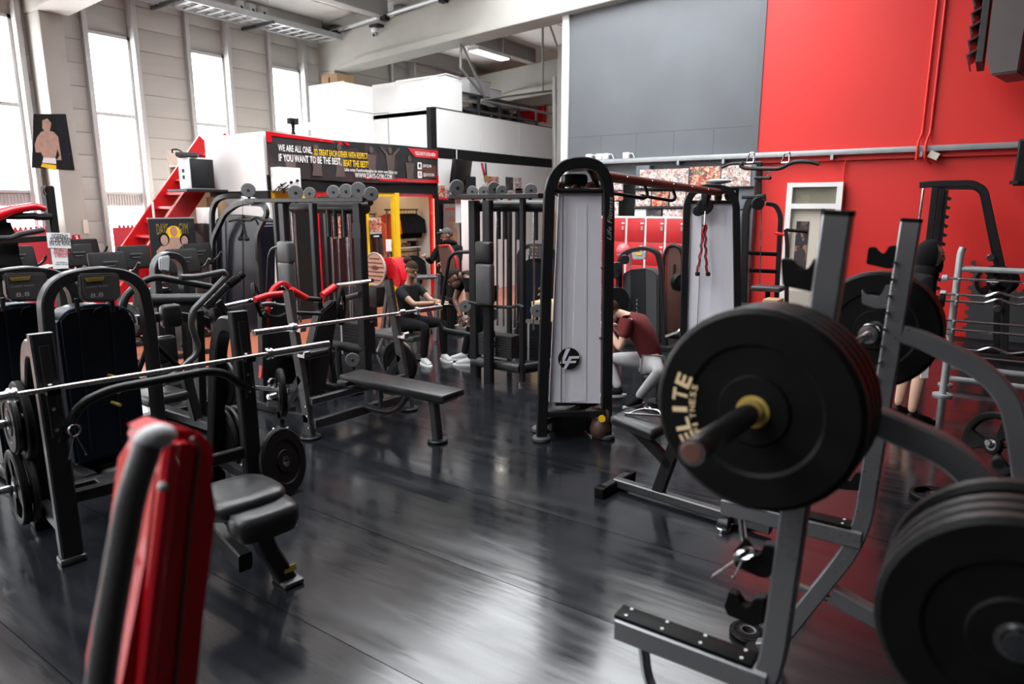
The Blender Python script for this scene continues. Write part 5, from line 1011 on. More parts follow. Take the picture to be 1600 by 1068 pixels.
# ================================================================== PLATE LOADED CHEST PRESS
xp = -5.6
t = thing('chest_press', 'black plate loaded chest press with bent arms and split back pad', 'gym machine', (xp - .2, 3.15, 0))
obj('left_arm', B().tube(tr([(330, 448), (270, 437), (240, 432), (215, 444), (192, 468), (192, 500), (205, 520)], x=xp), .03, 12, .07, 5), M['blk2'], t)
obj('right_arm', B().tube(tr([(282, 433), (305, 433), (350, 424), (354, 432), (300, 486), (298, 505), (310, 540), (306, 555), (262, 592)], x=xp + .12), .026, 12, .05, 5), M['gun'], t)
obj('left_grip', B().tube(tr([(230, 543), (216, 580), (212, 592)], x=xp + .05), .022, 10, .02), M['rub'], t); obj('left_grip_frame', B().tube(tr([(216, 582), (214, 590), (240, 604), (256, 602), (275, 585)], x=xp + .08), .01, 8, .02), M['blk2'], t)
obj('right_grip', B().rod(P(245, 541, x=xp + .1), P(278, 572, x=xp + .1), .024), M['rub'], t); obj('inner_grip', B().tube(tr([(160, 525), (140, 555), (142, 570), (158, 558), (182, 530), (196, 510)], x=xp + .1), .016, 8, .03), M['rub'], t)
obj('head_pad', B().box(P(267, 493, x=xp - .1), (.1, .17, .2), bev=.035, seg=3), M['vinyl'], t); obj('back_pad', B().box(P(258, 546, x=xp - .12), (.1, .19, .24), bev=.035, seg=3), M['vinyl'], t); obj('seat_pad', B().box(P(248, 618, x=xp + .05), (.38, .34, .09), bev=.035, seg=3), M['vinyl'], t)
cb_ = P(270, 475, x=xp - .35); obj('pivot_beam', B().rod(P(232, 470, x=xp - .3), P(340, 468, x=xp - .3), .06, 16), M['blk2'], t)
obj('weight_arm', B().flat(tr([(212, 500), (270, 492), (320, 500), (345, 520)], x=xp - .2), (1, 0, 0), .06, .08, .06), M['blk'], t)
for px_, y_ in ((312, 0), (338, 0)):
    q = P(px_, 520, x=xp - .1); obj('main_post', B().flat([V((q.x, q.y, 1.0)), V((q.x + (.1 if px_ > 320 else -.1), q.y, .02))], (0, 1, 0), .07, .1, 0), M['blk'], t)
sl0, sl1 = P(322, 480, x=xp + .1), P(356, 446, x=xp + .1); obj('plate_sleeve', B().rod(sl0, sl1, .03, 16), M['blk2'], t)
sp_ = B()
dd = (P(376, 431, x=xp + .1) - sl1).normalized()
for k in range(9): sp_.torus(sl1 + dd * (.01 + k * .013), dd, .032, .006, 16, 6)
obj('spring', sp_.rod(sl1, sl1 + dd * .14, .028, 14), M['rub'], t); obj('sleeve_end', B().rod(sl1 + dd * .14, sl1 + dd * .18, .033, 14), M['rub'], t)
obj('lower_post', B().flat([P(340, 470, x=xp + .05), P(368, 512, x=xp + .05)], (1, 0, 0), .06, .06, 0), M['blk'], t)
obj('floor_beam', B().flat([V((xp - .5, 3.12, .06)), V((xp + .5, 3.12, .06))], (0, 1, 0), .1, .08, 0), M['blk'], t); obj('floor_beam', B().flat([V((xp - .4, 2.85, .05)), V((xp - .4, 3.62, .05))], (1, 0, 0), .1, .08, 0), M['blk'], t)
obj('seat_post', B().flat([V((xp + .1, 3.1, .08)), V((xp + .05, 3.06, .5))], (0, 1, 0), .08, .08, 0), M['blk'], t)
q = P(383, 470, x=xp - .05); obj('plate_peg', B().rod(P(345, 480, x=xp - .05), q + V((.09, .16, .02)), .024, 12), M['chrome'], t); plate(q + V((.05, .1, 0)), (.6, .7, .2), .17, .03, 'dark grip plate loaded on the chest press sleeve', None, 'grip')
# grey arch console behind the chest press
xg = -7.0
t = thing('grey_console_machine', 'small grey domed weight machine behind the chest press', 'gym machine', (xg, 4.0, 0))
a = P(240, 430, x=xg); arc = tr([(242, 470), (242, 418), (248, 404), (262, 397), (278, 402), (286, 416), (286, 470)], x=xg); arc[0].z = .05; arc[-1].z = .05
obj('arch_frame', B().flat(arc, (1, 0, 0), .12, .07, .08), M['blk2'], t); obj('console', B().prism(tr([(246, 402), (262, 398), (261, 424), (247, 422)], x=xg + .07), (.05, 0, 0), .012), M['ltgrey'], t); obj('shroud', B().prism([V((xg - .1, arc[0].y + .05, .1)), V((xg - .1, arc[-1].y - .05, .1)), V((xg - .1, arc[-1].y - .05, 1.05)), V((xg - .1, arc[0].y + .05, 1.05))], (-.2, 0, 0), .02), M['dark'], t); obj('base', B().slab((xg - .5, arc[0].y - .05, 0), (xg + .1, arc[-1].y + .05, .06), .01), M['blk'], t)
# ================================================================== RED ARM MACHINE between bench press and station
xk = -5.45
t = thing('red_arm_machine', 'black plate loaded machine with red lever arms behind the flat bench', 'gym machine', (xk, 4.2, 0))
obj('lever_arm', B().tube(tr([(398, 468), (418, 461), (448, 458)], x=xk), .03, 12, .05), M['red'], t); obj('lever_grip', B().rod(P(455, 453, x=xk), P(478, 466, x=xk), .036, 14), M['red'], t)
obj('lever_joint', B().rod(P(478, 466, x=xk), P(502, 468, x=xk), .026), M['blk2'], t); obj('lever_grip', B().rod(P(504, 462, x=xk), P(523, 448, x=xk), .04, 14), M['red'], t)
rim = tr([(408, 590), (414, 520), (420, 465), (428, 448), (442, 440), (452, 448), (456, 462)], x=xk - .1); obj('red_rim', B().flat(rim, (1, 0, 0), .05, .035, .06), M['red'], t)
obj('back_panel', B().prism([p - V((.02, 0, 0)) for p in tr([(412, 600), (418, 520), (423, 468), (432, 452), (443, 445), (452, 455), (468, 600)], x=xk - .1)], (-.06, 0, 0), .01), M['dark'], t)
for py_ in (448, 472, 482): obj('bolt', B().ball(P(440 - (py_ - 448) * .45, py_, x=xk - .08), .01, 8, 6), M['chrome'], t)
obj('side_panel', B().prism([p for p in tr([(500, 490), (522, 470), (534, 470), (522, 520), (508, 620), (470, 640), (482, 570)], x=xk)], (-.12, 0, 0), .015), M['blk2'], t)
obj('handle_bar', B().tube(tr([(408, 476), (420, 474), (440, 478), (455, 476)], x=xk + .1), .022, 10, .04), M['gun'], t); obj('handle_bar', B().tube(tr([(412, 488), (420, 494), (436, 496), (450, 488), (500, 490)], x=xk + .1), .02, 10, .04), M['blk2'], t)
obj('foot', B().slab((xk - .6, 3.75, 0), (xk + .3, 3.87, .08), .01), M['blk'], t); obj('foot', B().slab((xk - .6, 4.6, 0), (xk + .3, 4.72, .08), .01), M['blk'], t); obj('foot_beam', B().slab((xk - .3, 3.87, .01), (xk - .2, 4.6, .08), .01), M['blk'], t)
for y_ in (3.81, 4.66): obj('post', B().flat([V((xk - .1, y_, .08)), V((xk - .1, y_ + (.05 if y_ < 4 else -.15), .95))], (0, 1, 0), .06, .08, 0), M['blk'], t)
obj('seat_pad', B().box((xk + .05, 4.2, .5), (.36, .34, .08), bev=.03, seg=3), M['vinyl'], t); obj('seat_post', B().rod((xk + .05, 4.2, .05), (xk + .05, 4.2, .47), .04), M['blk'], t)
plate(P(531, 478, x=xk + .02) + V((0, .02, 0)), (.75, .62, 0), .2, .035, 'black ring plate loaded on the red arm machine', None, 'grip')
# ================================================================== LEFT EDGE: mast machine with signs
xm_ = -7.8
t = thing('mast_machine', 'tall black mast machine with a red arm at the left window', 'gym machine', (xm_, 3.0, 0))
mb = tr([(70, 291), (85, 290), (94, 365), (81, 365)], x=xm_); obj('mast', B().prism(mb, (-.12, 0, 0), .01), M['black'], t); c_ = P(88, 366, x=xm_ - .06); obj('mast_foot', B().flat([V((xm_ - .06, c_.y, 1.62)), V((xm_ - .06, c_.y, .03))], (1, 0, 0), .12, .12, 0), M['black'], t)
obj('hook', B().tube(tr([(72, 290), (67, 297), (71, 304)], x=xm_), .012, 8, .01), M['chrome'], t)
obj('red_arm', B().tube(tr([(-30, 345), (0, 335), (20, 328), (55, 322), (70, 326)], x=xm_ + .02), .06, 12, .2, r2=.03), M['redplastic'], t)
obj('lower_arm', B().tube(tr([(-10, 337), (30, 338), (52, 337), (60, 339), (80, 338)], x=xm_), .035, 10, .04), M['black'], t); obj('grip_bar', B().tube(tr([(-10, 372), (18, 372), (30, 366), (68, 359)], x=xm_ + .2), .028, 10, .04), M['dark'], t)
obj('cross_arm', B().flat(tr([(0, 376), (40, 374), (84, 371)], x=xm_ + .02), (1, 0, 0), .06, .06, .05), M['black'], t); obj('body', B().prism(tr([(-40, 340), (18, 342), (22, 372), (40, 420), (-40, 420)], x=xm_ - .05), (-.3, 0, 0), .03), M['black'], t)
q = P(-10, 420, x=xm_ - .2); obj('base', B().slab((xm_ - .5, q.y - .3, 0), (xm_ + .1, c_.y + .1, .08), .01), M['blk'], t); obj('post', B().flat([V((xm_ - .2, q.y + .1, .08)), V((xm_ - .2, q.y + .1, 1.3))], (1, 0, 0), .12, .2, 0), M['black'], t)
obj('red_ledge', B().prism(tr([(66, 420), (88, 414), (90, 420), (70, 426)], x=xm_ + .05), (-.2, 0, 0), .01), M['redplastic'], t)
def paper(pts, label, lines, xx):
    q = tr(pts, x=xx); t = thing('paper_sign', label, 'sign', (xx, q[0].y, min(p.z for p in q))); obj('sheet', B().prism(q, (.003, 0, 0)), M['paper'], t)
    r_ = (q[1] - q[0]).normalized()
    for s, px_, py_, h, w, m in lines: text(s, P(px_, py_, x=xx + .0045), r_, (0, 0, 1), h, M[m], t, w, bold=.015)
    return t
paper([(72, 363), (109, 364), (111, 388), (75, 387)], 'white paper sign with three lines of black capitals on the mast', [('!!GEEN!!', 81, 372, .045, .15, 'dark'), ('SCHOENEN', 79, 377.5, .045, .2, 'dark'), ('IN DE RING!!', 78, 383, .045, .22, 'dark')], xm_ + .07)
paper([(79, 388), (105, 388), (107, 419), (83, 420)], 'narrow white paper sign with red lines below the capitals sign', [('EIGEN', 85, 391.5, .04, .11, 'redplastic'), ('HANDDOEK', 84, 397, .035, .15, 'redplastic'), ('IS VERPLICHT', 86, 402, .035, .12, 'redplastic'), ('wij danken u', 88, 410.5, .014, .1, 'dark'), ('voor uw begrip', 87, 413.5, .016, .15, 'dark')], xm_ + .066)
# ================================================================== EXERCISE BIKES by the windows
def bike(label):
    t = thing('exercise_bike', label, 'exercise bike', (0, 0, 0), 'exercise bikes by the windows')
    cs_ = obj('console', B().box((0, 0, 1.22), (.07, .42, .32), MX.Rotation(R(-14), 3, 'Y'), .03, 3), M['black'], t)
    for dz in (.05, .0): obj('vent_slot', B().box((.045 + dz * .2, 0, 1.22 + dz), (.012, .16 - .05 * (dz == 0), .014), MX.Rotation(R(-14), 3, 'Y')), M['greymat'], cs_)
    obj('console_post', B().flat([V((-.02, 0, 1.1)), V((-.12, 0, .3))], (0, 1, 0), .08, .06, 0), M['gun'], t)
    for s in (-1, 1): obj('handlebar', B().tube([(-.05, 0, 1.08), (-.05, s * .24, 1.1), (.02, s * .3, 1.16), (.1, s * .3, 1.24)], .018, 8, .05), M['blk2'], t)
    obj('drive_housing', B().prism([(-.15 + .36 * math.cos(a) * 1.0 - .1, -.07, .34 + .24 * math.sin(a)) for a in [2 * math.pi * k / 16 for k in range(16)]], (0, .14, 0), .02), M['dark'], t)
    for s in (-1, 1): obj('pedal', B().box((-.28, s * .16, .3 + s * .12), (.11, .09, .025), bev=.006), M['rub'], t); obj('crank', B().rod((-.28, s * .11, .3), (-.28, s * .11, .3 + s * .12), .014, 8), M['steel'], t)
    obj('seat_post', B().rod((-.5, 0, .2), (-.58, 0, .88), .03, 10), M['steel'], t); obj('saddle', B().box((-.6, 0, .91), (.26, .2, .07), bev=.03, seg=3), M['vinyl'], t)
    for x_ in (.0, -.68): obj('floor_bar', B().box((x_, 0, .03), (.08, .5, .06), bev=.015), M['blk'], t)
    obj('frame_beam', B().flat([V((0, 0, .08)), V((-.68, 0, .08))], (0, 1, 0), .08, .06, 0), M['blk'], t); return t
bk = bike('exercise bike with black console in front of the red stairs foot'); bk.location = (-8.43, 3.86, 0)
for x_, y_, lb in ((-10.52, 4.42, 'exercise bike behind the paper signs'), (-12.2, 5.25, 'exercise bike farthest back by the concrete column'), (-9.55, 4.72, 'exercise bike below the red foam mat, left of the stairs'), (-8.32, 4.70, 'exercise bike in front of the roll-up banner'), (-9.4, 5.55, 'exercise bike right of the roll-up banner'), (-10.66, 3.74, 'exercise bike behind the left mast machine')): dup(bk, (x_, y_, 0), 0, lb)
# roll-up banner
t = thing('rollup_banner', 'dark roll-up banner with a group photo standing by the red stairs', 'banner', (-10.75, 5.95, 0)); xb = -10.75
q = tr([(231, 344), (303, 341)], x=xb); y0b, y1b = q[0].y, q[1].y; zt_ = q[1].z; wB = y1b - y0b
obj('sheet', B().slab((xb - .004, y0b, .08), (xb, y1b, zt_)), mat('banner_dark', (.014, .017, .02), .45), t); obj('top_rail', B().slab((xb - .012, y0b - .01, zt_), (xb + .012, y1b + .01, zt_ + .02)), M['galv'], t); obj('base_case', B().slab((xb - .1, y0b - .02, 0), (xb + .1, y1b + .02, .08), .02), M['galv'], t); obj('support_pole', B().rod((xb - .03, (y0b + y1b) / 2, .08), (xb - .03, (y0b + y1b) / 2, zt_), .012, 8), M['galv'], t)
ob_ = (xb + .001, y0b, zt_)
text("DAYS", V((xb + .002, y0b + wB * .16, zt_ - .24)), (0, 1, 0), (0, 0, 1), .17, M['gold'], t, wB * .24); text("GYM", V((xb + .002, y0b + wB * .64, zt_ - .24)), (0, 1, 0), (0, 0, 1), .17, M['gold'], t, wB * .2)
def fig(cx, cz, s, skin, hair=None, body=None, e=.0):
    if body: poly2([(cx - s * 1.9, cz - s * 4.2), (cx + s * 1.9, cz - s * 4.2), (cx + s * 1.9, cz - s * 2.2), (cx + s * .8, cz - s * 1.2), (cx - s * .8, cz - s * 1.2), (cx - s * 1.9, cz - s * 2.2)], ob_, (0, 1, 0), (0, 0, 1), M[body], t, 'printed_torso', .001 + e)
    if hair: poly2(ell(cx, cz + s * .2, s * 1.15, s * 1.35), ob_, (0, 1, 0), (0, 0, 1), M[hair], t, 'printed_hair', .0015 + e)
    poly2(ell(cx, cz, s * .8, s * 1.1), ob_, (0, 1, 0), (0, 0, 1), M[skin], t, 'printed_face', .002 + e)
poly2(ell(wB * .52, -.24, .13, .13), ob_, (0, 1, 0), (0, 0, 1), M['yellow'], t, 'printed_halo', .0005)
fig(wB * .52, -.2, .075, 'figprint', None, 'figpale', .0004); fig(wB * .3, -.33, .075, 'figpale', 'hair', 'figpale', .0015); fig(wB * .74, -.35, .07, 'figpale', 'hair', 'cloth2', .0025); fig(wB * .42, -.6, .075, 'figprint', 'hair', 'cloth2', .004); fig(wB * .78, -.56, .06, 'figpale', 'hairbr', 'cloth', .005)
# cartons on a dark cabinet behind the pulldown machine
t = thing('storage_cabinet', 'dark low cabinet under the stairs beside the roll-up banner', 'cabinet', (-10.6, 6.5, 0)); obj('body', B().slab((-10.95, 6.42, 0), (-10.35, 6.82, 1.62), .01), M['dark'], t); obj('door', B().slab((-10.35, 6.44, .05), (-10.335, 6.8, 1.58)), M['black'], t)
single('carton', B().slab((-10.9, 6.66, 1.62), (-10.5, 6.82, 2.05), .01), M['cardbd'], 'brown carton on the dark cabinet beside the stairs', 'box'); single('carton', B().slab((-10.85, 6.43, 1.62), (-10.55, 6.64, 1.88), .01), M['white'], 'white carton on the dark cabinet beside the stairs', 'box')
# ================================================================== STEP MACHINE with tan foot plate and red shroud (behind station)
yv_ = 7.0
t = thing('leg_press_machine', 'machine with slotted tan foot plate and red shroud behind the seated woman', 'gym machine', (-7.6, yv_, 0)); c = P(586, 420, y=yv_)
fp_ = obj('foot_plate', B().prism([c + V((.2 * math.cos(a), 0, .23 * math.sin(a))) * 1.0 for a in [2 * math.pi * k / 24 for k in range(24)]], (0, .04, 0), .006), M['tan'], t); obj('plate_rim', B().tube([c + V((.205 * math.cos(a), -.002, .235 * math.sin(a))) for a in [2 * math.pi * k / 24 for k in range(25)]], .01, 6, 0), M['ltgrey'], fp_)
for dz, w_ in ((.15, .1), (.09, .15), (.03, .17), (-.04, .17), (-.1, .15), (-.16, .1)): obj('grip_slot', B().box(c + V((0, -.004, dz)), (w_ * 2, .008, .012)), M['brown'], fp_)
obj('plate_mark', B().prism([c + V((.07 * math.cos(a), -.009, .02 + .03 * math.sin(a))) for a in [2 * math.pi * k / 14 for k in range(14)]], (0, .006, 0)), M['brown'], fp_)
obj('red_shroud', B().prism([P(*p, y=yv_ + .1) for p in ((598, 402), (612, 404), (622, 418), (628, 440), (624, 452), (606, 440), (600, 420))], (0, .3, 0), .02), M['redplastic'], t); obj('padded_block', B().box(P(588, 462, y=yv_ + .1), (.32, .3, .3), bev=.03), M['vinyl'], t)
for px_, px2 in ((612, 604), (606, 596)): a, c2_ = P(px_, 455, y=yv_), P(px2, 500, y=yv_); obj('leg', B().flat([a, V((c2_.x, yv_, .03))], (0, 1, 0), .06, .06, 0), M['steel'], t)
obj('floor_beam', B().slab((-8.3, yv_ + .1, 0), (-7.2, yv_ + .2, .06), .01), M['blk'], t); obj('carriage', B().slab((-8.2, yv_ + .1, .06), (-7.7, yv_ + .4, .7), .02), M['dark'], t)
# ================================================================== RIGHT SIDE: mid machines
ymc = 8.6
t = thing('selector_machine', 'dark grey shrouded weight machine in front of the red lockers', 'gym machine', (-3.8, ymc, 0))
ar_ = tr([(967, 470), (968, 410), (975, 396), (990, 390), (1005, 387), (1020, 390), (1028, 396), (1034, 420), (1040, 530)], y=ymc); ar_[0].z = .03; ar_[-1].z = .03
obj('arch_frame', B().flat(ar_, (0, 1, 0), .1, .055, .08), M['blk2'], t); s_ = obj('shroud', B().prism([p for p in tr([(972, 428), (985, 421), (1005, 419), (1020, 423), (1028, 432), (1028, 545), (972, 545)], y=ymc + .03)], (0, .25, 0), .02), M['greymat'], t)
obj('shroud_rib', B().prism(tr([(985, 421), (1008, 420), (1010, 545), (985, 545)], y=ymc + .024), (0, .01, 0)), M['dark'], s_)
q0 = P(994, 510, y=ymc + .02)
for k, ch in enumerate('SELECTION'): text(ch, P(994, 470 + k * 6.3, y=ymc + .015), (1, 0, 0), (0, 0, 1), .03, M['ltgrey'], s_, .022)
cn = obj('console', B().prism(tr([(986, 394), (1010, 393), (1008, 405), (989, 406)], y=ymc - .06), (0, .05, 0), .01), M['ltgrey'], t); obj('maker_badge', B().prism(tr([(993, 395.5), (1003, 395), (1002, 398.5), (994, 398.8)], y=ymc - .068), (0, .005, 0)), M['yellow'], cn)
for px_, py_ in ((976, 405), (965, 416), (962, 428)): obj('pulley_wheel', B().disc(P(px_, py_, y=ymc - .1), (.3, -.95, 0), .065, .04, 18, .01), M['blk2'], t)
obj('side_weight', B().disc(P(962, 468, y=ymc - .15), (.6, -.8, 0), .18, .06, 24, .01), M['blk'], t); obj('base', B().slab((-4.15, ymc - .1, 0), (-3.35, ymc + .5, .06), .01), M['blk'], t)
obj('floor_handle', B().tube(tr([(1040, 525), (1060, 518), (1068, 510)], y=ymc - .2), .02, 8, .03), M['chrome'], t)
t = thing('tall_brown_machine', 'tall brown shrouded weight machine beside the far cable tower', 'gym machine', (-3.75, 9.5, 0)); yb2 = 9.5
obj('shroud', B().prism(tr([(1040, 540), (1040, 400), (1044, 388), (1052, 383), (1062, 388), (1066, 400), (1066, 540)], y=yb2), (0, .3, 0), .02), M['brown'], t); obj('edge_trim', B().tube([p + V((0, -.01, 0)) for p in tr([(1038, 540), (1038, 400), (1043, 386), (1052, 382), (1063, 386), (1068, 400), (1068, 540)], y=yb2)], .025, 8, .05), M['blk2'], t)
for c_ in (P(1053, 432, y=yb2 - .01),): obj('slot', B().box(c_, (.03, .01, .36)), M['black'], t)
obj('side_weight', B().disc(P(1062, 440, y=yb2 - .3), (.8, -.6, 0), .13, .1, 22, .02), M['blk'], t); obj('weight_peg', B().rod(P(1050, 440, y=yb2), P(1068, 441, y=yb2 - .35), .02), M['chrome'], t); obj('base', B().slab((-4.0, 9.4, 0), (-3.4, 9.9, .06), .01), M['blk'], t)
for i, (px_, py_, r_, lb) in enumerate(((974, 391, .12, 'pink exercise ball highest on the stand before the lockers'), (963, 421, .13, 'pink exercise ball lower on the stand before the lockers'))):
    p = P(px_, py_, y=10.6); o = single('exercise_ball', B().ball(p, r_, 20, 14), mat('pink_ball%d' % i, (.7, .16, .17), .4), lb, 'ball', 'pink exercise balls')
t = thing('ball_stand', 'thin steel stand holding pink balls before the lockers', 'stand', (-5.2, 10.75, 0)); p1_, p2_ = P(974, 391, y=10.6), P(963, 421, y=10.6)
for p, r_ in ((p1_, .12), (p2_, .13)): obj('ring', B().torus(p - V((0, 0, r_ * .6)), (0, 0, 1), r_ * .82, .01, 18, 6), M['galv'], t); obj('ring_arm', B().rod(p - V((0, -.1, r_ * .6)), V((p1_.x + .02, 10.85, p.z - r_ * .6)), .012, 6), M['galv'], t)
obj('pole', B().rod((p1_.x + .02, 10.85, .02), (p1_.x + .02, 10.85, p1_.z), .02, 8), M['galv'], t); obj('foot', B().disc((p1_.x + .02, 10.85, .012), (0, 0, 1), .18, .024, 20), M['galv'], t)
# lat pulldown / dip station
yt = 9.9
t = thing('lat_station', 'black lat pulldown station with a wide overhead bar beside the doorway', 'gym machine', (-2.7, yt, 0))
pth = tr([(1163, 500), (1166, 330), (1172, 312), (1196, 308)], y=yt); pth[0].z = .03; obj('main_post', B().flat(pth, (0, 1, 0), .09, .1, .12, 5), M['blk2'], t)
obj('mast', B().flat([P(1186, 312, y=yt + .1), P(1188, 254, y=yt + .1)], (0, 1, 0), .06, .06, 0), M['blk'], t); p2_ = tr([(1198, 318), (1212, 320), (1220, 336), (1214, 480)], y=yt + .25); p2_[-1].z = .03; obj('rear_post', B().flat(p2_, (0, 1, 0), .06, .06, .1, 5), M['blk2'], t)
obj('pull_up_bar', B().tube(tr([(1162, 254), (1156, 258), (1164, 263), (1218, 264), (1236, 254), (1250, 252), (1268, 253), (1280, 256)], y=yt - .1), .028, 10, .06), M['blk2'], t); obj('pull_up_bar', B().tube(tr([(1128, 262), (1140, 256), (1160, 255), (1190, 254)], y=yt + .1), .02, 10, .06), M['blk2'], t)
for px_ in (1172, 1227): q = P(px_, 254, y=yt - .1); obj('stirrup', B().tube([q + V((-.05, 0, 0)), q + V((-.01, 0, .13)), q + V((.05, 0, .13)), q + V((.05, 0, 0)), q + V((-.05, 0, 0))], .01, 6, .02), M['chrome'], t)
obj('hook_arm', B().rod(P(1180, 278, y=yt), P(1204, 278, y=yt - .1), .022), M['blk2'], t); obj('snap_hook', B().torus(P(1200, 272, y=yt - .05), (0, 1, 0), .03, .008, 14, 6), M['chrome'], t)
obj('cap_plate', B().box(P(1178, 308, y=yt), (.32, .1, .05), bev=.01), M['blk'], t); obj('top_pulley', B().disc(P(1184, 318, y=yt - .05), (.5, -.8, 0), .09, .05, 20, .01), M['dark'], t); obj('cable', B().rod(P(1190, 318, y=yt), P(1187, 452, y=yt), .008, 6), M['steel'], t)
for py_ in (395, 422): obj('cross_tube', B().rod(P(1172, py_, y=yt), P(1214, py_ + 2, y=yt + .25), .03), M['blk'], t)
obj('dip_handle', B().flat(tr([(1229, 480), (1230, 380), (1228, 358)], y=yt - .1), (0, 1, 0), .04, .05, .05), M['blk'], t); obj('dip_grip', B().rod(P(1228, 359, y=yt - .1), P(1262, 362, y=yt - .1), .022), M['rub'], t); obj('dip_stay', B().rod(P(1212, 364, y=yt + .1), P(1230, 367, y=yt - .1), .02), M['red'], t)
qd = P(1229, 480, y=yt - .1); obj('dip_post', B().flat([qd, V((qd.x, yt - .1, .03))], (0, 1, 0), .04, .05, 0), M['blk'], t)
obj('foot_beam', B().slab((-3.1, yt - .1, 0), (-2.2, yt + .35, .05), .01), M['blk'], t); obj('seat_pad', B().box(P(1200, 450, y=yt - .15), (.4, .3, .07), bev=.025, seg=3), M['gvinyl'], t); obj('seat_post', B().rod(P(1200, 452, y=yt - .15), V((P(1200, 450, y=yt - .15).x, yt - .15, .04)), .035), M['blk'], t)
q = P(1172, 470, y=9.35)
t = thing('plyo_box', 'black stacked step box at the foot of the lat station', 'box', (q.x, 9.3, 0))
for k in range(4): obj('layer', B().slab((q.x - .25, 9.15, .02 + k * .15), (q.x + .22, 9.5, .15 + k * .15), .015), M['dark'], t)
q = P(1206, 475, y=9.45); t = thing('plyo_box', 'pale wooden jump box beside the black step box', 'box', (q.x, 9.5, 0)); obj('crate', B().slab((q.x - .1, 9.35, 0), (q.x + .1, 9.65, .68), .006), M['wood'], t); obj('hand_slot', B().slab((q.x - .05, 9.345, .5), (q.x + .05, 9.35, .53)), M['brown'], t)
q = P(1252, 480, y=11.3); t = thing('side_cabinet', 'beige cabinet standing in front of the doorway', 'cabinet', (q.x, 11.4, 0)); obj('body', B().slab((q.x - .22, 11.15, 0), (q.x + .2, 11.6, .66), .008), M['cream'], t); obj('door', B().slab((q.x - .2, 11.14, .05), (q.x + .18, 11.15, .62)), M['cream'], t); obj('knob', B().ball((q.x + .12, 11.13, .4), .015, 8, 6), M['galv'], t)
# ================================================================== BARBELL RACK (right)
yr2 = 8.06; xa, xb2 = -.25, 1.15
t = thing('bar_rack', 'chrome rack of curl bars and straight bars by the red wall', 'rack', (.45, 8.2, 0))
for x_ in (xa, xb2):
    obj('post', B().tube([(x_, yr2, .02), (x_, yr2 + .08, 1.45), (x_ + .015, yr2 + .085, 1.5)], .032, 12, .05), M['galv'], t); obj('rear_post', B().rod((x_, yr2 + .5, .02), (x_, yr2 + .08, 1.4), .03, 12), M['galv'], t); obj('foot_plate', B().disc((x_, yr2, .01), (0, 0, 1), .09, .02, 18), M['galv'], t); obj('foot_plate', B().disc((x_, yr2 + .5, .01), (0, 0, 1), .07, .02, 18), M['galv'], t)
obj('top_tube', B().rod((xa, yr2 + .08, 1.29), (xb2, yr2 + .08, 1.29), .028, 12), M['galv'], t); obj('low_tube', B().rod((xa, yr2 + .05, .3), (xb2, yr2 + .05, .3), .03, 12), M['galv'], t); obj('low_tube', B().rod((xa, yr2 + .5, .08), (xb2, yr2 + .5, .08), .03, 12), M['galv'], t)
levels = [(1.2, 0), (1.04, 1), (.98, 1), (.78, 0), (.70, 0), (.50, 1), (.44, 0)]
for z_, _ in levels:
    for x_ in (xa + .02, xb2 - .02): obj('bar_peg', B().tube([(x_, yr2 + .05, z_ - .03), (x_, yr2 - .1, z_ - .03), (x_, yr2 - .12, z_ + .01)], .012, 8, .02), M['galv'], t)
for i, (z_, ez) in enumerate(levels):
    y_ = yr2 - .06 - (.0 if i % 2 == 0 else -.05)
    q = thing('curl_bar' if ez else 'fixed_bar', ['straight chrome bar on the top pegs of the bar rack', 'upper zigzag curl bar on the bar rack', 'lower zigzag curl bar just under the first', 'straight bar on the middle pegs of the bar rack', 'darker straight bar below the middle pegs', 'zigzag curl bar low on the bar rack', 'straight bar lowest on the bar rack'][i], 'bar', (.45, y_, z_), 'bars on the bar rack')
    pts = [(xa - .12, y_, z_)]
    if ez: pts += [(xa + .25, y_, z_), (xa + .35, y_, z_ + .05), (xa + .5, y_, z_ + .0), (xa + .7, y_, z_ + .05), (xa + .9, y_, z_), (xa + 1.05, y_, z_ + .05), (xa + 1.15, y_, z_)]
    pts += [(xb2 + .12, y_, z_)]; obj('shaft', B().tube(pts, .013, 10, .03), M['chrome'], q)
    for x_ in (xa - .1, xb2 + .1): obj('end_collar', B().disc((x_, y_, z_), (1, 0, 0), .035 if i not in (2, 4) else .07, .05, 16, .006), M['galv' if i not in (2, 4) else 'rub'], q)
# smith machine on the red wall
ysm = 10.4
t = thing('smith_machine', 'black guided barbell machine with sloping frame in front of the red wall', 'gym machine', (-.3, ysm, 0))
f_ = tr([(1437, 289), (1462, 287), (1520, 286), (1538, 296), (1552, 360), (1572, 450)], y=ysm); f_.append(V((f_[-1].x + .08, ysm, .03))); obj('main_frame', B().flat(f_, (0, 1, 0), .07, .08, .12, 5), M['blk2'], t)
f2 = tr([(1462, 291), (1524, 291), (1536, 300), (1560, 420)], y=ysm + .5); f2.append(V((f2[-1].x + .1, ysm + .5, .03))); obj('rear_frame', B().flat(f2, (0, 1, 0), .07, .08, .12, 5), M['blk'], t)
for px_, dy in ((1461, 0), (1472, .5)): q = P(px_, 300, y=ysm + dy); obj('post', B().flat([V((q.x, ysm + dy, .03)), V((q.x, ysm + dy, q.z + .06))], (0, 1, 0), .07, .08, 0), M['blk'], t)
rk = P(1476, 330, y=ysm + .1); nt_ = obj('hook_rail', B().slab((rk.x - .015, ysm + .08, .4), (rk.x + .015, ysm + .12, 2.1)), M['blk2'], t)
for k in range(14): obj('hook_tooth', B().box((rk.x + .03, ysm + .1, .5 + k * .115), (.05, .03, .04), MX.Rotation(R(25), 3, 'Y')), M['blk2'], nt_)
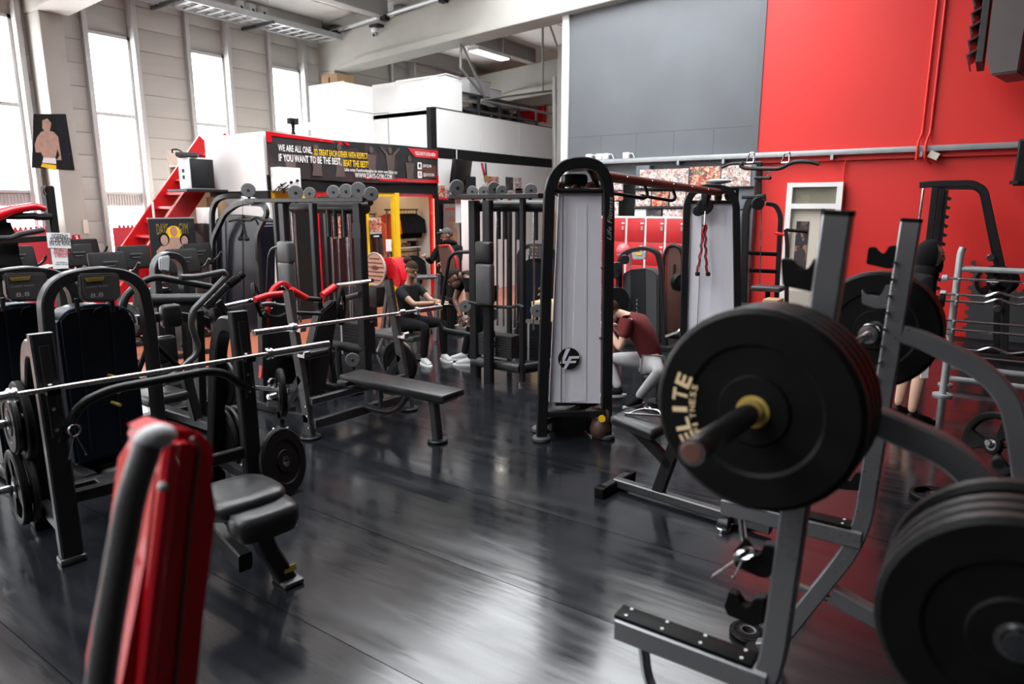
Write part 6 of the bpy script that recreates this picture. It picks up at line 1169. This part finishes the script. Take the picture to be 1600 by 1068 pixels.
g0 = P(1443, 292, y=ysm); obj('guide_rod', B().rod((g0.x, ysm, g0.z), (g0.x - .03, ysm, .05), .016, 10), M['chrome'], t); obj('floor_beam', B().slab((-.9, ysm - .06, 0), (.6, ysm + .06, .06), .01), M['blk'], t); obj('floor_beam', B().slab((-.9, ysm + .44, 0), (.6, ysm + .56, .06), .01), M['blk'], t)
for px_, py_ in ((1548, 402), (1558, 482)): obj('horn_stub', B().disc(P(px_, py_, y=ysm - .08), (0, 1, 0), .045, .1, 14, .008), M['gun'], t)
obj('plate_horn', B().rod(P(1553, 438, y=ysm + .05), P(1553, 440, y=ysm - .3), .024), M['chrome'], t)
plate(P(1553, 440, y=ysm - .15), (.1, 1, 0), .2, .04, 'black plate stored on the sloping frame by the red wall', None, 'grip'); plate(P(1567, 438, y=ysm - .04), (.1, 1, 0), .17, .04, 'smaller plate behind the stored plate on the sloping frame', None)
# dumbbell rack at the right edge
t = thing('dumbbell_rack', 'low dark dumbbell rack at the right edge of the floor', 'rack', (.75, 7.0, 0))
for z_ in (.35, .72):
    obj('tray', B().box((.95, 7.0, z_), (.9, .34, .03), MX.Rotation(R(14), 3, 'X'), .006), M['blk'], t)
for x_ in (.52, 1.38): obj('side_frame', B().flat([V((x_, 6.8, .02)), V((x_, 7.15, .85))], (1, 0, 0), .05, .06, 0), M['blk'], t)
k = 0
for z_ in (.41, .78):
    for i in range(4):
        c = V((.64 + i * .2, 7.0, z_ + .02)); d = thing('dumbbell', ('chrome dumbbell %s on the %s tray at the right edge' % (('nearest the frame centre', 'second along', 'third along', 'farthest right')[i], 'lower' if z_ < .5 else 'upper')), 'dumbbell', c - V((0, 0, .05)), 'dumbbells on the rack')
        obj('handle', B().rod(c - V((0, .08, .02)), c + V((0, .08, .02)), .014, 10), M['chrome'], d)
        for s in (-1, 1): obj('head', B().disc(c + V((0, s * .11, s * .026)), (0, 1, .25), .058, .08, 18, .01), M['galv'], d)
# seats behind the woman
t = thing('red_edged_seat', 'black seat back with red edging in front of the shop doorway', 'gym machine', (-6.6, 7.9, 0)); yq_ = 7.9
q = tr([(684, 386), (700, 384), (712, 405), (714, 432), (704, 440), (690, 430)], y=yq_); obj('backrest', B().prism(q, (0, .1, 0), .015), M['brown'], t); obj('red_edge', B().tube(tr([(686, 384), (702, 383), (713, 405), (716, 425)], y=yq_ - .02), .015, 8, .03), M['red'], t)
cx_ = P(700, 440, y=yq_).x; obj('post', B().flat([V((cx_, yq_ + .05, 1.0)), V((cx_, yq_ + .05, .03))], (0, 1, 0), .08, .1, 0), M['blk'], t); obj('base', B().slab((cx_ - .3, yq_ - .1, 0), (cx_ + .3, yq_ + .3, .05), .01), M['blk'], t); obj('seat_pad', B().box((cx_ - .1, yq_ - .05, .5), (.36, .36, .08), bev=.03), M['vinyl'], t)
t = thing('preacher_bench', 'grey framed bench with a high crossbar behind the seated woman', 'bench', (-7.0, 7.2, 0)); yq_ = 7.2
for px_ in (652, 684): a, c = P(px_, 428, y=yq_), P(px_ - 4, 470, y=yq_); obj('frame_post', B().flat([a, V((c.x, yq_, .03))], (0, 1, 0), .06, .07, 0), M['steel'], t)
obj('crossbar', B().rod(P(654, 433, y=yq_), P(684, 432, y=yq_), .035), M['steel'], t); obj('pad', B().box(P(666, 470, y=yq_ + .2), (.4, .3, .08), MX.Rotation(R(20), 3, 'X'), .03), M['vinyl'], t); obj('pad_stay', B().flat([P(666, 472, y=yq_ + .2), V((P(666, 470, y=yq_).x, yq_ + .2, .03))], (0, 1, 0), .06, .06, 0), M['steel'], t)

for i, (x_, lb) in enumerate(((-5.05, 'light wooden jump box behind the near pulley station'), (-4.75, 'second wooden jump box half hidden by the near cable tower'))):
    t = thing('plyo_box', lb, 'box', (x_, 8.0, 0), 'wooden jump boxes'); obj('crate', B().slab((x_ - .13, 7.9, 0), (x_ + .13, 8.3, .6), .006), M['wood'], t); obj('hand_slot', B().slab((x_ - .06, 7.895, .42), (x_ + .06, 7.9, .46)), M['brown'], t)
# ================================================================== PEOPLE
def skin_bm(nodes, edges, root=0, sub=2, into=None):
    """nodes: (co, rx, ry); edges: index pairs -> smooth tapered surface as bmesh"""
    me = bpy.data.meshes.new('sk'); me.from_pydata([tuple(n[0]) for n in nodes], edges, [])
    o = bpy.data.objects.new('sk', me); COL.objects.link(o)
    md = o.modifiers.new('s', 'SKIN'); md.use_smooth_shade = True
    for i, n in enumerate(nodes):
        sv = me.skin_vertices[0].data[i]; sv.radius = (n[1], n[2] if len(n) > 2 else n[1]); sv.use_root = (i == root)
    ss = o.modifiers.new('u', 'SUBSURF'); ss.levels = ss.render_levels = sub
    dg = bpy.context.evaluated_depsgraph_get(); dg.update(); m2 = bpy.data.meshes.new_from_object(o.evaluated_get(dg)); bpy.data.objects.remove(o)
    b = into or B(); b.bm.from_mesh(m2); bpy.data.meshes.remove(m2); return b
def hand(b, w, d, side, up, curl=.8, s=1.0):
    """palm and five bent fingers: w wrist, d pointing direction, side = thumb side, up = back of hand"""
    d, side, up = V(d).normalized(), V(side).normalized(), V(up).normalized(); n = [(w, .022 * s, .026 * s), (w + d * .045 * s, .02 * s, .036 * s), (w + d * .085 * s, .017 * s, .036 * s)]
    skin_bm(n, [(0, 1), (1, 2)], 0, 1, b)
    for k, (off, ln) in enumerate(((.027, .07), (.009, .08), (-.009, .074), (-.026, .058))):
        p0 = w + (d * .08 + side * off) * s; a1 = d * math.cos(curl * .5) - up * math.sin(curl * .5); a2 = d * math.cos(curl * 1.6) - up * math.sin(curl * 1.6); a3 = d * math.cos(curl * 2.6) - up * math.sin(curl * 2.6)
        b.tube([p0, p0 + a1 * ln * .45 * s, p0 + (a1 * .45 + a2 * .33) * ln * s, p0 + (a1 * .45 + a2 * .33 + a3 * .28) * ln * s], .0095 * s, 8, .006, 2, .007 * s)
    p0 = w + (d * .025 + side * .026) * s; b.tube([p0, p0 + (d * .5 + side * .8) * .035 * s, p0 + (d * .9 + side * .75 - up * .5) * .06 * s], .011 * s, 8, .008, 2, .008 * s)
def head(b, c, f, up, s=1.0):
    """head with jaw, nose, ears, lips and eye sockets; f = facing"""
    f, up = V(f).normalized(), V(up).normalized(); r = f.cross(up).normalized(); up = r.cross(f); rot = MX((r, f, up)).transposed()
    b.ball(c + up * .025 * s, (.074 * s, .093 * s, .092 * s), 20, 14, rot); b.ball(c + f * .022 * s - up * .045 * s, (.056 * s, .07 * s, .066 * s), 16, 12, rot)
    b.ball(c + f * .098 * s - up * .008 * s, (.012 * s, .018 * s, .022 * s), 10, 8, rot); b.ball(c + f * .086 * s - up * .055 * s, (.024 * s, .012 * s, .009 * s), 10, 6, rot)
    for q in (-1, 1):
        b.ball(c + r * q * .076 * s - f * .008 * s, (.01 * s, .022 * s, .032 * s), 10, 8, rot); b.ball(c + r * q * .03 * s + f * .079 * s + up * .028 * s, (.016 * s, .012 * s, .008 * s), 10, 6, rot)
    return rot
def eyes(c, f, up, parent, s=1.0):
    f, up = V(f).normalized(), V(up).normalized(); r = f.cross(up).normalized(); up = r.cross(f)
    for q in (-1, 1): obj('eye', B().ball(c + r * q * .03 * s + f * .087 * s + up * .02 * s, .009 * s, 8, 6), M['hair'], parent)
def shoe(p, f, m, sole, parent, L=.27, toe_dn=0):
    f = V(f).normalized(); r = f.cross(V((0, 0, 1))).normalized(); u = r.cross(f)
    n = [(p - f * .045 + u * .05, .042, .042), (p + f * .02 + u * .052, .045, .046), (p + f * .11 + u * .036, .042, .033), (p + f * .18 + u * .026, .03, .022)]
    s_ = obj('shoe', skin_bm(n, [(0, 1), (1, 2), (2, 3)], 0, 2), M[m], parent)
    pts = []
    for k in range(20):
        a = 2 * math.pi * k / 20; x = math.cos(a); pts.append(p + f * (.065 + .15 * x) + r * (.045 - .006 * x) * math.sin(a))
    obj('sole', B().prism(pts, u * .024, .004), M[sole], s_); return s_
LIMB = [(0, 1), (1, 2), (2, 3), (3, 4)]
def build(label, J, skin, top, bottom, R_=1.0, long_sleeve=False, shorts=False, hood=None, name='person', shoes=('shoe', 'white'), footdir=None, face=None, hup=None, hands=True, curl=.9):
    t = thing(name, label, 'person', (J['pel'].x, J['pel'].y, 0))
    k = R_; pel, ch, nk = J['pel'], J['chest'], J['neck']; mid = pel.lerp(ch, .5) if 'mid' not in J else J['mid']; hd = J['head']
    nodes = [(pel, .11 * k, .1 * k), (mid, .1 * k, .09 * k), (ch, .115 * k, .1 * k), (nk, .05 * k, .05 * k), (hd - (hd - nk) * .25, .048 * k, .048 * k)]; edges = [(0, 1), (1, 2), (2, 3), (3, 4)]
    cl = [(pel - (mid - pel).normalized() * (.07 if long_sleeve else .06), .15 * k, .132 * k), (mid, .136 * k, .126 * k), (ch, .148 * k, .13 * k), (ch.lerp(nk, .85), .088 * k, .085 * k)]; ce = [(0, 1), (1, 2), (2, 3)]
    pn = [(pel + (mid - pel) * .05, .118 * k, .11 * k)]; pe = []
    for s in 'lr':
        sh_, el, wr = J['sh' + s], J['el' + s], J['wr' + s]; i = len(nodes); nodes += [(sh_, .058 * k), (sh_.lerp(el, .5), .047 * k), (el, .04 * k), (el.lerp(wr, .4), .038 * k), (wr, .026 * k)]; edges += [(2, i), (i, i + 1), (i + 1, i + 2), (i + 2, i + 3), (i + 3, i + 4)]
        j = len(cl); e2 = sh_.lerp(el, .62); cl += [(sh_, .068 * k), (e2 if not long_sleeve else el, .056 * k)]; ce += [(2, j), (j, j + 1)]
        if long_sleeve: cl += [(el.lerp(wr, .9), .042 * k)]; ce += [(j + 1, j + 2)]
        hp_, kn, an = J['hip' + s], J['kn' + s], J['an' + s]; i = len(nodes); nodes += [(hp_, .092 * k), (hp_.lerp(kn, .5), .076 * k), (kn, .055 * k), (kn.lerp(an, .35), .055 * k), (an, .036 * k)]; edges += [(0, i), (i, i + 1), (i + 1, i + 2), (i + 2, i + 3), (i + 3, i + 4)]
        j = len(pn); pn += [(hp_, .102 * k), (hp_.lerp(kn, .5), .085 * k + (.02 if shorts else 0)), (kn, .064 * k + (.03 if shorts else 0))]; pe += [(0, j), (j, j + 1), (j + 1, j + 2)]
        if not shorts: pn += [(kn.lerp(an, .35), .062 * k), (an - (kn - an) * .04, .048 * k)]; pe += [(j + 2, j + 3), (j + 3, j + 4)]
    b = skin_bm(nodes, edges, 0, 2); fc = V(face); hu = V(hup) if hup else (hd - nk)
    head(b, hd, fc, hu, k)
    if hands:
        for s in 'lr':
            d = J.get('hd' + s) or (J['wr' + s] - J['el' + s]); d = V(d).normalized(); up = V((0, 0, 1)); up = (up - d * up.dot(d)); up = up.normalized() if up.length > .2 else V((1, 0, 0)); sd = d.cross(up) * (1 if s == 'r' else -1); hand(b, J['wr' + s], d, sd, up, curl, k)
    obj('body', b, M[skin], t, ang=1.3); eyes(hd, fc, hu, t, k)
    obj('top', skin_bm(cl, ce, 0, 2), M[top], t, ang=1.3); obj('shorts' if shorts else 'trousers', skin_bm(pn, pe, 0, 2), M[bottom], t, ang=1.3)
    for s in 'lr':
        fd = (footdir[s] if isinstance(footdir, dict) else footdir); a = J['an' + s]; shoe(V((a.x, a.y, max(.0, a.z - .085))), fd, shoes[0], shoes[1], t)
    return t
def cap_hair(t, c, f, up, m, s=1.0, name='hair', k=1.0, low=0.0):
    f, up = V(f).normalized(), V(up).normalized(); r = f.cross(up).normalized(); up = r.cross(f); rot = MX((r, f, up)).transposed(); b = B().ball(V((0, 0, 0)), 1, 20, 14)
    bmesh.ops.delete(b.bm, geom=[v for v in b.bm.verts if (v.co.z < .12 + low and v.co.y > -.05) or v.co.z < -.45], context='VERTS')
    for v in b.bm.verts: v.co = c + up * .026 * s - f * .006 * s + rot @ V((v.co.x * .083 * s * k, v.co.y * .1 * s * k, v.co.z * .1 * s * k))
    return obj(name, b, M[m], t, ang=1.3)
vec = lambda *a: V(a)
# --- seated woman, facing the near pulley station (+X)
J = dict(pel=vec(-5.93, 6.22, .45), chest=vec(-5.91, 6.22, .83), neck=vec(-5.89, 6.22, .97), head=vec(-5.84, 6.21, 1.125), shl=vec(-5.89, 6.38, .89), shr=vec(-5.91, 6.06, .87), ell=vec(-5.66, 6.36, .74), elr=vec(-5.68, 6.06, .73), wrl=vec(-5.42, 6.25, .765), wrr=vec(-5.43, 6.16, .755),
         hipl=vec(-5.9, 6.32, .46), hipr=vec(-5.9, 6.12, .46), knl=vec(-5.5, 6.38, .48), knr=vec(-5.52, 6.08, .47), anl=vec(-5.49, 6.38, .085), anr=vec(-5.55, 6.07, .085))
t = build('woman in black sportswear with a hair bun seated pulling a cable handle', J, 'skinbrown', 'cloth2', 'cloth', .95, face=(.9, -.25, -.22), hup=(.1, 0, 1), footdir=vec(.9, -.35, 0), curl=1.1)
hc = J['head']; cap_hair(t, hc, (.9, -.25, -.22), (.1, 0, 1), 'hairbr', .95); obj('hair_bun', B().ball(hc + vec(-.075, .01, .12), (.055, .055, .05)), M['hairbr'], t)
sp_h = thing('rowing_attachment', 'short metal cable handle held by the seated woman', 'cable attachment', (-5.33, 6.2, .72)); obj('grip', B().rod((-5.35, 6.1, .75), (-5.35, 6.31, .755), .013, 10), M['chrome'], sp_h); obj('yoke', B().tube([(-5.35, 6.11, .75), (-5.24, 6.2, .75), (-5.35, 6.3, .755)], .007, 8, .02), M['chrome'], sp_h); obj('cable', B().rod((-5.24, 6.2, .75), (-4.72, 6.02, .76), .004, 6), M['dark'], sp_h)
st = thing('rowing_bench', 'low grey padded seat under the seated woman', 'seat', (-6.1, 6.22, 0)); obj('pad', B().box((-6.08, 6.22, .29), (.75, .34, .08), bev=.03, seg=3), M['gvinyl'], st); obj('post', B().flat([vec(-6.1, 6.22, .02), vec(-6.1, 6.22, .26)], (0, 1, 0), .08, .1, 0), M['gun'], st); obj('rail', B().flat([vec(-6.4, 6.22, .04), vec(-5.7, 6.22, .04)], (0, 1, 0), .08, .06, 0), M['gun'], st); obj('rear_leg', B().rod((-6.35, 6.22, .26), (-6.5, 6.22, .02), .025), M['galv'], st)
# --- man bending over behind the pulley station
J = dict(pel=vec(-4.98, 6.6, .9), mid=vec(-5.0, 6.5, 1.05), chest=vec(-5.07, 6.4, 1.1), neck=vec(-5.17, 6.36, 1.09), head=vec(-5.25, 6.33, 1.05), shl=vec(-4.98, 6.26, 1.04), shr=vec(-5.24, 6.46, 1.03), ell=vec(-4.96, 6.22, .8), elr=vec(-5.3, 6.38, .78), wrl=vec(-4.98, 6.26, .62), wrr=vec(-5.16, 6.34, .59),
         hipl=vec(-4.92, 6.55, .88), hipr=vec(-5.1, 6.62, .88), knl=vec(-4.98, 6.46, .5), knr=vec(-5.18, 6.56, .48), anl=vec(-5.06, 6.36, .085), anr=vec(-5.26, 6.5, .1))
t = build('man in a black shirt bending down beside the pulley station', J, 'skindark', 'cloth', 'cloth', .98, face=(-.45, -.55, -.62), hup=(-.4, -.2, .55), footdir=vec(-.75, -.55, 0)); cap_hair(t, J['head'], (-.45, -.55, -.62), (-.4, -.2, .55), 'hair', .98)
# --- man in a cap by the shop doorway
J = dict(pel=vec(-7.1, 8.4, .86), chest=vec(-7.08, 8.4, 1.2), neck=vec(-7.08, 8.4, 1.33), head=vec(-7.1, 8.37, 1.445), shl=vec(-6.9, 8.45, 1.25), shr=vec(-7.26, 8.34, 1.24), ell=vec(-6.86, 8.36, 1.0), elr=vec(-7.33, 8.24, 1.02), wrl=vec(-7.0, 8.18, 1.02), wrr=vec(-7.26, 8.05, 1.12), hipl=vec(-7.0, 8.42, .82), hipr=vec(-7.2, 8.38, .82), knl=vec(-7.0, 8.38, .45), knr=vec(-7.2, 8.36, .45), anl=vec(-7.0, 8.42, .085), anr=vec(-7.2, 8.4, .085))
t = build('man in a dark cap and hooded top standing by the shop doorway', J, 'skinbrown', 'cloth', 'cloth', .95, True, face=(-.55, -.75, -.35), hup=(0, 0, 1), footdir=vec(-.3, -.95, 0), shoes=('rub', 'white')); hc = J['head']; cp_ = cap_hair(t, hc, (-.55, -.75, -.1), (0, 0, 1), 'greymat', .95, 'cap', 1.06, -.02)
f = vec(-.59, -.8, 0); r = vec(.8, -.59, 0); obj('cap_brim', B().prism([hc + f * .08 + r * .07 + vec(0, 0, .05), hc + f * .15 + r * .05 + vec(0, 0, .035), hc + f * .165 + vec(0, 0, .033), hc + f * .15 - r * .05 + vec(0, 0, .035), hc + f * .08 - r * .07 + vec(0, 0, .05)], (0, 0, .01), .003), M['greymat'], t); obj('cap_label', B().box(hc + f * .098 + vec(0, 0, .085), (.05, .02, .03), MX.Rotation(math.atan2(-.59, .8), 3, 'Z')), M['white'], t); obj('hood', B().torus(J['neck'] + vec(0, .02, .0), (0, .3, 1), .085, .04, 18, 8), M['cloth'], t)
# --- crouching man in a red shirt
J = dict(pel=vec(-2.6, 6.14, .42), mid=vec(-2.66, 6.11, .6), chest=vec(-2.78, 6.07, .76), neck=vec(-2.87, 6.03, .86), head=vec(-3.0, 5.99, .89), shl=vec(-2.78, 5.91, .8), shr=vec(-2.78, 6.23, .8), ell=vec(-2.82, 5.86, .55), elr=vec(-2.95, 6.25, .58), wrl=vec(-2.97, 5.9, .72), wrr=vec(-3.02, 6.1, .75), hipl=vec(-2.56, 6.05, .4), hipr=vec(-2.66, 6.2, .4), knl=vec(-2.42, 5.88, .38), knr=vec(-3.05, 6.05, .4), anl=vec(-2.63, 5.9, .1), anr=vec(-2.9, 6.02, .12))
t = build('man in a dark red shirt and grey trousers crouching with his head down', J, 'skinlight', 'redcloth', 'greycloth', .97, face=(-.75, -.3, -.6), hup=(-.55, -.1, .5), footdir={'l': vec(-.3, -.95, 0), 'r': vec(-.75, -.6, 0)}, shoes=('cloth', 'shoe')); cap_hair(t, J['head'], (-.75, -.3, -.6), (-.55, -.1, .5), 'hairbr', .97)
st = thing('low_stool', 'low black padded stool under the crouching man', 'stool', (-2.5, 6.1, 0)); obj('pad', B().box((-2.5, 6.14, .26), (.3, .3, .1), bev=.04, seg=3), M['vinyl'], st); obj('leg', B().rod((-2.5, 6.14, .02), (-2.5, 6.14, .22), .05), M['blk'], st); obj('base', B().disc((-2.5, 6.14, .012), (0, 0, 1), .13, .024, 20), M['blk'], st)
# --- hooded bearded man at the right
q = vec(-.48, 6.95, 0); fr = vec(.86, .5, 0); sd = vec(-.5, .86, 0)
def hp(f, s, z): return q + fr * f + sd * s + vec(0, 0, z)
J = dict(pel=hp(-.02, 0, .86), chest=hp(-.02, 0, 1.2), neck=hp(.0, 0, 1.35), head=hp(.06, 0, 1.47), shl=hp(-.03, .18, 1.27), shr=hp(-.03, -.18, 1.27), ell=hp(.0, .22, 1.0), elr=hp(-.02, -.22, 1.0), wrl=hp(.14, .18, .86), wrr=hp(.12, -.18, .84), hipl=hp(0, .1, .82), hipr=hp(0, -.1, .82), knl=hp(.02, .11, .46), knr=hp(.03, -.11, .46), anl=hp(-.02, .11, .085), anr=hp(.0, -.11, .085))
t = build('bearded man in a black hood and shorts standing behind the squat rack', J, 'skinlight', 'cloth', 'cloth', 1.0, True, True, face=fr - sd * .2 + vec(0, 0, -.08), hup=(0, 0, 1), footdir=fr, shoes=('rub', 'rub'))
hc = J['head']; rot = MX((fr.cross(vec(0, 0, 1)), fr, vec(0, 0, 1))).transposed(); b = B().ball(vec(0, 0, 0), 1, 22, 16)
bmesh.ops.delete(b.bm, geom=[v for v in b.bm.verts if v.co.y > .22 and v.co.z < .72], context='VERTS')
for v in b.bm.verts: v.co = hc + vec(0, 0, .01) - fr * .012 + rot @ V((v.co.x * .105, v.co.y * .125, v.co.z * .14))
obj('hood', b, M['cloth'], t, ang=1.3); obj('hood_collar', B().ball(hc - fr * .04 - vec(0, 0, .15), (.115, .115, .11), 18, 12), M['cloth'], t); b = B().ball(hc + fr * .055 - vec(0, 0, .078), (.055, .055, .07), 14, 10); obj('beard', b, M['hair'], t); obj('moustache', B().ball(hc + fr * .09 - vec(0, 0, .036), (.022, .03, .01), 10, 6, rot), M['hair'], t)
for s in (.1,): obj('white_stripe', B().prism([hp(-.03, -.225, .72), hp(.03, -.225, .72), hp(.04, -.222, .44), hp(-.02, -.222, .44)], -sd * .01), M['white'], t)
